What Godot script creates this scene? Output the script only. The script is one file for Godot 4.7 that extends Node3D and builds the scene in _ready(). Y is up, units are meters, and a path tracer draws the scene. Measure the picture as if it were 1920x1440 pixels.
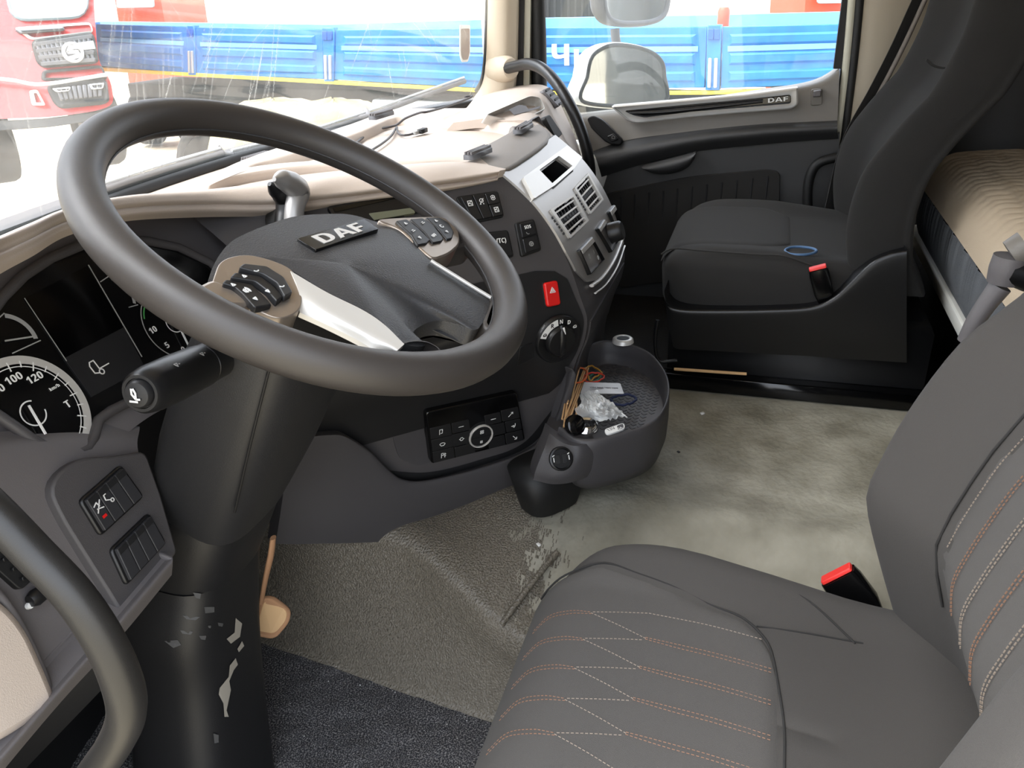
extends Node3D
# Cab of a truck seen from the open driver's door. Metres; x runs to the passenger side, y up, z to the rear. Driver's floor at y = 0.

var M := {}
var taken := {}
var rng := RandomNumberGenerator.new()

# ---------------------------------------------------------------- mesh helpers
class MB:
	var st := SurfaceTool.new()
	var sg := 0
	var has_uv := false
	func _init():
		st.begin(Mesh.PRIMITIVE_TRIANGLES)
	func tri(a: Vector3, b: Vector3, c: Vector3):
		st.set_smooth_group(sg)
		st.add_vertex(a); st.add_vertex(b); st.add_vertex(c)
	func quad(a: Vector3, b: Vector3, c: Vector3, d: Vector3):
		tri(a, b, c); tri(a, c, d)
	func uvquad(a: Vector3, b: Vector3, c: Vector3, d: Vector3):   # a top left, b top right, c bottom right, d bottom left
		has_uv = true
		st.set_smooth_group(-1)
		var v := [a, b, c, a, c, d]
		var t := [Vector2(0, 0), Vector2(1, 0), Vector2(1, 1), Vector2(0, 0), Vector2(1, 1), Vector2(0, 1)]
		for i in 6:
			st.set_uv(t[i]); st.add_vertex(v[i])
	func grid(rows: Array, wrap := false):
		for i in rows.size() - 1:
			var a: Array = rows[i]
			var b: Array = rows[i + 1]
			var n := a.size()
			for j in (n if wrap else n - 1):
				var k := (j + 1) % n
				quad(a[j], a[k], b[k], b[j])
	func flat():
		sg = -1
	func smooth():
		sg = maxi(sg, 0) + 1
	func fan(ring: Array):
		var c := Vector3.ZERO
		for p in ring: c += p
		c /= ring.size()
		for i in ring.size():
			tri(c, ring[i], ring[(i + 1) % ring.size()])
	func poly(ring: Array, n: Vector3):
		var ex: Vector3 = (ring[1] - ring[0]).normalized()
		ex = (ex - n * ex.dot(n)).normalized()
		var ey := n.cross(ex)
		var p2 := PackedVector2Array()
		for p in ring: p2.append(Vector2((p - ring[0]).dot(ex), (p - ring[0]).dot(ey)))
		var ix := Geometry2D.triangulate_polygon(p2)
		for i in range(0, ix.size(), 3):
			tri(ring[ix[i]], ring[ix[i + 1]], ring[ix[i + 2]])
	func done() -> ArrayMesh:
		st.generate_normals()
		return st.commit()

func mb() -> MB:
	return MB.new()

func cr(p: Array, n: int, closed := false) -> Array:          # n points of a smooth curve through p
	var out := []
	var m := p.size()
	if m == 1:
		for i in n: out.append(p[0])
		return out
	for i in n:
		var t: float = (float(i) / n * m) if closed else (float(i) / (n - 1) * (m - 1))
		var k := int(floor(t))
		if not closed: k = mini(k, m - 2)
		var f := t - k
		var a; var b = p[k % m]; var c = p[(k + 1) % m]; var d
		if closed:
			a = p[(k - 1 + m) % m]; d = p[(k + 2) % m]
		else:
			a = p[k - 1] if k > 0 else b * 2.0 - c
			d = p[k + 2] if k + 2 < m else c * 2.0 - b
		out.append(0.5 * (2.0 * b + (c - a) * f + (2.0 * a - 5.0 * b + 4.0 * c - d) * f * f + (3.0 * b - a - 3.0 * c + d) * f * f * f))
	return out

func even(p: Array, n: int, closed := false) -> Array:        # smooth curve resampled at even spacing
	var q := cr(p, maxi(n * 4, 40), closed)
	if closed: q.append(q[0])
	var L := [0.0]
	for i in q.size() - 1: L.append(L[-1] + q[i].distance_to(q[i + 1]))
	var out := []
	var k := 0
	for i in n:
		var s: float = L[-1] * (float(i) / n if closed else float(i) / (n - 1))
		while k < q.size() - 2 and L[k + 1] < s: k += 1
		out.append(q[k].lerp(q[k + 1], clampf((s - L[k]) / maxf(L[k + 1] - L[k], 1e-9), 0, 1)))
	return out

func loft_rows(curves: Array, nu: int, nv: int) -> Array:
	var rs := []
	for c in curves: rs.append(even(c, nu))
	var cols := []
	for j in nu:
		var col := []
		for r in rs: col.append(r[j])
		cols.append(cr(col, nv) if rs.size() > 2 else [col[0], col[1]] if nv == 2 else cr(col, nv))
	var rows := []
	for i in cols[0].size():
		var row := []
		for j in nu: row.append(cols[j][i])
		rows.append(row)
	return rows

func loft(m: MB, curves: Array, nu: int, nv: int, back := Vector3.ZERO):   # smooth sheet through curves; with back it is a closed slab
	var rows := loft_rows(curves, nu, nv)
	m.smooth()
	m.grid(rows)
	if back != Vector3.ZERO:
		close_slab(m, rows, back)

func close_slab(m: MB, rows: Array, back: Vector3):
	var rb := []
	for r in rows:
		var q := []
		for p in r: q.append(p + back)
		rb.append(q)
	m.smooth()
	m.grid(rb)
	m.smooth(); m.grid([rows[0], rb[0]])
	m.smooth(); m.grid([rows[-1], rb[-1]])
	var l0 := []; var l1 := []; var r0 := []; var r1 := []
	for i in rows.size():
		l0.append(rows[i][0]); l1.append(rb[i][0]); r0.append(rows[i][-1]); r1.append(rb[i][-1])
	m.smooth(); m.grid([l0, l1])
	m.smooth(); m.grid([r0, r1])

func tube(m: MB, path: Array, rad, seg := 12, n := 0, caps := true, flatten := 1.0, up := Vector3.UP):
	var p: Array = even(path, n) if n > 0 else path
	var rows := []
	var nrm := Vector3.ZERO
	for i in p.size():
		var t: Vector3 = (p[mini(i + 1, p.size() - 1)] - p[maxi(i - 1, 0)]).normalized()
		if nrm == Vector3.ZERO:
			nrm = up - t * up.dot(t)
			if nrm.length() < 0.05: nrm = Vector3.RIGHT - t * t.x
		nrm = (nrm - t * nrm.dot(t)).normalized()
		var bn := t.cross(nrm)
		var f := float(i) / maxi(p.size() - 1, 1)
		var r: float
		if rad is Array:
			var g: float = f * (rad.size() - 1)
			var k := mini(int(g), rad.size() - 2)
			r = lerpf(rad[k], rad[k + 1], g - k)
		else:
			r = rad
		var row := []
		for j in seg:
			var a := TAU * j / seg
			row.append(p[i] + (nrm * cos(a) * flatten + bn * sin(a)) * r)
		rows.append(row)
	m.smooth()
	m.grid(rows, true)
	if caps:
		m.flat(); m.fan(rows[0]); m.fan(rows[-1]); m.sg = 1000 + randi() % 100000

func frame(n: Vector3, hint := Vector3.UP) -> Array:          # [ex, ey] across n
	var ex := hint.cross(n)
	if ex.length() < 0.05: ex = Vector3.RIGHT.cross(n)
	ex = ex.normalized()
	return [ex, n.cross(ex)]

func lathe(m: MB, o: Vector3, axis: Vector3, prof: Array, seg := 24):   # prof: Vector2(radius, height along axis)
	var f := frame(axis.normalized())
	m.smooth()
	for i in prof.size() - 1:
		var r0 := []; var r1 := []
		for j in seg:
			var a := TAU * j / seg
			var d: Vector3 = f[0] * cos(a) + f[1] * sin(a)
			r0.append(o + axis * prof[i].y + d * prof[i].x)
			r1.append(o + axis * prof[i + 1].y + d * prof[i + 1].x)
		if prof[i].distance_to(prof[i + 1]) > 0.0 and i > 0:
			var e0: Vector2 = (prof[i] - prof[i - 1]).normalized()
			var e1: Vector2 = (prof[i + 1] - prof[i]).normalized()
			if e0.dot(e1) < 0.75: m.smooth()
		m.grid([r0, r1], true)

func normal_of(p: Array) -> Vector3:
	var n := Vector3.ZERO
	for i in p.size():
		n += p[i].cross(p[(i + 1) % p.size()])
	return n.normalized()

func rpoly(p: Array, r, seg := 4) -> Array:                   # polygon with rounded corners
	var out := []
	var n := p.size()
	for i in n:
		var b: Vector3 = p[i]
		var a: Vector3 = p[(i - 1 + n) % n]
		var c: Vector3 = p[(i + 1) % n]
		var rr: float = r[i % r.size()] if r is Array else r
		var d := minf(rr, minf(a.distance_to(b), b.distance_to(c)) * 0.48)
		if d < 1e-5:
			out.append(b)
			continue
		var s := b + (a - b).normalized() * d
		var e := b + (c - b).normalized() * d
		for k in seg + 1:
			var t := float(k) / seg
			out.append(s * (1 - t) * (1 - t) + b * 2 * t * (1 - t) + e * t * t)
	return out

func inset(p: Array, n: Vector3, d: float) -> Array:
	var out := []
	var k := p.size()
	var sgn := 1.0 if normal_of(p).dot(n) > 0 else -1.0
	for i in k:
		var e0: Vector3 = (p[i] - p[(i - 1 + k) % k]).normalized()
		var e1: Vector3 = (p[(i + 1) % k] - p[i]).normalized()
		var n0 := n.cross(e0) * sgn
		var n1 := n.cross(e1) * sgn
		var b := (n0 + n1)
		if b.length() < 0.1: b = n0
		b = b.normalized()
		out.append(p[i] + b * d / maxf(b.dot(n0), 0.4))
	return out

func shift(p: Array, d: Vector3) -> Array:
	var out := []
	for q in p: out.append(q + d)
	return out

func plate(m: MB, p: Array, n: Vector3, h: float, bev := 0.0, deep := 0.0):   # solid with outline p: top h above it with a bevelled edge, bottom deep below
	var hi := shift(p, n * (h - bev))
	m.smooth()
	if bev > 0.0:
		var mid := shift(inset(p, n, bev * 0.3), n * (h - bev * 0.3))
		var top := shift(inset(p, n, bev), n * h)
		m.grid([shift(p, -n * deep), hi], true)
		m.grid([hi, mid, top], true)
		m.flat(); m.poly(top, n)
	else:
		m.flat()
		m.grid([shift(p, -n * deep), hi], true)
		m.poly(hi, n)
	m.flat(); m.poly(shift(p, -n * deep), n)
	m.sg = 1000 + randi() % 100000

func rect(o: Vector3, ex: Vector3, ey: Vector3, w: float, h: float) -> Array:
	return [o - ex * w / 2 - ey * h / 2, o + ex * w / 2 - ey * h / 2, o + ex * w / 2 + ey * h / 2, o - ex * w / 2 + ey * h / 2]

func box(m: MB, o: Vector3, size: Vector3, bev := 0.002, turn := Basis()):     # bevelled box, o its centre
	plate(m, rect(o, turn.x, turn.z, size.x, size.z), turn.y, size.y / 2, bev, size.y / 2)

func bar(m: MB, a: Vector3, b: Vector3, w: float, h: float, up := Vector3.UP, bev := 0.001):
	var d := (b - a)
	var z := d.normalized()
	var x := up.cross(z).normalized()
	var y := z.cross(x)
	box(m, (a + b) / 2, Vector3(w, h, d.length()), bev, Basis(x, y, z))

func strokes(m: MB, o: Vector3, ex: Vector3, ey: Vector3, lines: Array, w: float, s := 1.0):   # printed marks as thin raised ribbons; lines in units of s metres
	var n := ex.cross(ey).normalized()
	m.flat()
	for l in lines:
		for i in l.size() - 1:
			var a: Vector3 = o + (ex * l[i][0] + ey * l[i][1]) * s
			var b: Vector3 = o + (ex * l[i + 1][0] + ey * l[i + 1][1]) * s
			var d := (b - a).normalized()
			var t := n.cross(d) * w / 2
			a -= d * w * 0.3; b += d * w * 0.3
			var u := n * 0.0004
			m.quad(a + t + u, b + t + u, b - t + u, a - t + u)
			m.quad(a + t, b + t, b + t + u, a + t + u)
			m.quad(a - t, b - t, b - t + u, a - t + u)

func arc(cx: float, cy: float, r: float, a0: float, a1: float, n := 10) -> Array:
	var out := []
	for i in n + 1:
		var a := deg_to_rad(lerpf(a0, a1, float(i) / n))
		out.append([cx + cos(a) * r, cy + sin(a) * r])
	return out

# ---------------------------------------------------------------- object helpers
func numbered(called: String) -> String:
	if not taken.has(called):
		taken[called] = 0
		return called
	taken[called] += 1
	return "%s_%03d" % [called, taken[called]]

func thing(called: String, label: String, category: String, at: Vector3, group := "") -> Node3D:
	var o := Node3D.new()
	o.name = numbered(called)
	add_child(o)
	o.position = at
	o.set_meta("label", label)
	o.set_meta("category", category)
	if group: o.set_meta("group", group)
	return o

func setting(called: String, at := Vector3.ZERO) -> Node3D:
	var o := Node3D.new()
	o.name = called
	add_child(o)
	o.position = at
	o.set_meta("kind", "structure")
	return o

func part(called: String, m, mat: Material, parent: Node3D, label := "") -> MeshInstance3D:
	var o := MeshInstance3D.new()
	o.name = called
	o.mesh = m.done() if m is MB else m
	o.material_override = mat
	parent.add_child(o, true)
	o.position = -parent.global_position
	if label: o.set_meta("label", label)
	return o

func letters(called: String, s: String, o: Vector3, ex: Vector3, ey: Vector3, h: float, mat: Material, parent: Node3D, wide := 1.0, deep := 0.0006, bold := true) -> MeshInstance3D:
	var t := TextMesh.new()
	var f := SystemFont.new()
	f.font_names = ["Droid Sans"]
	f.font_weight = 700 if bold else 400
	t.font = f
	t.text = s
	t.font_size = 48
	t.pixel_size = h / 35.0
	t.depth = deep
	t.curve_step = 2.0
	var i := MeshInstance3D.new()
	i.name = called
	i.mesh = t
	i.material_override = mat
	parent.add_child(i, true)
	var n := ex.cross(ey).normalized()
	i.transform = Transform3D(Basis(ex * wide, ey, n), o - parent.global_position)
	return i

# ---------------------------------------------------------------- materials
func noise_tex(freq: float, kind: int, size: int, normal: bool, strength := 4.0, ramp = null, seed_ := 1, oct := 3) -> NoiseTexture2D:
	var n := FastNoiseLite.new()
	n.noise_type = kind
	n.frequency = freq
	n.seed = seed_
	n.fractal_octaves = oct
	var t := NoiseTexture2D.new()
	t.width = size; t.height = size
	t.seamless = true
	t.noise = n
	t.as_normal_map = normal
	t.bump_strength = strength
	if ramp:
		var g := Gradient.new()
		var off := PackedFloat32Array(); var col := PackedColorArray()
		for r in ramp:
			off.append(r[0]); col.append(r[1])
		g.offsets = off; g.colors = col
		t.color_ramp = g
	return t

func mat(c: Color, rough := 0.5, metal := 0.0, spec := 0.5) -> StandardMaterial3D:
	var m := StandardMaterial3D.new()
	m.albedo_color = c
	m.roughness = rough
	m.metallic = metal
	m.metallic_specular = spec
	return m

func grainy(m: StandardMaterial3D, tex: Texture2D, scale: float, depth: float) -> StandardMaterial3D:
	m.normal_enabled = true
	m.normal_texture = tex
	m.normal_scale = depth
	m.uv1_triplanar = true
	m.uv1_world_triplanar = true
	m.uv1_scale = Vector3.ONE * scale
	return m

func tinted(m: StandardMaterial3D, tex: Texture2D, scale := 0.0) -> StandardMaterial3D:
	m.albedo_texture = tex
	m.uv1_triplanar = true
	m.uv1_world_triplanar = true
	if scale > 0.0: m.uv1_scale = Vector3.ONE * scale
	return m

func materials():
	var grain := noise_tex(0.09, FastNoiseLite.TYPE_CELLULAR, 512, true, 5.0, null, 3, 2)
	var fine := noise_tex(0.2, FastNoiseLite.TYPE_SIMPLEX, 512, true, 6.0, null, 5, 2)
	var vinyl_bump := noise_tex(0.06, FastNoiseLite.TYPE_SIMPLEX, 512, true, 7.0, null, 9, 3)
	var carpet_bump := noise_tex(0.14, FastNoiseLite.TYPE_SIMPLEX, 512, true, 16.0, null, 19, 3)
	var weave := Image.create(128, 128, false, Image.FORMAT_RGB8)
	var weave_c := Image.create(128, 128, false, Image.FORMAT_RGB8)
	rng.seed = 7
	for y in 128:
		for x in 128:
			var h := 0.5 + 0.32 * sin(TAU * x / 8.0) * (0.6 + 0.4 * sin(TAU * (y / 16.0 + int(x / 8.0) * 0.5)))
			h += rng.randf_range(-0.12, 0.12)
			weave.set_pixel(x, y, Color(h, h, h))
			var v := 0.86 + 0.14 * h + rng.randf_range(-0.05, 0.05)
			weave_c.set_pixel(x, y, Color(v, v, v))
	weave.bump_map_to_normal_map(3.0)
	var weave_n := ImageTexture.create_from_image(weave)
	var weave_t := ImageTexture.create_from_image(weave_c)
	M.pad = grainy(mat(Color(0.74, 0.685, 0.635), 0.6), grain, 16.0, 0.35)
	M.pad_grey = grainy(mat(Color(0.46, 0.43, 0.40), 0.6), grain, 16.0, 0.35)
	M.dash = grainy(mat(Color(0.265, 0.255, 0.258), 0.55), grain, 18.0, 0.3)
	M.dash_light = grainy(mat(Color(0.375, 0.36, 0.36), 0.5), grain, 18.0, 0.25)  # pale grey plastic; on the fascias it stands for light on dash grey
	M.dash_low = grainy(mat(Color(0.235, 0.228, 0.235), 0.55), grain, 18.0, 0.35)
	M.black = grainy(mat(Color(0.075, 0.075, 0.08), 0.5), grain, 18.0, 0.25)
	M.gloss = mat(Color(0.03, 0.03, 0.033), 0.16)
	M.satin = mat(Color(0.06, 0.06, 0.065), 0.38)
	M.button = mat(Color(0.10, 0.10, 0.105), 0.42)
	M.silver = mat(Color(0.66, 0.65, 0.64), 0.42, 0.55)
	M.silver_light = mat(Color(0.80, 0.79, 0.77), 0.38, 0.35)
	M.champagne = mat(Color(0.62, 0.575, 0.53), 0.34, 0.72)
	M.chrome = mat(Color(0.82, 0.82, 0.82), 0.12, 1.0)
	M.rim = grainy(mat(Color(0.215, 0.20, 0.19), 0.46), fine, 14.0, 0.10)
	M.hub = grainy(mat(Color(0.21, 0.21, 0.215), 0.46), grain, 13.0, 0.6)
	M.print = mat(Color(0.86, 0.86, 0.85), 0.6)
	M.print_dim = mat(Color(0.58, 0.58, 0.57), 0.6)
	M.cloth = grainy(mat(Color(0.29, 0.28, 0.27), 0.95, 0.0, 0.2), fine, 9.0, 0.22)
	M.cloth_insert = grainy(mat(Color(0.335, 0.325, 0.315), 0.95, 0.0, 0.2), fine, 9.0, 0.3)
	M.cloth_dark = grainy(mat(Color(0.185, 0.182, 0.178), 0.95, 0.0, 0.2), fine, 9.0, 0.22)
	for k in ["cloth", "cloth_insert", "cloth_dark"]:
		M[k].rim_enabled = true
		M[k].rim = 0.25
		M[k].rim_tint = 0.5
	M.thread = mat(Color(0.50, 0.375, 0.30), 0.8)
	M.thread_pale = mat(Color(0.53, 0.48, 0.43), 0.8)
	M.seam = mat(Color(0.16, 0.155, 0.15), 0.9)
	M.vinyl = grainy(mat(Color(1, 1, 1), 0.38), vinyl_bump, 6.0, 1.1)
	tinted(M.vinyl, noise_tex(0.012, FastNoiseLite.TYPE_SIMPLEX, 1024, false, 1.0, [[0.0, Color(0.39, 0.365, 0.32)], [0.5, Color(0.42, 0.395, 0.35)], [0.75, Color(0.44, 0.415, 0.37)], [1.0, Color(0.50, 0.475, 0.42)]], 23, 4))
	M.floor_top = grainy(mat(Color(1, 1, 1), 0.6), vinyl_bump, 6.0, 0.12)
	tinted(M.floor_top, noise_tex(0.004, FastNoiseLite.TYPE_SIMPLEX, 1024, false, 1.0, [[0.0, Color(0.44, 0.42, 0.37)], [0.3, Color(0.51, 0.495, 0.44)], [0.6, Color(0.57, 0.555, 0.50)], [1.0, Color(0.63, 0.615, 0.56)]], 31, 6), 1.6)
	M.carpet = grainy(mat(Color(1, 1, 1), 1.0, 0.0, 0.1), carpet_bump, 7.0, 1.0)
	tinted(M.carpet, noise_tex(0.035, FastNoiseLite.TYPE_SIMPLEX, 1024, false, 1.0, [[0.0, Color(0.20, 0.20, 0.215)], [0.42, Color(0.32, 0.318, 0.33)], [0.6, Color(0.46, 0.455, 0.46)], [0.72, Color(0.64, 0.63, 0.62)], [1.0, Color(0.82, 0.80, 0.78)]], 41, 4))
	M.door_taupe = grainy(mat(Color(0.43, 0.41, 0.38), 0.5), grain, 18.0, 0.25)
	M.door_dark = grainy(mat(Color(0.20, 0.20, 0.20), 0.5), grain, 18.0, 0.3)
	M.cream = grainy(mat(Color(0.74, 0.69, 0.61), 0.55), grain, 18.0, 0.2)
	M.cream_paint = mat(Color(0.74, 0.73, 0.66), 0.35)
	M.column = grainy(mat(Color(0.125, 0.125, 0.13), 0.5), grain, 18.0, 0.3)
	M.handle = grainy(mat(Color(0.135, 0.13, 0.125), 0.42), fine, 12.0, 0.1)
	M.pillar = grainy(mat(Color(0.58, 0.54, 0.47), 0.6), grain, 18.0, 0.2)
	M.scuff = mat(Color(0.56, 0.54, 0.50), 0.8)
	M.scuff_dim = mat(Color(0.26, 0.26, 0.26), 0.7)
	M.footmat = grainy(mat(Color(0.06, 0.06, 0.06), 0.8), vinyl_bump, 6.0, 0.3)
	M.rubber = mat(Color(0.045, 0.045, 0.045), 0.6)
	M.red = mat(Color(0.80, 0.10, 0.09), 0.35)
	M.buckle_red = mat(Color(0.90, 0.22, 0.20), 0.35)
	M.webbing = grainy(mat(Color(0.24, 0.235, 0.23), 0.8), weave_n, 9.0, 0.6)
	M.wood = mat(Color(0.80, 0.64, 0.45), 0.7)
	M.beige_pedal = mat(Color(0.80, 0.66, 0.49), 0.75)
	M.beige_edge = mat(Color(0.66, 0.50, 0.37), 0.8)
	M.quilt = grainy(mat(Color(0.80, 0.73, 0.63), 0.95, 0.0, 0.2), fine, 6.0, 0.3)
	M.mattress_side = grainy(mat(Color(0.40, 0.41, 0.42), 0.95, 0.0, 0.2), fine, 6.0, 0.4)
	M.white_board = mat(Color(0.88, 0.88, 0.85), 0.6)
	M.mirror = mat(Color(0.86, 0.88, 0.87), 0.03, 1.0)
	M.white_paint = mat(Color(0.84, 0.84, 0.83), 0.35)
	M.glass = mat(Color(0.9, 0.95, 0.95, 0.06), 0.02)
	M.glass.transparency = BaseMaterial3D.TRANSPARENCY_ALPHA
	M.blue = tinted(mat(Color(1, 1, 1), 0.45), noise_tex(0.01, FastNoiseLite.TYPE_SIMPLEX, 512, false, 1.0, [[0.0, Color(0.04, 0.37, 0.66)], [0.5, Color(0.06, 0.42, 0.71)], [1.0, Color(0.11, 0.47, 0.75)]], 51, 4), 0.6)
	M.blue_dark = mat(Color(0.05, 0.30, 0.64), 0.5)
	M.blue_pale = mat(Color(0.42, 0.72, 0.92), 0.5)
	M.yellow = mat(Color(0.88, 0.78, 0.22), 0.6)
	M.galv = mat(Color(0.72, 0.74, 0.75), 0.4, 0.6)
	M.truck_red = mat(Color(0.74, 0.07, 0.09), 0.3)
	M.truck_grey = mat(Color(0.36, 0.36, 0.37), 0.5)
	M.tyre = mat(Color(0.07, 0.07, 0.07), 0.9)
	M.chassis = mat(Color(0.16, 0.16, 0.16), 0.8)
	M.orange = mat(Color(0.80, 0.27, 0.13), 0.5)
	M.sand = tinted(mat(Color(1, 1, 1), 1.0), noise_tex(0.01, FastNoiseLite.TYPE_SIMPLEX, 512, false, 1.0, [[0.0, Color(0.50, 0.45, 0.36)], [0.5, Color(0.66, 0.61, 0.51)], [1.0, Color(0.80, 0.76, 0.67)]], 61, 5), 0.3)
	M.mound = tinted(mat(Color(1, 1, 1), 1.0), noise_tex(0.02, FastNoiseLite.TYPE_SIMPLEX, 512, false, 1.0, [[0.0, Color(0.50, 0.46, 0.30)], [1.0, Color(0.74, 0.69, 0.50)]], 63, 5), 0.5)

func _ready():
	rng.seed = 11
	seed(11)
	# camera
	var cam := Camera3D.new()
	cam.name = "camera"
	add_child(cam)
	cam.transform = Transform3D(Basis(Vector3(0.287963, -0.03723, 0.956917), Vector3(0.426716, 0.899549, -0.093412), Vector3(-0.857316, 0.435231, 0.274924)), Vector3(-1.2536, 1.056, 0.423))
	cam.fov = 51.28
	cam.near = 0.02
	cam.far = 400.0
	# overcast sky and exposure
	var we := WorldEnvironment.new()
	we.name = "world_environment"
	var env := Environment.new()
	var sky := Sky.new()
	var sm := ProceduralSkyMaterial.new()
	sm.sky_top_color = Color(0.90, 0.94, 1.0)
	sm.sky_horizon_color = Color(0.98, 0.98, 0.98)
	sm.ground_horizon_color = Color(0.72, 0.70, 0.66)
	sm.ground_bottom_color = Color(0.60, 0.57, 0.52)
	sm.sky_energy_multiplier = 1.0
	sky.sky_material = sm
	env.background_mode = Environment.BG_SKY
	env.sky = sky
	env.background_energy_multiplier = 1.0
	env.tonemap_mode = Environment.TONE_MAPPER_LINEAR
	env.tonemap_exposure = 4.2
	env.sdfgi_enabled = true
	env.ssao_enabled = true
	env.ssil_enabled = true
	we.environment = env
	add_child(we)
	var sun := DirectionalLight3D.new()                        # sun behind thin cloud: very soft
	sun.name = "sun"
	sun.rotation_degrees = Vector3(-58, -150, 0)
	sun.light_energy = 0.9
	sun.light_angular_distance = 60.0
	sun.shadow_enabled = true
	sun.sky_mode = DirectionalLight3D.SKY_MODE_LIGHT_ONLY
	add_child(sun)
	materials()
	# structure
	cab_shell()
	cab_floor()
	passenger_door()
	windshield()
	pillars()
	# large things
	dashboard()
	steering_column()
	steering_wheel()
	driver_seat()
	passenger_seat()
	bunk()
	console_tray()
	outside()
	# small things
	details()

func cab_shell():
	var c := setting("ceiling", Vector3(0, 1.78, 0.4))
	var m := mb()
	box(m, Vector3(0, 1.80, 0.40), Vector3(2.24, 0.05, 1.95), 0.01)
	part("ceiling_panel", m, M.cream, c)
	m = mb()
	box(m, Vector3(0, 1.68, -0.50), Vector3(2.2, 0.22, 0.10), 0.02)
	part("windshield_header", m, M.cream, c)
	var b := setting("wall_back", Vector3(0, -0.2, 1.37))
	m = mb()
	box(m, Vector3(0, 0.78, 1.39), Vector3(2.24, 2.08, 0.05), 0.01)
	part("rear_panel", m, M.door_dark, b)
	var f := setting("wall_front", Vector3(0, -0.2, -0.62))
	m = mb()
	var rows := []
	for i in 21:
		var x := lerpf(-1.08, 1.08, i / 20.0)
		var z := -0.60 + 0.20 * x * x
		rows.append([Vector3(x, -0.25, z), Vector3(x, 0.795, z), Vector3(x, 0.795, z - 0.05), Vector3(x, -0.25, z - 0.05), Vector3(x, -0.25, z)])
	m.flat(); m.grid(rows)
	part("firewall_panel", m, M.black, f)
	var l := setting("wall_left", Vector3(-1.08, -0.2, 0.8))
	m = mb()
	box(m, Vector3(-1.09, 0.78, 1.06), Vector3(0.05, 2.08, 0.66), 0.01)
	box(m, Vector3(-1.09, 1.30, -0.37), Vector3(0.05, 1.0, 0.12), 0.01)
	box(m, Vector3(-1.09, 0.28, -0.36), Vector3(0.05, 1.05, 0.36), 0.01)
	part("side_panel", m, M.cream, l)
	# driver's door, wide open and unseen, added to shade the dash's left end
	var o := setting("added_door_2", Vector3(-1.12, -0.3, -0.42))
	m = mb()
	box(m, Vector3(-1.60, 0.25, -0.50), Vector3(0.95, 1.15, 0.09), 0.02, Basis(Vector3.UP, -0.10))
	part("door_panel", m, M.door_dark, o)
	m = mb()
	box(m, Vector3(-1.15, 1.22, -0.455), Vector3(0.06, 0.82, 0.06), 0.01)
	box(m, Vector3(-2.05, 1.22, -0.545), Vector3(0.06, 0.82, 0.06), 0.01)
	bar(m, Vector3(-1.13, 1.62, -0.455), Vector3(-2.07, 1.62, -0.545), 0.06, 0.06, Vector3.UP, 0.01)
	part("window_frame", m, M.rubber, o)
	m = mb()
	box(m, Vector3(-1.60, 1.22, -0.50), Vector3(0.86, 0.80, 0.004), 0.0005, Basis(Vector3.UP, -0.10))
	part("pane", m, M.glass, o)
	var r := setting("wall_right", Vector3(1.08, -0.2, 0.8))
	m = mb()
	box(m, Vector3(1.10, 0.78, 0.99), Vector3(0.05, 2.08, 0.80), 0.01)
	part("side_panel", m, M.door_dark, r)
	m = mb()
	box(m, Vector3(1.12, 0.22, 0.05), Vector3(0.04, 0.9, 1.3), 0.01)
	part("door_skin", m, M.white_paint, r)
	m = mb()
	box(m, Vector3(1.10, 1.72, 0.15), Vector3(0.06, 0.14, 1.1), 0.01)
	part("window_header", m, M.rubber, r)

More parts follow.
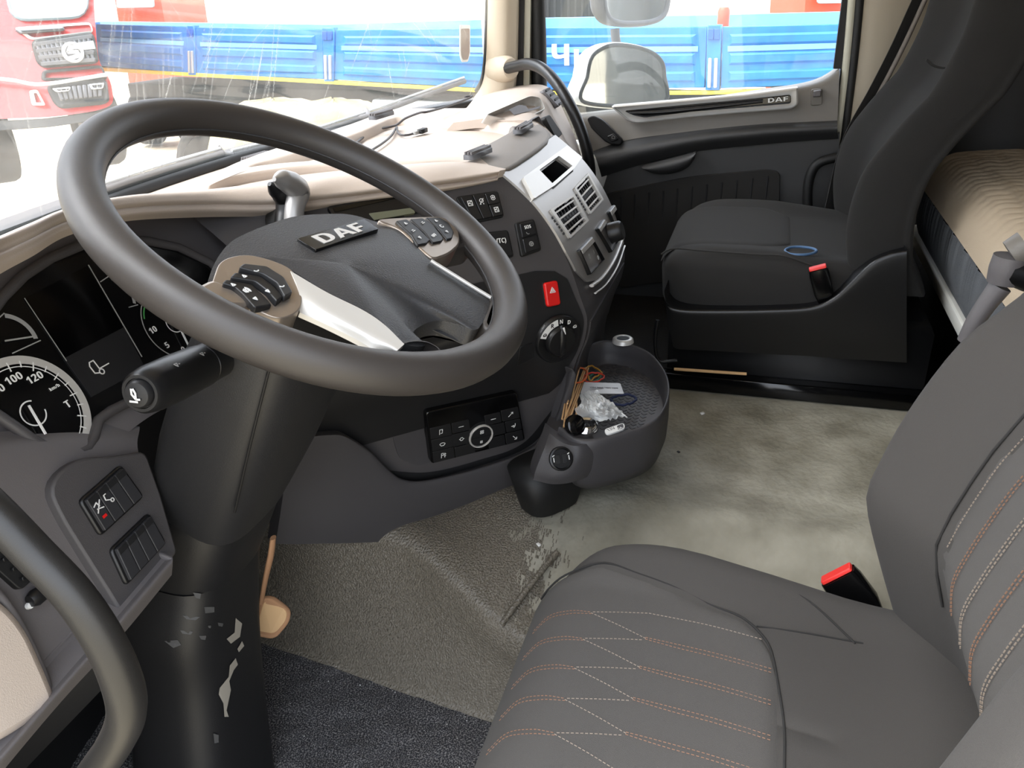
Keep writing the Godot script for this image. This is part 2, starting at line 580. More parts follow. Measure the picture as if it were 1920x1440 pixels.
func cab_floor():
	var f := setting("floor", Vector3(0, -0.05, 0.4))
	var m := mb()
	box(m, Vector3(-0.66, -0.03, 0.40), Vector3(0.84, 0.05, 1.95), 0.002)
	part("footwell_panel", m, M.black, f)
	# vinyl cover of the engine tunnel: [z, foot x, foot y, shoulder x, shoulder y]
	m = mb()
	var st := [[-0.56, -0.29, -0.262, 0.262], [-0.40, -0.312, -0.262, 0.262], [-0.25, -0.33, -0.262, 0.258], [-0.10, -0.352, -0.268, 0.248], [0.0, -0.365, -0.305, 0.222], [0.08, -0.374, -0.338, 0.190], [0.16, -0.38, -0.352, 0.160], [0.28, -0.385, -0.355, 0.145], [0.6, -0.385, -0.355, 0.16], [1.36, -0.385, -0.355, 0.16]]
	var cs := []
	for s in st:
		var z: float = s[0]
		var a := Vector3(s[1] - 0.016, 0.006, z)
		var b := Vector3(s[1] - 0.004, 0.026, z)
		var d := Vector3(s[2], s[3], z)
		cs.append([a, b, b.lerp(d, 0.45) + Vector3(0.006, 0, 0), d - Vector3(0.012, 0.045, 0), d + Vector3(0.0, -0.012, 0), d + Vector3(0.028, 0.004, 0), d.lerp(Vector3(-0.12, 0.262, z), 0.5), Vector3(-0.12, 0.262, z), Vector3(-0.04, 0.262, z)])
	var rows := []
	var cols := []
	for k in 9:
		var q := []
		for c in cs: q.append(c[k])
		cols.append(cr(q, 440))
	for i in 440:
		var q := []
		for k in 9: q.append(cols[k][i])
		rows.append(cr(q, 140))
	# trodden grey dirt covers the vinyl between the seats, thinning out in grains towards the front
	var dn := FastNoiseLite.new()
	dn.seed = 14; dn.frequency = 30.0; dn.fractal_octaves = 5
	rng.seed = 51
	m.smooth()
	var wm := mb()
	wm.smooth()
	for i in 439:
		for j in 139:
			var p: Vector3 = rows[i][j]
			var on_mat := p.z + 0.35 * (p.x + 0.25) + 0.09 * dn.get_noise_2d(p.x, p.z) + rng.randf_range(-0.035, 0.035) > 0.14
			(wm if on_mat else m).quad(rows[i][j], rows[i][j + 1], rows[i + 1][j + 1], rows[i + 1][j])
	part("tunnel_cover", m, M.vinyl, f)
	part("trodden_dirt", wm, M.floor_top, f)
	m = mb()
	tube(m, [Vector3(-0.345, 0.172, 0.098), Vector3(-0.29, 0.203, 0.125), Vector3(-0.22, 0.231, 0.158)], 0.005, 8, 12, true)
	part("seam_ridge", m, M.vinyl, f)
	m = mb()
	box(m, Vector3(0.165, 0.235, 0.40), Vector3(0.41, 0.05, 1.95), 0.002)
	part("floor_panel", m, M.floor_top, f)
	m = mb()
	box(m, Vector3(0.73, 0.21, 0.40), Vector3(0.72, 0.05, 1.95), 0.002)
	part("passenger_footwell", m, M.footmat, f)
	# carpet of the footwell
	var c := thing("carpet", "dark speckled grey carpet with grit in driver footwell", "carpet", Vector3(-0.66, 0, 0.1))
	m = mb()
	var hn := FastNoiseLite.new()
	hn.seed = 4; hn.frequency = 14.0
	rows = []
	for i in 121:
		var r := []
		for j in 81:
			var x := lerpf(-1.06, -0.30, j / 80.0)
			var z := lerpf(-0.55, 0.70, i / 120.0)
			r.append(Vector3(x, 0.006 + 0.004 * hn.get_noise_2d(x, z) + 0.003 * hn.get_noise_2d(x * 4 + 9, z * 4), z))
		rows.append(r)
	m.smooth(); m.grid(rows)
	part("pile", m, M.carpet, c)
	var g := mb()
	rng.seed = 21
	for i in 90:
		var p := Vector3(rng.randf_range(-0.72, -0.33), 0.009, rng.randf_range(-0.38, 0.2))
		var s := rng.randf_range(0.0005, 0.0013)
		box(g, p, Vector3(s * 1.6, s, s), s * 0.2, Basis.from_euler(Vector3(rng.randf() * 3, rng.randf() * 3, 0)))
	var gr := part("grit", g, M.print, c, "white grit on the carpet")
	gr.set_meta("kind", "stuff")

func sheet(called: String, curves: Array, nu: int, nv: int, back: Vector3, mt: Material, parent: Node3D, label := "") -> MeshInstance3D:
	var m := mb()
	loft(m, curves, nu, nv, back)
	return part(called, m, mt, parent, label)

func passenger_door():
	var d := setting("door_1", Vector3(1.08, 0.2, 0.15))
	var out := Vector3(0.05, 0, 0)
	var r0 := [Vector3(1.085, 0.7454, -0.1019), Vector3(1.085, 0.7612, 0.0504), Vector3(1.085, 0.7818, 0.2247), Vector3(1.085, 0.8054, 0.3899), Vector3(1.085, 0.8205, 0.4954), Vector3(1.085, 0.8357, 0.5459), Vector3(1.085, 0.8621, 0.5862)]
	var r1 := [Vector3(1.045, 0.7393, -0.0868), Vector3(1.045, 0.7565, 0.0571), Vector3(1.045, 0.7784, 0.2286), Vector3(1.045, 0.8018, 0.3912), Vector3(1.045, 0.8168, 0.4951), Vector3(1.045, 0.8317, 0.5511), Vector3(1.045, 0.8566, 0.5846)]
	var r2 := [Vector3(1.03, 0.7041, -0.0652), Vector3(1.03, 0.722, 0.0604), Vector3(1.03, 0.7448, 0.232), Vector3(1.03, 0.7665, 0.3948), Vector3(1.03, 0.7782, 0.4991), Vector3(1.03, 0.7846, 0.5564), Vector3(1.03, 0.7922, 0.5897)]
	var r3 := [Vector3(1.02, 0.6535, -0.0476), Vector3(1.02, 0.688, 0.0556), Vector3(1.02, 0.7132, 0.2348), Vector3(1.02, 0.7305, 0.3984), Vector3(1.02, 0.7362, 0.5037), Vector3(1.02, 0.739, 0.5616), Vector3(1.02, 0.7404, 0.5934)]
	sheet("upper_panel", [r0, r1, r2, r3], 48, 20, out, M.door_taupe, d)
	var a0 := [Vector3(1.03, 0.6547, -0.0497), Vector3(1.03, 0.6892, 0.0539), Vector3(1.03, 0.7145, 0.2338), Vector3(1.03, 0.7317, 0.398), Vector3(1.03, 0.7374, 0.5037), Vector3(1.03, 0.7416, 0.5938)]
	var a1 := [Vector3(0.985, 0.6512, -0.0268), Vector3(0.985, 0.6768, 0.069), Vector3(0.985, 0.7103, 0.2382), Vector3(0.985, 0.7288, 0.3994), Vector3(0.985, 0.7359, 0.503), Vector3(0.985, 0.7401, 0.5914)]
	var a2 := [Vector3(0.975, 0.6243, -0.014), Vector3(0.975, 0.6547, 0.0857), Vector3(0.975, 0.6901, 0.2403), Vector3(0.975, 0.7104, 0.4013), Vector3(0.975, 0.7191, 0.5047), Vector3(0.975, 0.7248, 0.5928)]
	var a3 := [Vector3(1.005, 0.5891, -0.0105), Vector3(1.005, 0.625, 0.0967), Vector3(1.005, 0.6614, 0.2393), Vector3(1.005, 0.6814, 0.4033), Vector3(1.005, 0.6919, 0.5084), Vector3(1.005, 0.6994, 0.6004)]
	sheet("armrest", [a0, a1, a2, a3], 48, 20, out, M.door_dark, d)
	var l0 := [Vector3(1.02, 0.592, -0.0134), Vector3(1.02, 0.6265, 0.0944), Vector3(1.02, 0.663, 0.2378), Vector3(1.02, 0.683, 0.4028), Vector3(1.02, 0.6935, 0.5085), Vector3(1.02, 0.701, 0.6011)]
	var l1 := [Vector3(1.015, 0.5448, -0.0119), Vector3(1.015, 0.5776, 0.0967), Vector3(1.015, 0.6099, 0.2415), Vector3(1.015, 0.6314, 0.4077), Vector3(1.015, 0.6401, 0.5145), Vector3(1.015, 0.6444, 0.6082)]
	var l2 := [Vector3(1.04, -0.05, -0.24), Vector3(1.04, -0.05, 0.2), Vector3(1.04, -0.05, 0.66)]
	sheet("lower_panel", [l0, l1, l2], 40, 16, out, M.door_dark, d)
	# map pocket lining with upright ribs
	var m := mb()
	var pk := rpoly([Vector3(1.012, 0.5395, -0.0082), Vector3(1.012, 0.5944, 0.2283), Vector3(1.012, 0.6185, 0.4362), Vector3(1.012, 0.6122, 0.468), Vector3(1.012, 0.5012, 0.4767), Vector3(1.012, 0.3504, 0.4624), Vector3(1.012, 0.2611, 0.0437)], [0.01, 0.05, 0.03, 0.03, 0.03, 0.02, 0.02])
	plate(m, pk, Vector3(-1, 0, 0), 0.004, 0.002, 0.03)
	var pp := part("pocket_lining", m, M.cloth_dark, d, "black ribbed pocket lining")
	for k in 11:
		var t := k / 10.0
		m = mb()
		var a: Vector3 = Vector3(1.008, 0.5359, 0.0462).lerp(Vector3(1.008, 0.6012, 0.4379), t)
		tube(m, [a, a + Vector3(0.004, -0.17, 0.0)], 0.0022, 6)
		part("rib", m, M.black, pp)
	# scoop of the pull handle
	m = mb()
	loft(m, [[Vector3(0.985, 0.6259, 0.0997), Vector3(0.985, 0.6351, 0.1357), Vector3(0.985, 0.6488, 0.1882), Vector3(0.985, 0.662, 0.2341), Vector3(0.985, 0.6664, 0.2478)], [Vector3(0.972, 0.6214, 0.109), Vector3(0.972, 0.6249, 0.1422), Vector3(0.972, 0.6357, 0.1903), Vector3(0.972, 0.6504, 0.2332), Vector3(0.972, 0.6631, 0.2478)], [Vector3(0.978, 0.6147, 0.1186), Vector3(0.978, 0.611, 0.1477), Vector3(0.978, 0.6175, 0.1905), Vector3(0.978, 0.6324, 0.2294), Vector3(0.978, 0.6537, 0.245)], [Vector3(1, 0.6076, 0.1216), Vector3(1, 0.6009, 0.1511), Vector3(1, 0.6046, 0.1887), Vector3(1, 0.6197, 0.2252), Vector3(1, 0.6441, 0.2436)]], 20, 10, Vector3(0.05, 0, 0))
	part("pull_handle", m, M.door_dark, d)
	# silver trim with black insert and lettering
	m = mb()
	var fr := [Vector3(0.998, 0.7819, 0.012), Vector3(0.998, 0.7858, 0.0639), Vector3(0.998, 0.7987, 0.2316), Vector3(0.998, 0.8098, 0.3653), Vector3(0.998, 0.8255, 0.4881), Vector3(0.998, 0.7834, 0.4941), Vector3(0.998, 0.7731, 0.4785), Vector3(0.998, 0.7627, 0.3427), Vector3(0.998, 0.7532, 0.2344), Vector3(0.998, 0.7365, 0.0869), Vector3(0.998, 0.7405, 0.0651)]
	plate(m, rpoly(fr, [0.012, 0, 0, 0, 0.004, 0.02, 0.01, 0, 0, 0.02, 0.01]), Vector3(-1, 0, 0), 0.010, 0.004, 0.02)
	var tr := part("trim_panel", m, M.silver_light, d, "silver trim")
	m = mb()
	var bk := [Vector3(0.987, 0.7695, 0.0532), Vector3(0.987, 0.7854, 0.2335), Vector3(0.987, 0.7968, 0.3668), Vector3(0.987, 0.8078, 0.4733), Vector3(0.987, 0.7874, 0.4755), Vector3(0.987, 0.7785, 0.3684), Vector3(0.987, 0.7681, 0.2345), Vector3(0.987, 0.7532, 0.1095), Vector3(0.987, 0.7572, 0.0808)]
	plate(m, rpoly(bk, 0.006), Vector3(-1, 0, 0), 0.003, 0.001, 0.01)
	part("black_insert", m, M.gloss, tr)
	m = mb()
	loft(m, [[Vector3(0.982, 0.7674, 0.067), Vector3(0.982, 0.7728, 0.1517), Vector3(0.982, 0.7833, 0.2613), Vector3(0.982, 0.7959, 0.4063)], [Vector3(0.978, 0.7639, 0.0678), Vector3(0.978, 0.7666, 0.1525), Vector3(0.978, 0.7772, 0.262), Vector3(0.978, 0.7925, 0.4067)], [Vector3(0.982, 0.762, 0.07), Vector3(0.982, 0.7607, 0.1522), Vector3(0.982, 0.7727, 0.2619), Vector3(0.982, 0.7894, 0.4069)]], 24, 6, Vector3(0.008, 0, 0))
	part("blade", m, M.satin, tr)
	var e0: Vector3 = Vector3(0.982, 0.7946, 0.4168)
	var e1: Vector3 = Vector3(0.982, 0.7995, 0.4691)
	var ex := (e1 - e0).normalized()
	letters("emblem", "DAF", (e0 + e1) / 2, ex, Vector3(-1, 0, 0).cross(ex), 0.0105, M.print, tr, 1.9)
	# lock knob
	m = mb()
	plate(m, rpoly([Vector3(1.026, 0.816, 0.5217), Vector3(1.026, 0.8184, 0.5482), Vector3(1.026, 0.7799, 0.5516), Vector3(1.026, 0.7774, 0.525)], 0.005), Vector3(-1, 0, 0), 0.003, 0.001, 0.01)
	var lk := part("lock_plate", m, M.door_taupe, d)
	m = mb()
	plate(m, rpoly([Vector3(1.018, 0.8143, 0.5268), Vector3(1.018, 0.8167, 0.5455), Vector3(1.018, 0.8014, 0.5461), Vector3(1.018, 0.7989, 0.5273)], 0.003), Vector3(-1, 0, 0), 0.012, 0.003, 0.01)
	part("lock_knob", m, M.dash_light, lk)
	# oval switch pod
	m = mb()
	plate(m, rpoly([Vector3(0.998, 0.7486, -0.0525), Vector3(0.998, 0.757, -0.0347), Vector3(0.998, 0.7459, -0.008), Vector3(0.998, 0.6928, 0.0488), Vector3(0.998, 0.6786, 0.0433), Vector3(0.998, 0.6811, 0.0077), Vector3(0.998, 0.7233, -0.0404)], 0.03, 5), Vector3(-1, 0.15, 0.1).normalized(), 0.006, 0.003, 0.04)
	var sp := part("switch_pod", m, M.black, d, "black oval switch pod")
	m = mb()
	plate(m, rpoly([Vector3(0.984, 0.7032, 0.007), Vector3(0.984, 0.7117, 0.0245), Vector3(0.984, 0.6964, 0.0394), Vector3(0.984, 0.6877, 0.0205)], 0.004), Vector3(-1, 0.15, 0.1).normalized(), 0.006, 0.002, 0.012)
	part("window_switch", m, M.button, sp)
	m = mb()
	strokes(m, Vector3(0.976, 0.7032, 0.0261), Vector3(0, 0, 1), Vector3.UP, [[[-1, -1], [1, -1], [1, 0.2], [-0.2, 1], [-1, 0.2], [-1, -1]]], 0.001, 0.004)
	part("symbol", m, M.print_dim, sp)
	# window seal and glass
	m = mb()
	tube(m, [Vector3(1.075, 1.1233, -0.208), Vector3(1.075, 0.9254, -0.2053), Vector3(1.075, 0.7627, -0.2059)], 0.022, 10, 0)
	part("front_seal", m, M.rubber, d)
	m = mb()
	bar(m, Vector3(1.075, 1.0884, 0.5848), Vector3(1.075, 0.8616, 0.5857), 0.03, 0.03, Vector3(1, 0, 0), 0.006)
	part("rear_seal", m, M.rubber, d)
	var w := setting("window_2", Vector3(1.09, 0.7, 0.1))
	m = mb()
	box(m, Vector3(1.092, 1.15, 0.15), Vector3(0.004, 1.05, 1.05), 0.0005)
	part("pane", m, M.glass, w)

func ws_point(x: float, y: float) -> Vector3:                   # windshield surface
	return Vector3(x, y, -0.565 + 0.205 * x * x + 0.17 * (y - 0.8))

func windshield():
	var w := setting("window_1", Vector3(0, 0.8, -0.56))
	var m := mb()
	var rows := []
	for i in 9:
		var r := []
		for j in 33: r.append(ws_point(lerpf(-1.05, 1.05, j / 32.0), lerpf(0.775, 1.62, i / 8.0)))
		rows.append(r)
	m.smooth(); m.grid(rows)
	close_slab(m, rows, Vector3(0, 0, -0.005))
	part("pane", m, M.glass, w)
	# dried rain streaks and wiper smears on the glass
	var im := Image.create(1024, 512, false, Image.FORMAT_RGBA8)
	im.fill(Color(0.93, 0.93, 0.91, 0.0))
	var hn := FastNoiseLite.new()
	hn.seed = 2; hn.frequency = 0.012; hn.fractal_octaves = 4
	var al := PackedFloat32Array()
	al.resize(1024 * 512)
	for y in 512:
		for x in 1024:
			al[y * 1024 + x] = clampf(0.05 + 0.10 * hn.get_noise_2d(x * 1.0, y * 0.5) + 0.03 * hn.get_noise_2d(x * 9.0, y * 5.0), 0.0, 0.3)
	rng.seed = 77
	for b in 46:
		var bx := rng.randf_range(0, 1024); var by := rng.randf_range(120, 512)
		var ang := rng.randf_range(-0.5, 0.35)
		for k in rng.randi_range(3, 9):
			var sx := bx + rng.randf_range(-26, 26); var sy := by + rng.randf_range(-60, 40)
			var a0 := ang + rng.randf_range(-0.06, 0.06)
			var ln := rng.randf_range(40, 190); var st := rng.randf_range(0.08, 0.5)
			for i in int(ln):
				var px := int(sx + sin(a0) * i); var py := int(sy + cos(a0) * i)
				if px >= 0 and px < 1023 and py >= 0 and py < 512:
					var v := st * sin(PI * i / ln) * rng.randf_range(0.6, 1.0)
					al[py * 1024 + px] = minf(0.7, al[py * 1024 + px] + v)
					al[py * 1024 + px + 1] = minf(0.7, al[py * 1024 + px + 1] + v * 0.5)
	for sw in 9:
		var cx := rng.randf_range(200, 800); var rr := rng.randf_range(200, 420)
		for i in 1200:
			var a := PI * (0.15 + 0.7 * i / 1200.0)
			var px := int(cx + cos(a) * rr); var py := int(540 - sin(a) * rr)
			if px >= 0 and px < 1024 and py >= 0 and py < 512:
				al[py * 1024 + px] = minf(0.6, al[py * 1024 + px] + 0.10)
	for y in 512:
		for x in 1024: im.set_pixel(x, y, Color(0.93, 0.93, 0.91, al[y * 1024 + x]))
	var dm := mat(Color(1, 1, 1, 1), 0.9, 0.0, 0.2)
	dm.transparency = BaseMaterial3D.TRANSPARENCY_ALPHA
	dm.albedo_texture = ImageTexture.create_from_image(im)
	var sf := SurfaceTool.new()
	sf.begin(Mesh.PRIMITIVE_TRIANGLES)
	for i in 8:
		for j in 32:
			for c in [[0, 0], [1, 0], [1, 1], [0, 0], [1, 1], [0, 1]]:
				var u: float = (j + c[0]) / 32.0; var v: float = (i + c[1]) / 8.0
				sf.set_uv(Vector2(u, 1.0 - v))
				sf.add_vertex(ws_point(lerpf(-1.03, 1.03, u), lerpf(0.80, 1.60, v)) + Vector3(0, 0, -0.0075))
	sf.generate_normals()
	part("dirt_film", sf.commit(), dm, w, "dried streaks on the glass")
	m = mb()
	var p := []
	for i in 21: p.append(ws_point(lerpf(-1.03, 1.03, i / 20.0), 0.79) + Vector3(0, 0, 0.006))
	tube(m, p, 0.012, 8)
	part("lower_seal", m, M.rubber, w)
	m = mb()
	tube(m, [Vector3(1.01, 1.127, -0.3187), Vector3(1.01, 0.9989, -0.33), Vector3(1.01, 0.9049, -0.3397), Vector3(1.01, 0.8495, -0.3522), Vector3(1.01, 0.8186, -0.373)], 0.008, 8, 24)
	part("side_seal", m, M.rubber, w)

func pillars():
	var t := setting("trim_1", Vector3(1.03, 0.8, -0.3))
	sheet("front_pillar", [[Vector3(1.005, 1.1519, -0.3202), Vector3(1.005, 0.9991, -0.3314), Vector3(1.005, 0.8915, -0.3419), Vector3(1.005, 0.836, -0.356), Vector3(1.005, 0.802, -0.3803)], [Vector3(0.985, 1.1499, -0.2904), Vector3(0.985, 0.9989, -0.3007), Vector3(0.985, 0.8926, -0.3089), Vector3(0.985, 0.8377, -0.321), Vector3(0.985, 0.8013, -0.3417)], [Vector3(0.985, 1.1484, -0.2586), Vector3(0.985, 0.998, -0.2678), Vector3(0.985, 0.8921, -0.2768), Vector3(0.985, 0.8373, -0.2838), Vector3(0.985, 0.7955, -0.2981)], [Vector3(1.01, 1.1482, -0.2401), Vector3(1.01, 0.9966, -0.2485), Vector3(1.01, 0.8898, -0.2555), Vector3(1.01, 0.8346, -0.2621), Vector3(1.01, 0.7924, -0.2716)]], 24, 14, Vector3(0.05, 0, 0), M.cream, t)
	var m := mb()
	bar(m, Vector3(1.05, 1.1494, -0.243), Vector3(1.05, 0.7732, -0.2621), 0.03, 0.03, Vector3(1, 0, 0), 0.004)
	part("door_seal", m, M.rubber, t)
	m = mb()
	bar(m, Vector3(1.06, 1.1487, -0.2223), Vector3(1.06, 0.7719, -0.2396), 0.02, 0.03, Vector3(1, 0, 0), 0.004)
	part("door_edge", m, M.cream_paint, t)
	var u := setting("trim_2", Vector3(1.05, 0.2, 0.66))
	m = mb()
	tube(m, [Vector3(1.055, 1.0649, 0.5914), Vector3(1.055, 0.8979, 0.5997), Vector3(1.055, 0.784, 0.6024), Vector3(1.055, 0.6508, 0.6044)], 0.011, 10, 16)
	part("door_frame", m, M.cream_paint, u)
	m = mb()
	tube(m, [Vector3(1.05, 1.0642, 0.6078), Vector3(1.05, 0.9102, 0.615), Vector3(1.05, 0.7846, 0.6173), Vector3(1.05, 0.6654, 0.6179), Vector3(1.05, 0.5965, 0.6139), Vector3(1.05, 0.4678, 0.6226)], 0.011, 10, 20)
	part("door_seal", m, M.rubber, u)
	sheet("rear_pillar", [[Vector3(1.045, 1.0865, 0.616), Vector3(1.045, 0.9226, 0.6227), Vector3(1.045, 0.7722, 0.6262), Vector3(1.045, 0.6392, 0.6263), Vector3(1.045, 0.4696, 0.6369)], [Vector3(1.02, 1.0844, 0.6536), Vector3(1.02, 0.9231, 0.6603), Vector3(1.02, 0.7752, 0.6639), Vector3(1.02, 0.6444, 0.6638), Vector3(1.02, 0.4773, 0.6677)], [Vector3(1.02, 1.0809, 0.7338), Vector3(1.02, 0.9213, 0.7433), Vector3(1.02, 0.7751, 0.7495), Vector3(1.02, 0.6459, 0.7581), Vector3(1.02, 0.4813, 0.7716)], [Vector3(1.03, 1.0775, 0.814), Vector3(1.03, 0.9188, 0.832), Vector3(1.03, 0.7737, 0.8469), Vector3(1.03, 0.6457, 0.8579), Vector3(1.03, 0.4828, 0.8745)]], 16, 10, Vector3(0.03, 0, 0), M.pillar, u)
	sheet("lower_trim", [[Vector3(1.03, 0.6415, 0.6016), Vector3(1.03, 0.5584, 0.6045), Vector3(1.03, 0.4579, 0.612), Vector3(1.03, 0.3227, 0.6208)], [Vector3(1.02, 0.6449, 0.6955), Vector3(1.02, 0.5634, 0.7076), Vector3(1.02, 0.4651, 0.7221), Vector3(1.02, 0.3331, 0.7416)], [Vector3(1.02, 0.6469, 0.8196), Vector3(1.02, 0.5668, 0.8334), Vector3(1.02, 0.4703, 0.85), Vector3(1.02, 0.3409, 0.8722)]], 10, 6, Vector3(0.03, 0, 0), M.door_dark, u)

# ---------------------------------------------------------------- dashboard
const PY := [0.10, 0.20, 0.30, 0.39, 0.43, 0.48, 0.515, 0.558, 0.60, 0.642, 0.681, 0.713, 0.747, 0.772, 0.797, 0.83]
const PZ := [0.10, 0.11, 0.115, 0.120, 0.128, 0.142, 0.155, 0.160, 0.147, 0.133, 0.115, 0.096, 0.070, 0.044, 0.013, -0.03]

func bulge(y: float) -> float:                                # profile of the centre console: z of its face at height y
	var k := 0
	while k < PY.size() - 2 and PY[k + 1] < y: k += 1
	var h: float = PY[k + 1] - PY[k]
	var t: float = clampf((y - PY[k]) / h, 0.0, 1.0)
	var m0: float = (PZ[k + 1] - PZ[maxi(k - 1, 0)]) / (PY[k + 1] - PY[maxi(k - 1, 0)]) * h
	var m1: float = (PZ[mini(k + 2, PZ.size() - 1)] - PZ[k]) / (PY[mini(k + 2, PZ.size() - 1)] - PY[k]) * h
	return (2 * t * t * t - 3 * t * t + 1) * PZ[k] + (t * t * t - 2 * t * t + t) * m0 + (-2 * t * t * t + 3 * t * t) * PZ[k + 1] + (t * t * t - t * t) * m1

func face_normal(x: float, y: float) -> Vector3:
	return Vector3(-1.0 if x < 0.0 else 0.0, -(bulge(y + 0.01) - bulge(y - 0.01)) / 0.02, 1.0).normalized()

func face_point(x: float, y: float, off := 0.0) -> Vector3:     # console face: turned to the driver left of x = 0, to the rear right of it
	return Vector3(x, y, bulge(y) + minf(x, 0.0)) + face_normal(x, y) * off

func patch(m: MB, rows: Array, off: float, nx := 24, ny := 40):  # panel on the console face; rows: [y, x left, x right] from top to bottom
	var g := []
	for i in ny:
		var t := float(i) / (ny - 1) * (rows.size() - 1)
		var k := mini(int(t), rows.size() - 2)
		var f := t - k
		var y := lerpf(rows[k][0], rows[k + 1][0], f)
		var r := []
		for j in nx:
			r.append(face_point(lerpf(lerpf(rows[k][1], rows[k + 1][1], f), lerpf(rows[k][2], rows[k + 1][2], f), float(j) / (nx - 1)), y, off))
		g.append(r)
	m.smooth(); m.grid(g)
	var n := face_normal(rows[0][1] - 0.001, rows[0][0])
	close_slab(m, g, Vector3(n.x, 0, n.z).normalized() * -0.012 - Vector3(0, 0.002, 0))

func console_holes() -> Array:                                  # finger recess and the two air vents
	return [[Vector3(0.1206, 0.777, 0.0442), Vector3(0.2603, 0.7762, 0.0451), Vector3(0.2799, 0.7506, 0.0721), Vector3(0.1182, 0.7509, 0.0717)], [Vector3(0.0447, 0.7294, 0.0885), Vector3(0.1777, 0.7226, 0.0937), Vector3(0.173, 0.6798, 0.12), Vector3(0.0504, 0.6845, 0.1176)], [Vector3(0.2184, 0.7283, 0.0894), Vector3(0.333, 0.7297, 0.0883), Vector3(0.3275, 0.6834, 0.1182), Vector3(0.2175, 0.6846, 0.1175)]]

func holed_face(m: MB, rows: Array, off: float, nx: int, ny: int):
	var holes := []
	for h in console_holes():
		var p := PackedVector2Array()
		for q in h: p.append(Vector2(q.x, q.y))
		holes.append(p)
	var g := []
	for i in ny:
		var t := float(i) / (ny - 1) * (rows.size() - 1)
		var k := mini(int(t), rows.size() - 2)
		var f := t - k
		var r := []
		for j in nx:
			r.append(face_point(lerpf(lerpf(rows[k][1], rows[k + 1][1], f), lerpf(rows[k][2], rows[k + 1][2], f), float(j) / (nx - 1)), lerpf(rows[k][0], rows[k + 1][0], f), off))
		g.append(r)
	m.smooth()
	for i in ny - 1:
		for j in nx - 1:
			var c: Vector3 = (g[i][j] + g[i + 1][j + 1]) / 2
			var open := false
			for h in holes: open = open or Geometry2D.is_point_in_polygon(Vector2(c.x, c.y), h)
			if not open: m.quad(g[i][j], g[i][j + 1], g[i + 1][j + 1], g[i + 1][j])
	if off > 0.0:
		var l0 := []; var l1 := []
		for i in ny:
			l0.append(g[i][0]); l1.append(g[i][0] - Vector3(0, 0, off + 0.002))
		m.smooth(); m.grid([l0, l1])
		m.smooth(); m.grid([g[-1], shift(g[-1], Vector3(0, 0.001, -off - 0.002))])

func ring_plate(m: MB, o: Array, i: Array, n: Vector3, h: float, deep: float):   # frame between two outlines
	var a := rpoly(o, 0.004, 3); var b := rpoly(i, 0.003, 3)
	m.flat(); m.grid([shift(a, n * h), shift(b, n * h)], true)
	m.smooth(); m.grid([shift(a, -n * 0.003), shift(a, n * h)], true)
	m.smooth(); m.grid([shift(b, n * h), shift(b, -n * deep)], true)

func well(m: MB, q: Array, n: Vector3, top: float, deep: float):   # open box sunk below an outline
	m.flat(); m.grid([shift(q, n * top), shift(q, -n * deep)], true)
	m.poly(shift(q, -n * deep), n)

func key(called: String, q: Array, h: float, mt: Material, parent: Node3D, r := 0.002, bev := 0.001, n = null, deep := 0.006) -> MeshInstance3D:
	var m := mb()
	var nn: Vector3 = n if n != null else out_normal(q)
	plate(m, rpoly(q, r, 3), nn, h, bev, deep)
	return part(called, m, mt, parent)

func out_normal(q: Array) -> Vector3:
	var n := normal_of_at(q)
	return n if n.dot(Vector3(-0.85, 0.45, 0.28)) > 0 else -n

func normal_of_at(q: Array) -> Vector3:
	return (q[2] - q[0]).cross(q[3] - q[1]).normalized()

func sub_quad(q: Array, u0: float, v0: float, u1: float, v1: float) -> Array:   # part of a quad [top left, top right, bottom right, bottom left]
	var f := func(u: float, v: float) -> Vector3: return q[0].lerp(q[1], u).lerp(q[3].lerp(q[2], u), v)
	return [f.call(u0, v0), f.call(u1, v0), f.call(u1, v1), f.call(u0, v1)]

func icon(called: String, q: Array, u: float, v: float, lines: Array, s: float, w: float, mt: Material, parent: Node3D, lift := 0.0015):
	var m := mb()
	var o: Vector3 = q[0].lerp(q[1], u).lerp(q[3].lerp(q[2], u), v)
	var n := out_normal(q)
	var ex: Vector3 = (q[1] - q[0]).normalized()
	var ey := n.cross(ex).normalized()
	strokes(m, o + n * lift, ex, ey, lines, w, s)
	part(called, m, mt, parent)

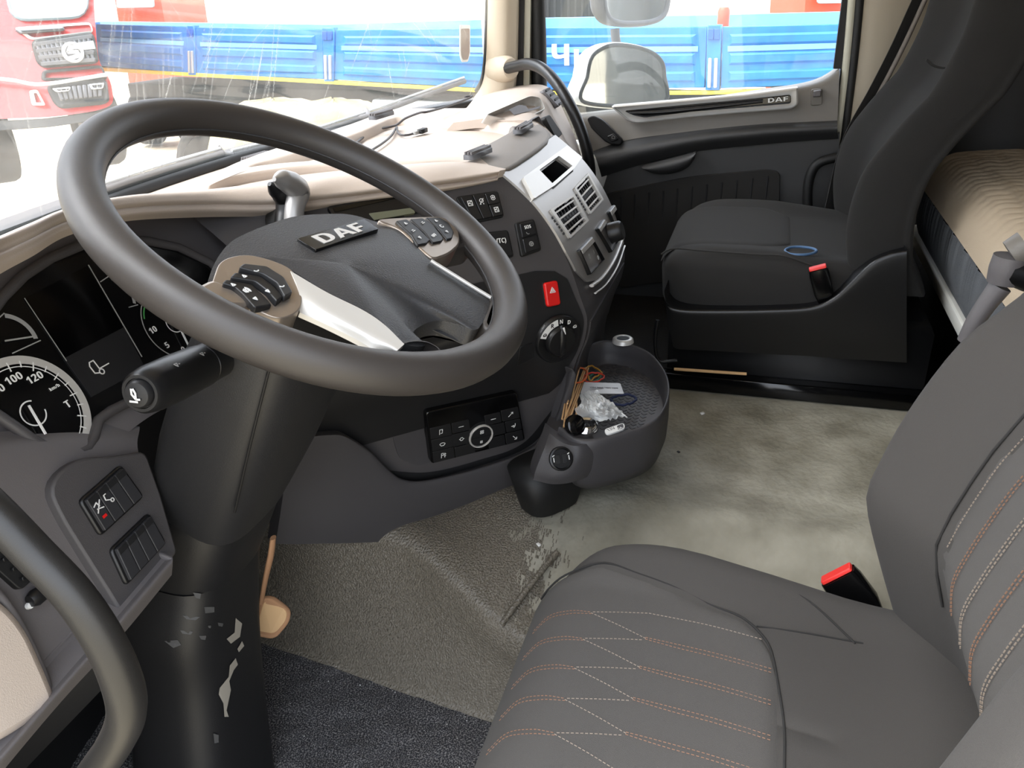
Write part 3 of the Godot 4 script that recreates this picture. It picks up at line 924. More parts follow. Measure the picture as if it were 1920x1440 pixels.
func dashboard():
	var d := thing("dashboard", "truck dashboard with beige top pad, dark wrap-around console and silver vent panel", "dashboard", Vector3(0, 0.25, -0.3))
	var m := mb()
	# body of the wrap-around console
	var rows := []
	for i in 45:
		var y := lerpf(0.800, 0.29, i / 44.0)
		var r := []
		for j in 20: r.append(face_point(lerpf(-0.335, 0.0, j / 19.0), y))
		rows.append(r)
	m.smooth(); m.grid(rows)
	holed_face(m, [[0.800, 0.0, 0.385], [0.29, 0.0, 0.385]], 0.0, 90, 130)
	rows = []
	for i in 45:
		var y := lerpf(0.800, 0.29, i / 44.0)
		var yl := minf(y, 0.775)
		var r := [face_point(0.385, y)]
		r.append(Vector3(0.40, yl, bulge(y) - 0.012))
		r.append(Vector3(0.405, yl, bulge(y) - 0.04))
		r.append(Vector3(0.405, yl, -0.40))
		rows.append(r)
	m.smooth(); m.grid(rows)
	m.flat()
	m.poly([face_point(-0.335, 0.29), face_point(-0.004, 0.29), face_point(0.385, 0.29), Vector3(0.405, 0.29, 0.08), Vector3(0.405, 0.29, -0.40), Vector3(-0.335, 0.29, -0.40)], Vector3.UP)
	part("console_body", m, M.dash, d)
	m = mb()
	box(m, Vector3(0, 0.50, -0.46), Vector3(2.06, 0.56, 0.16), 0.02)
	part("light_blocker", m, M.black, d)  # unseen block added behind the fascia to keep light out
	dash_top(d)
	dash_silver(d)
	dash_switches(d)
	dash_climate(d)
	dash_cluster(d)
	dash_left(d)
	dash_passenger(d)

func dash_top(d: Node3D):
	var e0 := [Vector3(-1.02, 0.905, 0.01), Vector3(-0.8657, 0.8953, -0.09), Vector3(-0.7757, 0.8804, -0.16), Vector3(-0.7026, 0.8708, -0.205), Vector3(-0.6131, 0.8641, -0.25), Vector3(-0.4923, 0.8467, -0.285), Vector3(-0.354, 0.8165, -0.29), Vector3(-0.2705, 0.7986, -0.248), Vector3(-0.2438, 0.7988, -0.212), Vector3(-0.1858, 0.7954, -0.1652), Vector3(-0.0957, 0.7942, -0.0735), Vector3(-0.0292, 0.7951, -0.0083), Vector3(-0.002, 0.7978, 0.0156)]
	var e1 := [Vector3(-1.02, 0.92, 0.025), Vector3(-0.8733, 0.9097, -0.075), Vector3(-0.7849, 0.8931, -0.145), Vector3(-0.7127, 0.8836, -0.19), Vector3(-0.6245, 0.8762, -0.235), Vector3(-0.5054, 0.8596, -0.27), Vector3(-0.368, 0.8323, -0.276), Vector3(-0.2846, 0.8144, -0.236), Vector3(-0.2565, 0.8135, -0.202), Vector3(-0.197, 0.8084, -0.158), Vector3(-0.1128, 0.8078, -0.066), Vector3(-0.0367, 0.806, -0.006), Vector3(-0.0116, 0.8049, 0.018)]
	var e2 := [Vector3(-1.02, 0.923, 0.0), Vector3(-0.8548, 0.9123, -0.095), Vector3(-0.7649, 0.8966, -0.165), Vector3(-0.6915, 0.8874, -0.21), Vector3(-0.6026, 0.8784, -0.255), Vector3(-0.4809, 0.8621, -0.29), Vector3(-0.3387, 0.8379, -0.296), Vector3(-0.2454, 0.8285, -0.258), Vector3(-0.2149, 0.8268, -0.224), Vector3(-0.1499, 0.8248, -0.18), Vector3(-0.0511, 0.8213, -0.09), Vector3(0.0236, 0.8116, -0.045), Vector3(0.0272, 0.8021, 0)]
	var e3 := []
	var e4 := []
	for i in 13:
		var x: float = e2[i].x + i / 12.0 * 0.12
		e4.append(ws_point(x, lerpf(0.835, 0.786, clampf(i / 6.0, 0.0, 1.0))) + Vector3(0, 0, 0.012))
		e3.append(e2[i].lerp(e4[i], 0.4) + Vector3(0, -0.006, 0))
	sheet("top_pad", [e0, e1, e2, e3, e4], 90, 40, Vector3(0, -0.012, -0.004), M.pad, d)
	var b0 := []; var b1 := []
	for i in 9:
		var x := lerpf(-0.1, 1.03, i / 8.0)
		b0.append(ws_point(x, 0.786) + Vector3(0, 0, 0.012))
		b1.append(Vector3(x, 0.786, lerpf(-0.12, -0.2, i / 8.0)))
	sheet("top_base", [b0, b1], 24, 2, Vector3(0, -0.02, 0), M.pad, d)
	# raised platform round a sunken shelf; its right border is grey
	var ou := [Vector3(-0.219, 0.816, -0.3808), Vector3(-0.1437, 0.816, -0.3832), Vector3(-0.0684, 0.816, -0.3316), Vector3(-0.0233, 0.816, -0.2467), Vector3(-0.0032, 0.816, -0.1292), Vector3(0.0199, 0.812, -0.0606), Vector3(-0.0028, 0.803, 0.0097), Vector3(0.1155, 0.803, 0.0235), Vector3(0.3451, 0.803, 0.0131), Vector3(0.4731, 0.808, -0.0441), Vector3(0.5613, 0.816, -0.1011), Vector3(0.6728, 0.816, -0.2471), Vector3(0.6742, 0.816, -0.3872), Vector3(0.6549, 0.816, -0.4721), Vector3(0.4212, 0.816, -0.4632), Vector3(0.1913, 0.816, -0.4634), Vector3(0.0179, 0.816, -0.4596), Vector3(-0.1104, 0.816, -0.4365)]
	var nn := [Vector3(-0.0706, 0.816, -0.4016), Vector3(-0.0502, 0.816, -0.3837), Vector3(-0.0175, 0.816, -0.3413), Vector3(0.0138, 0.816, -0.2659), Vector3(0.042, 0.816, -0.1682), Vector3(0.054, 0.816, -0.0844), Vector3(0.1066, 0.816, -0.0701), Vector3(0.2328, 0.816, -0.0653), Vector3(0.3439, 0.816, -0.0693), Vector3(0.3862, 0.816, -0.0844), Vector3(0.4228, 0.816, -0.1073), Vector3(0.4679, 0.816, -0.1897), Vector3(0.5073, 0.816, -0.3189), Vector3(0.5236, 0.816, -0.4029), Vector3(0.3172, 0.816, -0.3854), Vector3(0.1228, 0.816, -0.3892), Vector3(0.0123, 0.816, -0.4015), Vector3(-0.043, 0.816, -0.4091)]
	var n := 18
	var beige := mb(); var grey := mb()
	var fine_o := even_like(ou, 4); var fine_i := even_like(nn, 4)
	var cnt := fine_o.size()
	for k in 2:
		var mm: MB = [beige, grey][k]
		var i0 := 24 if k == 1 else 36
		var i1 := 36 if k == 1 else 24 + cnt
		var rows := [[], [], [], [], [], [], []]
		for i in range(i0, i1 + 1):
			var a: Vector3 = fine_o[i % cnt]; var b: Vector3 = fine_i[i % cnt]
			var dd := (b - a).normalized()
			rows[0].append(a + dd * 0.002 + Vector3(0, -0.022 if k == 0 else -0.007, 0))
			rows[1].append(a + Vector3(0, -0.006, 0))
			rows[2].append(a + dd * 0.002 + Vector3(0, -0.001, 0))
			rows[3].append(a + dd * 0.008)
			rows[4].append(b - dd * 0.008)
			rows[5].append(b + Vector3(0, -0.003, 0))
			rows[6].append(b + dd * 0.010 + Vector3(0, -0.021, 0))
		mm.smooth(); mm.grid(rows)
	part("platform", beige, M.pad, d)
	part("platform_border", grey, M.pad_grey, d)
	var fl := mb()
	var low := []
	for i in cnt: low.append(fine_i[i] + (fine_o[i] - fine_i[i]).normalized() * 0.012 + Vector3(0, -0.0195, 0))
	fl.flat(); fl.poly(low, Vector3.UP)
	part("shelf", fl, M.pad, d)

func even_like(p: Array, k: int) -> Array:                     # closed smooth curve with k points for each given one
	return cr(p, p.size() * k, true)

func dash_silver(d: Node3D):
	var m := mb()
	holed_face(m, [[0.798, 0.003, 0.378], [0.67, 0.003, 0.385], [0.635, 0.012, 0.385], [0.605, 0.05, 0.385], [0.58, 0.14, 0.385]], 0.004, 110, 120)
	var p := part("vent_panel", m, M.silver, d, "silver vent panel")
	# drawer front with finger recess
	var holes := console_holes()
	var q: Array = holes[0]
	var n := out_normal(q)
	m = mb()
	ring_plate(m, [Vector3(0.038, 0.7811, 0.0391), Vector3(0.3519, 0.7804, 0.04), Vector3(0.3664, 0.7549, 0.0676), Vector3(0.0003, 0.7548, 0.0676)], q, n, 0.007, 0.004)
	part("drawer_front", m, M.silver_light, p, "bright silver drawer front")
	m = mb()
	well(m, q, n, 0.0, 0.035)
	part("finger_recess", m, M.black, p)
	# vents
	for k in 2:
		var v: Array = holes[1 + k]
		n = out_normal(v)
		var o := mb()
		ring_plate(o, sub_quad(v, -0.08, -0.05, 1.08, 1.05), sub_quad(v, 0.02, 0.02, 0.98, 0.98), n, 0.004, 0.003)
		var fr := part("vent_frame", o, M.silver_light, p)
		m = mb()
		well(m, sub_quad(v, 0.02, 0.02, 0.98, 0.98), n, -0.002, 0.04)
		part("vent_duct", m, M.black, fr)
		for i in 4:
			var s := sub_quad(v, 0.02, 0.13 + i * 0.24, 0.98, 0.13 + i * 0.24)
			m = mb()
			bar(m, s[0] + n * 0.001, s[1] + n * 0.001, 0.0032, 0.0022, n, 0.0005)
			part("slat", m, M.silver_light, fr)
		for i in 7:
			var s := sub_quad(v, 0.08 + i * 0.14, 0.02, 0.08 + i * 0.14, 0.98)
			m = mb()
			bar(m, s[0] - n * 0.007, s[3] - n * 0.007, 0.0022, 0.010, n, 0.0005)
			part("vane", m, M.satin, fr)
		m = mb()
		for i in 6:
			var s := sub_quad(v, -0.15, 0.2 + i * 0.12, -0.11, 0.2 + i * 0.12)
			bar(m, s[0] + n * 0.001, s[1] + n * 0.001, 0.004, 0.004, n, 0.0005)
		part("thumb_wheel", m, M.satin, fr)
	# switch modules below the vents
	q = [Vector3(0.0526, 0.6598, 0.1292), Vector3(0.1506, 0.6562, 0.1308), Vector3(0.179, 0.6048, 0.1496), Vector3(0.063, 0.6131, 0.1469)]
	var a := key("switch_module", q, 0.008, M.satin, p, 0.003, 0.002)
	key("module_top", shift(sub_quad(q, 0.05, 0.03, 0.95, 0.2), out_normal(q) * 0.008), 0.0008, M.silver_light, a, 0.001, 0.0003)
	icon("symbol", q, 0.3, 0.45, [[[-1, -1], [-1, 1], [0, 1]], [[0.5, -1], [0.5, 1]]], 0.004, 0.0012, M.print_dim, a, 0.0085)
	icon("symbol", q, 0.6, 0.45, [[[-0.6, -0.8], [0.6, -0.8], [0.6, 0.8], [-0.6, 0.8]], [[-0.6, 0], [0.6, 0]]], 0.004, 0.0012, M.print_dim, a, 0.0085)
	icon("symbol", q, 0.68, 0.72, [arc(0, 0, 1, 0, 360)], 0.0035, 0.0012, M.print, a, 0.0085)
	q = [Vector3(0.2046, 0.6567, 0.1306), Vector3(0.2701, 0.6582, 0.1299), Vector3(0.3413, 0.6006, 0.151), Vector3(0.2457, 0.5996, 0.1513)]
	a = key("knob_module", q, 0.008, M.satin, p, 0.003, 0.002)
	m = mb()
	lathe(m, Vector3(0.2739, 0.6319, 0.148), face_normal(0.3, 0.62), [Vector2(0, 0.026), Vector2(0.016, 0.026), Vector2(0.019, 0.022), Vector2(0.0200, 0.0), Vector2(0.022, 0.0)], 24)
	part("light_knob", m, M.button, a)
	key("module_top", shift(sub_quad(q, 0.05, 0.03, 0.95, 0.16), out_normal(q) * 0.008), 0.0008, M.silver_light, a, 0.001, 0.0003)
	q = [Vector3(0.3269, 0.659, 0.1296), Vector3(0.3856, 0.659, 0.1295), Vector3(0.3981, 0.6077, 0.1487), Vector3(0.3407, 0.6074, 0.1488)]
	a = key("switch_module", q, 0.008, M.satin, p, 0.003, 0.002)
	key("module_top", shift(sub_quad(q, 0.05, 0.03, 0.95, 0.2), out_normal(q) * 0.008), 0.0008, M.silver_light, a, 0.001, 0.0003)
	# chrome strips and storage lid
	m = mb()
	tube(m, [Vector3(0.0655, 0.5942, 0.154), Vector3(0.1507, 0.5833, 0.1574), Vector3(0.268, 0.5815, 0.158), Vector3(0.3845, 0.5924, 0.1546)], 0.0045, 8, 20, true, 0.6)
	part("chrome_strip", m, M.silver_light, d)
	m = mb()
	tube(m, [Vector3(0.0739, 0.5778, 0.1591), Vector3(0.1613, 0.5663, 0.1627), Vector3(0.2767, 0.5644, 0.1632), Vector3(0.383, 0.5758, 0.1597)], 0.0025, 8, 20, true, 0.6)
	part("chrome_strip", m, M.silver_light, d)
	m = mb()
	patch(m, [[0.545, 0.02, 0.365], [0.43, 0.03, 0.365]], 0.003, 12, 16)
	part("storage_lid", m, M.dash_low, d)

func dash_switches(d: Node3D):
	var m := mb()
	# lower black field
	patch(m, [[0.652, -0.34, -0.045], [0.646, -0.34, -0.022], [0.63, -0.34, -0.010], [0.56, -0.34, -0.006], [0.49, -0.34, -0.008], [0.44, -0.34, -0.015], [0.425, -0.34, -0.03]], 0.003, 24, 50)
	var bp := part("control_panel", m, M.black, d, "black control panel")
	# radio slot, mostly behind the wheel
	var q := [Vector3(-0.2138, 0.7861, -0.1854), Vector3(-0.0933, 0.7942, -0.075), Vector3(-0.1117, 0.7656, -0.0593), Vector3(-0.226, 0.752, -0.1595)]
	var a := key("radio", q, 0.006, M.satin, d, 0.004, 0.001)
	key("radio_slot", shift(sub_quad(q, 0.04, 0.1, 0.96, 0.26), out_normal(q) * 0.006), 0.001, M.gloss, a, 0.001, 0.0003)
	key("radio_display", [Vector3(-0.1869, 0.7742, -0.1311), Vector3(-0.1383, 0.7729, -0.0812), Vector3(-0.1417, 0.7655, -0.0769), Vector3(-0.1882, 0.7649, -0.1228)], 0.001, mat(Color(0.42, 0.43, 0.36), 0.3), a, 0.001, 0.0003)
	# bank of four switches
	q = [Vector3(-0.0767, 0.7758, -0.0355), Vector3(-0.024, 0.7757, 0.0173), Vector3(-0.0449, 0.7388, 0.033), Vector3(-0.0875, 0.737, -0.0083)]
	a = key("switch_bank", q, 0.003, M.rubber, d, 0.006, 0.001)
	var n := out_normal(q)
	var gl := [[[[-0.8, -0.9], [-0.8, 0.9], [0.8, 0.9], [0.8, -0.9], [-0.8, -0.9]], [[-0.8, -0.3], [0.8, 0.9]], [[-0.8, 0.3], [0.8, -0.6]]], [[[-0.9, -1], [0.9, 1]], arc(0, 0.3, 0.7, 0, 360), [[-0.6, -0.8], [-0.6, -1.1]], [[0.5, -0.8], [0.5, -1.1]]], [arc(0, 0, 0.9, 20, 160), arc(0, 0, 0.9, 200, 340), [[-0.8, 0], [0.8, 0]], [[0, -0.5], [0, 0.5]]]]
	for i in 3:
		if i < 2:
			var s := shift(sub_quad(q, 0.07 + i * 0.29, 0.06, 0.345 + i * 0.29, 0.94), n * 0.003)
			var k := key("switch", s, 0.004, M.button, a, 0.002, 0.001)
			icon("symbol", s, 0.5, 0.32, gl[i], 0.0045, 0.0011, M.print, k, 0.0045)
		else:
			for j in 2:
				var s := shift(sub_quad(q, 0.65, 0.06 + 0.45 * j, 0.95, 0.49 + 0.45 * j), n * 0.003)
				var k := key("switch", s, 0.004, M.button, a, 0.002, 0.001)
				icon("symbol", s, 0.5, 0.5, gl[2 if j == 0 else 0], 0.0042, 0.0011, M.print, k, 0.0045)
	# single switch marked TC
	q = [Vector3(-0.0813, 0.7223, 0.0092), Vector3(-0.0516, 0.72, 0.0406), Vector3(-0.0642, 0.6801, 0.0527), Vector3(-0.0894, 0.6803, 0.0275)]
	a = key("switch_bank", q, 0.003, M.rubber, d, 0.005, 0.001)
	var s1 := shift(sub_quad(q, 0.1, 0.06, 0.92, 0.94), out_normal(q) * 0.003)
	var k1 := key("switch", s1, 0.004, M.button, a, 0.002, 0.001)
	var ex: Vector3 = (s1[1] - s1[0]).normalized()
	letters("lettering", "(TC)", s1[0].lerp(s1[1], 0.55).lerp(s1[3].lerp(s1[2], 0.55), 0.35) + out_normal(s1) * 0.0045, ex, out_normal(s1).cross(ex), 0.0075, M.print, k1, 0.9)
	# emergency call and differential switches
	q = [Vector3(-0.0384, 0.7281, 0.0477), Vector3(-0.0124, 0.7294, 0.0726), Vector3(-0.0278, 0.6818, 0.0883), Vector3(-0.0563, 0.6773, 0.0619)]
	a = key("switch_bank", q, 0.005, M.rubber, d, 0.005, 0.002)
	n = out_normal(q)
	for j in 2:
		var s := shift(sub_quad(q, 0.16, 0.07 + 0.45 * j, 0.86, 0.48 + 0.45 * j), n * 0.005)
		var k := key("switch", s, 0.004, M.button, a, 0.002, 0.001)
		ex = (s[1] - s[0]).normalized()
		if j == 0:
			letters("lettering", "SOS", s[0].lerp(s[1], 0.5).lerp(s[3].lerp(s[2], 0.5), 0.35) + n * 0.0045, ex, n.cross(ex), 0.0055, M.print, k, 0.9)
			icon("symbol", s, 0.45, 0.72, [arc(0, 0, 1, 180, 290)], 0.003, 0.0012, M.print_dim, k, 0.0045)
		else:
			icon("symbol", s, 0.5, 0.5, [arc(0, 0, 0.9, 0, 360), [[-0.9, 0], [0.9, 0]], [[0, -0.9], [0, 0.9]]], 0.004, 0.0011, M.print_dim, k, 0.0045)
	# hazard warning button
	q = [Vector3(-0.0467, 0.6344, 0.0932), Vector3(-0.0258, 0.6343, 0.1141), Vector3(-0.0324, 0.5913, 0.1216), Vector3(-0.0534, 0.5918, 0.1005)]
	key("button_well", q, 0.0015, M.rubber, bp, 0.006, 0.0005)
	var hz := key("hazard_button", sub_quad(q, 0.06, 0.04, 0.94, 0.96), 0.007, M.red, bp, 0.005, 0.0025)
	hz.set_meta("label", "red hazard button")
	icon("triangle", q, 0.5, 0.35, [[[-1, -0.8], [1, -0.8], [0, 0.9], [-1, -0.8]], [[-0.4, -0.4], [0.4, -0.4], [0, 0.25], [-0.4, -0.4]]], 0.005, 0.0012, M.print, hz, 0.0075)
	# gear selector
	var o: Vector3 = Vector3(-0.0435, 0.5359, 0.1182)
	n = face_normal(o.x, o.y)
	ex = Vector3(1, 0, 1).normalized()
	ex = (ex - n * ex.dot(n)).normalized()
	var ey := n.cross(ex)
	m = mb()
	lathe(m, o, n, [Vector2(0.0435, 0), Vector2(0.0429, 0.006), Vector2(0.0410, 0.008), Vector2(0.0384, 0.008), Vector2(0.0358, 0.007), Vector2(0, 0.007)], 40)
	var gs := part("gear_selector", m, M.satin, bp, "round gear selector")
	m = mb()
	for i in 12:
		var a0 := deg_to_rad(lerpf(98, 162, i / 12.0)); var a1 := deg_to_rad(lerpf(98, 162, (i + 1) / 12.0))
		var u := n * 0.0089
		m.flat()
		m.quad(o + u + (ex * cos(a0) + ey * sin(a0)) * 0.0288, o + u + (ex * cos(a1) + ey * sin(a1)) * 0.0288, o + u + (ex * cos(a1) + ey * sin(a1)) * 0.0403, o + u + (ex * cos(a0) + ey * sin(a0)) * 0.0403)
	part("white_sector", m, M.print, gs)
	var ang := [150.0, 118.0, 88.0, 62.0, 36.0]
	for i in 5:
		var t := ["", "R", "N", "D", ""][i] as String
		var c := o + n * 0.0092 + (ex * cos(deg_to_rad(ang[i])) + ey * sin(deg_to_rad(ang[i]))) * 0.0346
		if t:
			letters("lettering", t, c, ex, ey, 0.0072, M.rubber if i < 2 else M.print, gs)
		else:
			m = mb()
			strokes(m, c, ex, ey, [[[-1, -0.3], [-0.4, 0.5], [0.6, 0.5], [0.9, -0.3]], arc(-0.4, -0.5, 0.3, 0, 360, 6), arc(0.5, -0.5, 0.3, 0, 360, 6)], 0.0009, 0.0036)
			part("symbol", m, M.rubber if i < 2 else M.print, gs)
	m = mb()
	lathe(m, o + n * 0.008, n, [Vector2(0.0275, 0), Vector2(0.0269, 0.006), Vector2(0.0243, 0.009), Vector2(0.0, 0.009)], 32)
	var kn := part("selector_knob", m, M.satin, gs)
	m = mb()
	var gp := []
	for i in 15:
		var t := i / 14.0 * 2.0 - 1.0
		gp.append(o + n * (0.010 + 0.006 * (1.0 - t * t)) + ey * t * 0.0288)
	tube(m, gp, [0.004, 0.0065, 0.007, 0.0065, 0.005], 10)
	part("grip", m, M.satin, kn)
	m = mb()
	bar(m, o + n * 0.019 + ey * 0.015 + ex * 0.003, o + n * 0.0165 + ey * 0.027 + ex * 0.001, 0.0035, 0.002, n, 0.0005)
	part("pointer", m, M.print, kn)
	key("card_slot", [Vector3(-0.0959, 0.5383, 0.0675), Vector3(-0.0789, 0.5404, 0.0847), Vector3(-0.0748, 0.5111, 0.0846), Vector3(-0.0955, 0.5021, 0.0605)], 0.002, M.satin, bp, 0.003, 0.0005)

func dash_climate(d: Node3D):
	# recess lining
	var m := mb()
	loft(m, [[Vector3(-0.351, 0.4909, -0.202), Vector3(-0.3029, 0.4798, -0.1581), Vector3(-0.2689, 0.4946, -0.1186), Vector3(-0.2175, 0.4885, -0.0694), Vector3(-0.1503, 0.4851, -0.0034), Vector3(-0.0943, 0.4863, 0.053), Vector3(-0.0404, 0.4914, 0.1087)], [Vector3(-0.3185, 0.4308, -0.196), Vector3(-0.2813, 0.4137, -0.1622), Vector3(-0.2426, 0.4011, -0.126), Vector3(-0.1888, 0.384, -0.0748), Vector3(-0.1257, 0.3806, -0.0119), Vector3(-0.0665, 0.3825, 0.0474), Vector3(-0.0165, 0.4279, 0.1053)], [Vector3(-0.2971, 0.3879, -0.1744), Vector3(-0.2668, 0.3635, -0.1454), Vector3(-0.2318, 0.3364, -0.1119), Vector3(-0.1877, 0.3152, -0.0691), Vector3(-0.1228, 0.3087, -0.0045), Vector3(-0.0581, 0.3162, 0.0607), Vector3(-0.0158, 0.3595, 0.1054)]], 40, 16, Vector3(0.004, 0, -0.01))
	part("climate_recess", m, M.black, d)
	m = mb()
	loft(m, [[Vector3(-0.2382, 0.4306, -0.1086), Vector3(-0.2222, 0.4329, -0.092), Vector3(-0.2009, 0.4319, -0.071)], [Vector3(-0.2274, 0.3817, -0.1064), Vector3(-0.2095, 0.3788, -0.0887), Vector3(-0.1905, 0.3756, -0.0699)], [Vector3(-0.2147, 0.3624, -0.0948), Vector3(-0.2034, 0.353, -0.084), Vector3(-0.189, 0.3528, -0.0696)]], 12, 8, Vector3(0.004, 0, -0.01))
	part("pocket", m, M.dash_low, d)
	var q := [Vector3(-0.2073, 0.4636, -0.0641), Vector3(-0.0879, 0.4541, 0.0526), Vector3(-0.0655, 0.3489, 0.0579), Vector3(-0.193, 0.3578, -0.0692)]
	var c := key("climate_panel", q, 0.010, M.gloss, d, 0.006, 0.002)
	c.set_meta("label", "black climate control panel")
	var n := out_normal(q)
	q = shift(q, n * 0.010)
	var rect_ := [[0.02, 0.30, 0.235, 0.52], [0.02, 0.53, 0.235, 0.75], [0.02, 0.76, 0.235, 0.98], [0.245, 0.30, 0.43, 0.50], [0.235, 0.52, 0.42, 0.76], [0.245, 0.78, 0.45, 0.98], [0.60, 0.30, 0.775, 0.50], [0.785, 0.28, 0.98, 0.50], [0.62, 0.52, 0.80, 0.74], [0.81, 0.52, 0.98, 0.74], [0.60, 0.77, 0.78, 0.98], [0.79, 0.76, 0.98, 0.98]]
	var ic := [[[[-0.6, -1], [-0.6, 1], [0.5, 1], [0.5, 0.2]], [[-0.2, -0.6], [0.5, -0.6], [0.5, -0.1]]], [arc(0, -1, 1.4, 40, 140), [[-1.1, -0.1], [-0.5, -0.9], [0.5, -0.9], [1.1, -0.1]]], [[[-1, -1], [-1, 1], [-0.2, 1], [-0.2, 0.1], [-1, 0.1]], [[0.4, -1], [0.4, 1]], [[0.1, 0.5], [0.8, 0.5]], [[0.1, -0.3], [0.8, -0.3]]], [[[-1, 0], [1, 0]]], [arc(0, 0, 0.7, 0, 360, 6), [[-1, 0], [-0.7, 0]], [[0.7, 0], [1, 0]]], [], [[[-1, 0], [1, 0]]], [[[-0.8, -0.8], [0.8, 0.8]], [[0.1, 0.9], [0.9, 0.9], [0.9, 0.1]]], [], [[[-1, 0], [0.1, 0]], [[-0.3, 0.4], [0.2, 0], [-0.3, -0.4]], [[0.6, 1], [0.6, 0], [0.2, -0.8]]], [], [[[-0.8, 0.8], [0.8, -0.8]], [[0.0, -0.9], [0.9, -0.9], [0.9, 0.0]]]]
	for i in 12:
		var r: Array = rect_[i]
		var s := sub_quad(q, r[0], r[1], r[2], r[3])
		var k := key("button", s, 0.0016, M.button, c, 0.002, 0.0006, n, 0.001)
		if ic[i].size(): icon("symbol", s, 0.5, 0.5, ic[i], 0.0045, 0.0011, M.print, k, 0.002)
	var o: Vector3 = Vector3(-0.1362, 0.3859, 0.0034)
	m = mb()
	lathe(m, o, n, [Vector2(0.030, 0), Vector2(0.029, 0.003), Vector2(0.025, 0.004)], 40)
	part("dial_collar", m, M.satin, c)
	m = mb()
	lathe(m, o, n, [Vector2(0.0228, 0.002), Vector2(0.0228, 0.0055), Vector2(0.0218, 0.007), Vector2(0.0200, 0.0065), Vector2(0.0196, 0.004)], 40)
	part("dial_ring", m, M.silver_light, c, "silver ring of fan dial")
	m = mb()
	lathe(m, o, n, [Vector2(0.0196, 0.004), Vector2(0.0185, 0.0055), Vector2(0.0, 0.0062)], 40)
	var dl := part("fan_dial", m, M.button, c)
	var ex: Vector3 = (q[1] - q[0]).normalized()
	var ey := n.cross(ex)
	m = mb()
	strokes(m, o + n * 0.0068, ex, ey, [[[-4.3, 0], [4.3, 0]]], 0.0005, 0.0045)
	part("divider", m, M.rubber, dl)
	for j in 2:
		m = mb()
		var s := 0.0022 if j == 0 else 0.0015
		strokes(m, o + n * 0.0068 + ey * (0.010 if j == 0 else -0.010), ex, ey, [arc(-0.8, 0.8, 0.7, 0, 360, 6), arc(0.8, 0.8, 0.7, 0, 360, 6), arc(-0.8, -0.8, 0.7, 0, 360, 6), arc(0.8, -0.8, 0.7, 0, 360, 6)], 0.0008, s)
		part("symbol", m, M.print, dl)
	# grey lower panel with rolled lip
	m = mb()
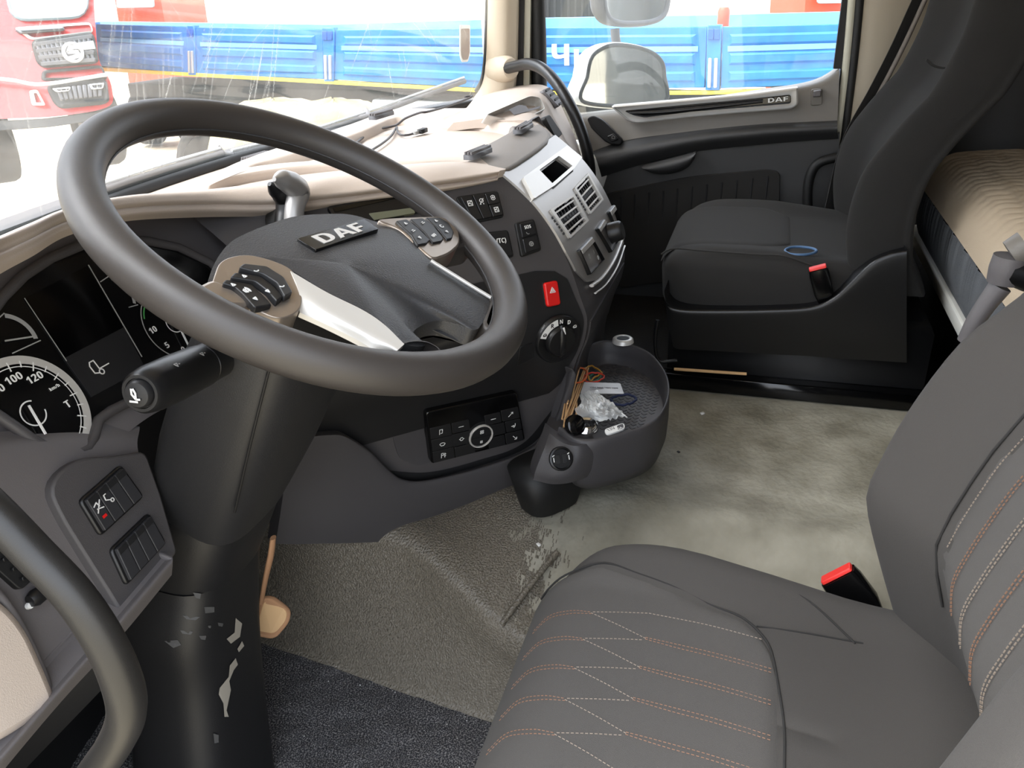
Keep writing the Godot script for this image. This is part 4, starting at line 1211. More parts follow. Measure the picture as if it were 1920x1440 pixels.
	loft(m, [[Vector3(-0.3599, 0.4823, -0.2112), Vector3(-0.3245, 0.4727, -0.1787), Vector3(-0.3027, 0.4613, -0.1601), Vector3(-0.2734, 0.4186, -0.1419), Vector3(-0.251, 0.3698, -0.1265), Vector3(-0.2311, 0.3385, -0.1083), Vector3(-0.196, 0.3206, -0.0742), Vector3(-0.1242, 0.3153, -0.0027), Vector3(-0.0596, 0.3218, 0.0623), Vector3(-0.0251, 0.3583, 0.0988), Vector3(-0.0135, 0.4212, 0.1185), Vector3(-0.0149, 0.473, 0.1309)],
		[Vector3(-0.3716, 0.4843, -0.1987), Vector3(-0.3359, 0.4741, -0.1667), Vector3(-0.3141, 0.4622, -0.1483), Vector3(-0.2835, 0.4217, -0.1287), Vector3(-0.2601, 0.3754, -0.1126), Vector3(-0.2408, 0.3445, -0.095), Vector3(-0.2071, 0.3285, -0.0622), Vector3(-0.1355, 0.3213, 0.009), Vector3(-0.0718, 0.3283, 0.0731), Vector3(-0.0382, 0.3651, 0.1087), Vector3(-0.027, 0.4238, 0.1283), Vector3(-0.0273, 0.4721, 0.1413)],
		[Vector3(-0.3737, 0.4777, -0.1974), Vector3(-0.3394, 0.4672, -0.1664), Vector3(-0.3187, 0.4544, -0.1493), Vector3(-0.2908, 0.4092, -0.1327), Vector3(-0.2707, 0.3613, -0.1184), Vector3(-0.2497, 0.3239, -0.0995), Vector3(-0.2106, 0.3026, -0.0615), Vector3(-0.1384, 0.2968, 0.0104), Vector3(-0.071, 0.3018, 0.0781), Vector3(-0.0372, 0.3433, 0.1142), Vector3(-0.024, 0.4062, 0.1335), Vector3(-0.0251, 0.4593, 0.1457)],
		[Vector3(-0.3762, 0.4169, -0.2222), Vector3(-0.3584, 0.3985, -0.2081), Vector3(-0.3346, 0.3835, -0.1867), Vector3(-0.2996, 0.3466, -0.1537), Vector3(-0.2656, 0.3086, -0.1218), Vector3(-0.2294, 0.2795, -0.0871), Vector3(-0.1874, 0.2638, -0.0459), Vector3(-0.1282, 0.2663, 0.0135), Vector3(-0.0711, 0.285, 0.0715), Vector3(-0.0431, 0.3146, 0.101), Vector3(-0.0272, 0.3694, 0.1199), Vector3(-0.0221, 0.4451, 0.139)],
		[Vector3(-0.3827, 0.3439, -0.2427), Vector3(-0.366, 0.3301, -0.2266), Vector3(-0.3368, 0.3096, -0.1986), Vector3(-0.3033, 0.2867, -0.1663), Vector3(-0.2646, 0.2685, -0.1286), Vector3(-0.2205, 0.2542, -0.0851), Vector3(-0.1776, 0.2468, -0.0427), Vector3(-0.133, 0.2437, 0.0018), Vector3(-0.0828, 0.2539, 0.0525), Vector3(-0.0557, 0.2908, 0.0815), Vector3(-0.0378, 0.3396, 0.1021), Vector3(-0.0235, 0.4093, 0.1233)],
		[Vector3(-0.3863, 0.2936, -0.2574), Vector3(-0.3667, 0.2817, -0.2385), Vector3(-0.3368, 0.2663, -0.2094), Vector3(-0.3014, 0.2477, -0.1748), Vector3(-0.2622, 0.2295, -0.1366), Vector3(-0.2175, 0.2164, -0.0925), Vector3(-0.1741, 0.2127, -0.0493), Vector3(-0.1328, 0.2168, -0.0078), Vector3(-0.0839, 0.2273, 0.0417), Vector3(-0.0629, 0.2617, 0.0644), Vector3(-0.0453, 0.302, 0.084), Vector3(-0.0266, 0.3724, 0.1066)]], 90, 40, Vector3(0.012, 0, -0.022))
	var lp := part("lower_panel", m, M.dash_low, d, "grey lower panel")
	m = mb()
	var li := []
	for k in 3:
		li.append([[-1.0 + 0.2 * k, 0.5 - 0.5 * k], [0.6 + 0.2 * k, 0.9 - 0.5 * k]])
	strokes(m, Vector3(-0.1471, 0.2791, -0.0013), Vector3(0.7, 0, 0.7), Vector3.UP, li, 0.0015, 0.008)
	part("emblem_mark", m, M.dash, lp)

func dial_arc(m: MB, o: Vector3, ex: Vector3, ey: Vector3, r0: float, r1: float, a0: float, a1: float, lift: float, n := 40):
	var u := ex.cross(ey) * lift
	m.flat()
	for i in n:
		var a := deg_to_rad(lerpf(a0, a1, float(i) / n)); var b := deg_to_rad(lerpf(a0, a1, float(i + 1) / n))
		var da := ex * cos(a) + ey * sin(a); var db := ex * cos(b) + ey * sin(b)
		m.quad(o + u + da * r0, o + u + db * r0, o + u + db * r1, o + u + da * r1)

func dash_cluster(d: Node3D):
	var n := Vector3(0, sin(deg_to_rad(27)), cos(deg_to_rad(27)))
	var ex := Vector3(1, 0, 0)
	var ey := n.cross(ex)
	# grey fascia round the instruments; light on it is put into its paler grey
	sheet("instrument_fascia", [[Vector3(-0.6916, 0.8073, -0.341), Vector3(-0.6288, 0.8138, -0.3443), Vector3(-0.5821, 0.8186, -0.3468), Vector3(-0.5226, 0.8241, -0.3496), Vector3(-0.4285, 0.8194, -0.3472), Vector3(-0.3008, 0.7939, -0.3342), Vector3(-0.1678, 0.7649, -0.3194), Vector3(-0.0433, 0.7423, -0.3079)], [Vector3(-0.7192, 0.7715, -0.325), Vector3(-0.6696, 0.7634, -0.3209), Vector3(-0.6307, 0.7605, -0.3194), Vector3(-0.5867, 0.7505, -0.3143), Vector3(-0.5016, 0.7399, -0.3089), Vector3(-0.3807, 0.7134, -0.2954), Vector3(-0.2443, 0.6932, -0.2851), Vector3(-0.0733, 0.6679, -0.2723)], [Vector3(-0.8228, 0.6504, -0.2588), Vector3(-0.779, 0.6401, -0.2536), Vector3(-0.7346, 0.6313, -0.2491), Vector3(-0.694, 0.6203, -0.2435), Vector3(-0.6402, 0.6225, -0.2446), Vector3(-0.5629, 0.6233, -0.245), Vector3(-0.451, 0.6068, -0.2366), Vector3(-0.2041, 0.5681, -0.2169)]], 50, 20, -n * 0.02, M.dash_light, d)
	var fl := [Vector3(-0.718, 0.7608, -0.3106), Vector3(-0.6829, 0.7804, -0.3206), Vector3(-0.6533, 0.7924, -0.3267), Vector3(-0.6164, 0.8034, -0.3323), Vector3(-0.5739, 0.8099, -0.3356), Vector3(-0.5249, 0.8112, -0.3363), Vector3(-0.4784, 0.8048, -0.333), Vector3(-0.434, 0.7913, -0.3261), Vector3(-0.3911, 0.7709, -0.3158), Vector3(-0.3546, 0.7392, -0.2996), Vector3(-0.3443, 0.7019, -0.2806), Vector3(-0.4001, 0.6611, -0.2598), Vector3(-0.4656, 0.6431, -0.2506), Vector3(-0.5188, 0.6434, -0.2508), Vector3(-0.5713, 0.6494, -0.2538), Vector3(-0.6013, 0.6509, -0.2546), Vector3(-0.6253, 0.6528, -0.2556), Vector3(-0.6466, 0.6518, -0.2551), Vector3(-0.6627, 0.6412, -0.2497), Vector3(-0.6775, 0.6353, -0.2467), Vector3(-0.6907, 0.6375, -0.2478), Vector3(-0.7088, 0.6498, -0.254), Vector3(-0.7216, 0.6667, -0.2626), Vector3(-0.7298, 0.6877, -0.2734), Vector3(-0.7364, 0.7024, -0.2808), Vector3(-0.7513, 0.7208, -0.2902)]
	var m := mb()
	plate(m, fl, n, 0.003, 0.001, 0.01)
	var c := part("instrument_cluster", m, M.gloss, d, "black instrument cluster with dials")
	m = mb()
	tube(m, shift(fl, n * 0.004) + [fl[0] + n * 0.004], 0.006, 8, 0, false)
	part("bezel", m, M.dash, c)
	# speedometer
	var o: Vector3 = Vector3(-0.7039, 0.6898, -0.2705)
	m = mb()
	dial_arc(m, o, ex, ey, 0.054, 0.063, -72, 112, 0.0)
	var sp := part("speedometer_ring", m, M.silver_light, c, "silver ring of speedometer")
	m = mb()
	dial_arc(m, o, ex, ey, 0.0505, 0.0515, -72, 112, 0.0002)
	for i in 13:
		var a := deg_to_rad(108.0 - i * 14.0)
		var dd := ex * cos(a) + ey * sin(a)
		bar(m, o + dd * (0.047 if i % 2 == 0 else 0.050) + n * 0.0004, o + dd * 0.057 + n * 0.0004, 0.0012, 0.0006, n, 0.0)
	part("scale", m, M.print, sp)
	for t in [["80", 112.0], ["100", 82.0], ["120", 50.0], ["km/h", 18.0], ["T", -14.0]]:
		var a := deg_to_rad(t[1])
		letters("figure", t[0], o + (ex * cos(a) + ey * sin(a)) * 0.0395 + n * 0.0006, ex, ey, 0.008 if t[0] != "km/h" else 0.0035, M.print, sp, 1.1, 0.0004)
	m = mb()
	dial_arc(m, o, ex, ey, 0.0125, 0.0140, 60, 350, 0.0006)
	bar(m, o - ex * 0.002 + ey * 0.009 + n * 0.005, o - ex * 0.006 - ey * 0.024 + n * 0.005, 0.0026, 0.0012, n, 0.0003)
	part("needle", m, M.print, sp)
	# tachometer
	o = Vector3(-0.4725, 0.6989, -0.2751)
	m = mb()
	dial_arc(m, o, ex, ey, 0.0455, 0.0470, 100, 262, 0.0)
	var ta := part("tachometer_ring", m, M.print_dim, c)
	m = mb()
	dial_arc(m, o, ex, ey, 0.0415, 0.0435, 105, 150, 0.0002)
	part("green_band", m, mat(Color(0.25, 0.55, 0.28), 0.5), ta)
	for t in [["10", 172.0], ["5", 212.0], ["0", 250.0]]:
		var a := deg_to_rad(t[1])
		letters("figure", t[0], o + (ex * cos(a) + ey * sin(a)) * 0.036 + n * 0.0006, ex, ey, 0.0075, M.print, ta, 1.1, 0.0004)
	m = mb()
	dial_arc(m, o, ex, ey, 0.0115, 0.0130, 30, 330, 0.0006)
	bar(m, o + ex * 0.002 + ey * 0.006 + n * 0.005, o - ex * 0.006 - ey * 0.036 + n * 0.005, 0.0024, 0.0012, n, 0.0003)
	part("needle", m, M.print, ta)
	# small gauges
	o = Vector3(-0.6765, 0.7557, -0.3041)
	m = mb()
	dial_arc(m, o, ex, ey, 0.026, 0.031, -18, 62, 0.0)
	strokes(m, o + n * 0.0003, ex, ey, [[[-0.006, -0.012], [0.030, -0.0125]], [[0.014, 0.0275], [-0.006, 0.022]]], 0.0012, 1.0)
	bar(m, o - ex * 0.006 + ey * 0.002 + n * 0.003, o + ex * 0.024 - ey * 0.006 + n * 0.003, 0.0016, 0.001, n, 0.0)
	part("temperature_gauge", m, M.print_dim, c)
	o = Vector3(-0.5296, 0.7503, -0.3013)
	m = mb()
	dial_arc(m, o, ex, ey, 0.024, 0.028, -35, 60, 0.0)
	strokes(m, o + n * 0.0003, ex, ey, [[[0.010, -0.016], [0.024, -0.018]], [[-0.004, 0.024], [0.014, 0.0265]]], 0.0012, 1.0)
	part("fuel_gauge", m, M.print_dim, c)
	# display
	var q := [Vector3(-0.632, 0.7854, -0.3195), Vector3(-0.5343, 0.7915, -0.3226), Vector3(-0.5423, 0.7203, -0.2864), Vector3(-0.6351, 0.72, -0.2862)]
	m = mb()
	plate(m, q, n, 0.0006, 0.0, 0.001)
	var sc := part("display", m, mat(Color(0.012, 0.012, 0.014), 0.1), c, "dark display screen")
	m = mb()
	strokes(m, q[1] + n * 0.001, (q[2] - q[1]).normalized(), n.cross((q[2] - q[1]).normalized()), [[[0, 0], [q[1].distance_to(q[2]) * 1.5, 0]]], 0.0012, 1.0)
	part("frame_line", m, M.print_dim, sc)
	m = mb()
	strokes(m, q[0] + n * 0.001, (q[3] - q[0]).normalized(), n.cross((q[3] - q[0]).normalized()), [[[0, 0], [q[0].distance_to(q[3]) * 1.05, 0]]], 0.0008, 1.0)
	part("frame_line", m, M.print_dim, sc)
	var lowq := [Vector3(-0.6357, 0.7203, -0.2855), Vector3(-0.5435, 0.7202, -0.2854), Vector3(-0.5518, 0.6733, -0.2615), Vector3(-0.6357, 0.6759, -0.2629)]
	m = mb()
	plate(m, lowq, n, 0.0004, 0.0, 0.0005)
	part("message_field", m, mat(Color(0.13, 0.13, 0.135), 0.2), sc)
	var s0: Vector3 = Vector3(-0.6061, 0.698, -0.273)
	m = mb()
	strokes(m, s0, ex, ey, [[[-4, -6], [-9, -4], [-9.5, 5], [-7, 9], [-1, 9], [-0.5, -2], [14, -2]], arc(0, -6, 3, 0, 360, 12)], 0.0013, 0.001)
	part("truck_symbol", m, M.print, sc)

func switch_bank4(called: String, q: Array, d: Node3D, marked: bool):
	var n := out_normal(q)
	var a := key(called, q, 0.004, M.satin, d, 0.006, 0.002)
	for i in 4:
		var s := shift(sub_quad(q, 0.07 + i * 0.218, 0.07, 0.275 + i * 0.218, 0.93), n * 0.004)
		var k := key("switch", s, 0.004, mat(Color(0.165, 0.165, 0.175), 0.45), a, 0.001, 0.0008)
		key("switch_top", shift(sub_quad(s, 0.02, 0.02, 0.98, 0.2), n * 0.004), 0.0008, M.button, k, 0.0005, 0.0002)
		if marked and i == 0:
			icon("symbol", s, 0.5, 0.35, [[[-0.9, -0.9], [0.9, 0.9]], [[-0.9, 0.5], [0, 0.9], [0.2, 0]], [[-0.6, -0.2], [0.8, -0.7]]], 0.0055, 0.0012, M.print, k, 0.005)
			icon("lamp_mark", s, 0.5, 0.66, [[[-0.5, 0], [0.5, 0]]], 0.004, 0.003, M.red, k, 0.005)
		if marked and i == 1:
			icon("symbol", s, 0.5, 0.35, [[[-0.5, 1], [-0.7, 0], [0.3, -0.6]], arc(0.5, -0.8, 0.35, 0, 360, 8), [[-0.5, 1], [0, 1]]], 0.0055, 0.0011, M.print, k, 0.005)

func dash_left(d: Node3D):
	var n := Vector3(0, 0.33, 0.94).normalized()  # left fascia takes the paler grey too, with its light painted in
	sheet("left_fascia", [[Vector3(-0.7954, 0.7056, -0.2789), Vector3(-0.7426, 0.6887, -0.2729), Vector3(-0.6957, 0.6702, -0.2664), Vector3(-0.6429, 0.6494, -0.2591), Vector3(-0.596, 0.6187, -0.2484)], [Vector3(-0.8244, 0.6868, -0.2532), Vector3(-0.7745, 0.6687, -0.2468), Vector3(-0.7346, 0.6527, -0.2412), Vector3(-0.7027, 0.6383, -0.2362), Vector3(-0.6324, 0.6014, -0.2232)], [Vector3(-0.8993, 0.5772, -0.2147), Vector3(-0.8564, 0.5525, -0.2061), Vector3(-0.8089, 0.5318, -0.1988), Vector3(-0.7452, 0.5207, -0.1949), Vector3(-0.6509, 0.5078, -0.1904)], [Vector3(-0.9301, 0.5322, -0.1989), Vector3(-0.9016, 0.5045, -0.1892), Vector3(-0.8585, 0.4814, -0.1811), Vector3(-0.7594, 0.4866, -0.1829), Vector3(-0.6618, 0.4941, -0.1855)]], 30, 24, -n * 0.03, M.dash_light, d)
	var m := mb()
	plate(m, rpoly([Vector3(-0.7529, 0.6358, -0.2332), Vector3(-0.7114, 0.6435, -0.2359), Vector3(-0.6705, 0.623, -0.2287), Vector3(-0.6304, 0.6072, -0.2231), Vector3(-0.6424, 0.5586, -0.206), Vector3(-0.6626, 0.4965, -0.1843), Vector3(-0.7586, 0.4877, -0.1812), Vector3(-0.758, 0.519, -0.1922), Vector3(-0.7572, 0.5963, -0.2193)], [0.02, 0.02, 0, 0.01, 0, 0.006, 0.004, 0.01, 0.01]), n, 0.010, 0.003, 0.02)
	var p := part("switch_panel", m, M.dash, d, "dark switch panel left of column")
	switch_bank4("switch_bank", [Vector3(-0.7339, 0.6106, -0.2137), Vector3(-0.6696, 0.6156, -0.2155), Vector3(-0.6654, 0.573, -0.2005), Vector3(-0.7346, 0.5691, -0.1991)], p, true)
	switch_bank4("switch_bank", [Vector3(-0.734, 0.5527, -0.1934), Vector3(-0.6703, 0.5567, -0.1948), Vector3(-0.6714, 0.5177, -0.1811), Vector3(-0.7401, 0.5126, -0.1793)], p, false)
	sheet("lower_ledge", [[Vector3(-0.9553, 0.48, -0.1636), Vector3(-0.9036, 0.484, -0.165), Vector3(-0.8362, 0.4912, -0.1676), Vector3(-0.7668, 0.4974, -0.1698), Vector3(-0.6728, 0.5077, -0.1734)], [Vector3(-0.9627, 0.4829, -0.154), Vector3(-0.9156, 0.4854, -0.1549), Vector3(-0.848, 0.4921, -0.1573), Vector3(-0.7772, 0.4978, -0.1593), Vector3(-0.6851, 0.5072, -0.1626)], [Vector3(-0.9647, 0.4557, -0.1636), Vector3(-0.9225, 0.462, -0.1658), Vector3(-0.8501, 0.4692, -0.1683), Vector3(-0.7708, 0.4731, -0.1697), Vector3(-0.6815, 0.4829, -0.1731)]], 24, 10, Vector3(0, 0.01, -0.03), M.dash_light, d)
	# small outlet, thumb wheel and beige end block
	m = mb()
	plate(m, rpoly([Vector3(-0.8211, 0.6249, -0.2272), Vector3(-0.8154, 0.6095, -0.2218), Vector3(-0.8084, 0.5726, -0.2089), Vector3(-0.8264, 0.5719, -0.2086), Vector3(-0.8345, 0.6059, -0.2205)], 0.005), n, 0.004, 0.001, 0.02)
	var v := part("side_outlet", m, M.rubber, d)
	for k in 4:
		m = mb()
		var a: Vector3 = Vector3(-0.8292, 0.6195, -0.2169).lerp(Vector3(-0.8226, 0.5836, -0.2042), k / 3.0)
		var b: Vector3 = Vector3(-0.8206, 0.6169, -0.2159).lerp(Vector3(-0.8136, 0.5805, -0.2032), k / 3.0)
		bar(m, a, b, 0.0035, 0.004, n, 0.0005)
		part("slat", m, M.satin, v)
	m = mb()
	var c0: Vector3 = Vector3(-0.8265, 0.5614, -0.1986)
	var c1: Vector3 = Vector3(-0.8059, 0.5599, -0.198)
	tube(m, [c0, c0.lerp(c1, 0.3), c1], [0.006, 0.0085, 0.007], 14)
	var w := part("dimmer_wheel", m, M.satin, d)
	m = mb()
	lathe(m, Vector3(-0.8265, 0.5553, -0.2028), n, [Vector2(0, 0.004), Vector2(0.003, 0.004), Vector2(0.0035, 0)], 12)
	part("dimmer_mark", m, M.print, w)
	m = mb()
	bar(m, Vector3(-0.8109, 0.5673, -0.1943), Vector3(-0.811, 0.559, -0.1914), 0.003, 0.003, n, 0.0005)
	part("dimmer_mark", m, M.print, w)
	m = mb()
	plate(m, rpoly([Vector3(-0.8715, 0.6152, -0.2302), Vector3(-0.8491, 0.5766, -0.2166), Vector3(-0.846, 0.5434, -0.205), Vector3(-0.854, 0.5004, -0.1899), Vector3(-0.8591, 0.4776, -0.1819), Vector3(-0.8698, 0.4716, -0.1797), Vector3(-0.9012, 0.4781, -0.182), Vector3(-0.9243, 0.485, -0.1845), Vector3(-0.95, 0.5004, -0.1899)], [0, 0.03, 0.02, 0.02, 0.02, 0.012, 0.01, 0.01, 0]), n, 0.022, 0.008, 0.02)
	part("end_pad", m, M.pad, d, "beige end pad")
	m = mb()
	tube(m, [Vector3(-0.8577, 0.6128, -0.2166), Vector3(-0.846, 0.5813, -0.2056), Vector3(-0.8483, 0.5361, -0.1897), Vector3(-0.8568, 0.4949, -0.1752), Vector3(-0.8619, 0.481, -0.1703)], 0.005, 8, 20)
	part("end_pad_frame", m, M.dash_light, d)

func dash_passenger(d: Node3D):
	var n := Vector3(-0.25, 0.45, 0.86).normalized()
	sheet("passenger_cap", [[Vector3(0.45, 0.8139, -0.2329), Vector3(0.45, 0.8185, -0.1955), Vector3(0.45, 0.823, -0.1527), Vector3(0.45, 0.8187, -0.1108), Vector3(0.45, 0.8188, -0.0693), Vector3(0.45, 0.8037, -0.038), Vector3(0.45, 0.7755, -0.0058), Vector3(0.45, 0.7383, 0.0288)], [Vector3(0.7, 0.8214, -0.2839), Vector3(0.7, 0.8263, -0.2489), Vector3(0.7, 0.831, -0.1939), Vector3(0.7, 0.8333, -0.14), Vector3(0.7, 0.821, -0.1044), Vector3(0.7, 0.7891, -0.0785), Vector3(0.7, 0.7396, -0.0473), Vector3(0.7, 0.692, -0.0104)], [Vector3(1.02, 0.7974, -0.3858), Vector3(1.02, 0.82, -0.3175), Vector3(1.02, 0.8334, -0.2388), Vector3(1.02, 0.8329, -0.1774), Vector3(1.02, 0.8076, -0.1444), Vector3(1.02, 0.7554, -0.1176), Vector3(1.02, 0.6881, -0.0874), Vector3(1.02, 0.603, -0.0597)]], 40, 24, Vector3(0, -0.02, -0.02), M.pad, d)
	var gn := Vector3(-0.2, 0.75, 0.63).normalized()
	var q := [Vector3(0.4216, 0.8322, -0.1511), Vector3(0.619, 0.8483, -0.1075), Vector3(0.6463, 0.8416, -0.0909), Vector3(0.6225, 0.8185, -0.071), Vector3(0.4876, 0.8057, -0.0986)]
	var p := key("display_panel", q, 0.004, M.silver_light, d, 0.012, 0.002, gn, 0.02)
	key("paper_mark", [Vector3(0.5018, 0.8339, -0.1212), Vector3(0.5484, 0.8382, -0.1116), Vector3(0.5661, 0.8337, -0.1006), Vector3(0.5616, 0.8274, -0.0946), Vector3(0.6135, 0.8279, -0.0786), Vector3(0.5971, 0.8241, -0.0793), Vector3(0.4999, 0.823, -0.1089)], 0.0008, M.dash_light, p, 0.001, 0.0002, gn, 0.0)
	var hn := Vector3(-0.2, 0.35, 0.9).normalized()
	key("storage_lid", [Vector3(0.3972, 0.8102, -0.0787), Vector3(0.5086, 0.8208, -0.0581), Vector3(0.5157, 0.794, -0.0461), Vector3(0.4373, 0.7814, -0.0586)], 0.004, M.dash_light, d, 0.006, 0.002, hn, 0.02)
	key("outlet", [Vector3(0.5288, 0.8125, -0.0503), Vector3(0.5553, 0.8168, -0.0462), Vector3(0.5813, 0.7705, -0.0224), Vector3(0.5435, 0.7636, -0.0281)], 0.004, M.rubber, d, 0.006, 0.002, hn, 0.02)
	var g := key("side_vent", [Vector3(0.86, 0.8331, -0.1469), Vector3(0.9, 0.8367, -0.1401), Vector3(0.9, 0.7994, -0.1003), Vector3(0.86, 0.7911, -0.105)], 0.010, M.dash_light, d, 0.008, 0.002, n)
	var m: MB
	for k in 4:
		m = mb()
		var a: Vector3 = Vector3(0.84, 0.8313, -0.1359).lerp(Vector3(0.84, 0.7988, -0.1013), k / 3.0)
		var b: Vector3 = Vector3(0.87, 0.8346, -0.1324).lerp(Vector3(0.87, 0.8017, -0.0973), k / 3.0)
		bar(m, a + n * 0.013, b + n * 0.013, 0.006, 0.004, n, 0.001)
		part("slat", m, M.rubber, g)
	sheet("passenger_face", [[Vector3(0.44, 0.7859, -0.0032), Vector3(0.44, 0.7512, 0.0312), Vector3(1.02, 0.6058, -0.0659), Vector3(1.02, 0.6, -0.0597)], [Vector3(0.41, 0.55, -0.02), Vector3(0.6, 0.55, -0.03), Vector3(0.9, 0.55, -0.05), Vector3(1.03, 0.55, -0.06)], [Vector3(0.41, 0.30, -0.12), Vector3(0.6, 0.30, -0.13), Vector3(0.9, 0.30, -0.15), Vector3(1.03, 0.30, -0.16)]], 20, 12, Vector3(0, 0, -0.03), M.door_dark, d)

# ---------------------------------------------------------------- steering
const WC := Vector3(-0.55, 0.85, 0)
var WN := Vector3(0, cos(deg_to_rad(29.7)), sin(deg_to_rad(29.7)))

func dome(m: MB, p: Array, c: Vector3, n: Vector3, rise: float, deep: float, rings := 9):   # outline p closed by a smooth skin that rises over its middle c
	var g := []
	for i in rings:
		var f := 1.0 - float(i) / rings
		var r := []
		for q in p: r.append(c + (q - c) * f)
		g.append(r)
	var k := p.size()
	for it in 60:
		var mid := Vector3.ZERO
		for q in g[-1]: mid += q / k
		for i in range(1, rings):
			var nw := []
			for j in k:
				var inn: Vector3 = g[i + 1][j] if i + 1 < rings else mid
				nw.append(g[i][j] * 0.4 + 0.15 * (g[i][(j + 1) % k] + g[i][(j + k - 1) % k] + g[i - 1][j] + inn))
			g[i] = nw
	for i in rings:
		var f := 1.0 - float(i) / rings
		for j in k: g[i][j] += n * rise * (1.0 - f * f)
	m.smooth()
	m.grid(g, true); m.fan(g[-1])
	m.smooth(); m.grid([shift(p, -n * deep), p], true)
	m.flat(); m.fan(shift(p, -n * deep))

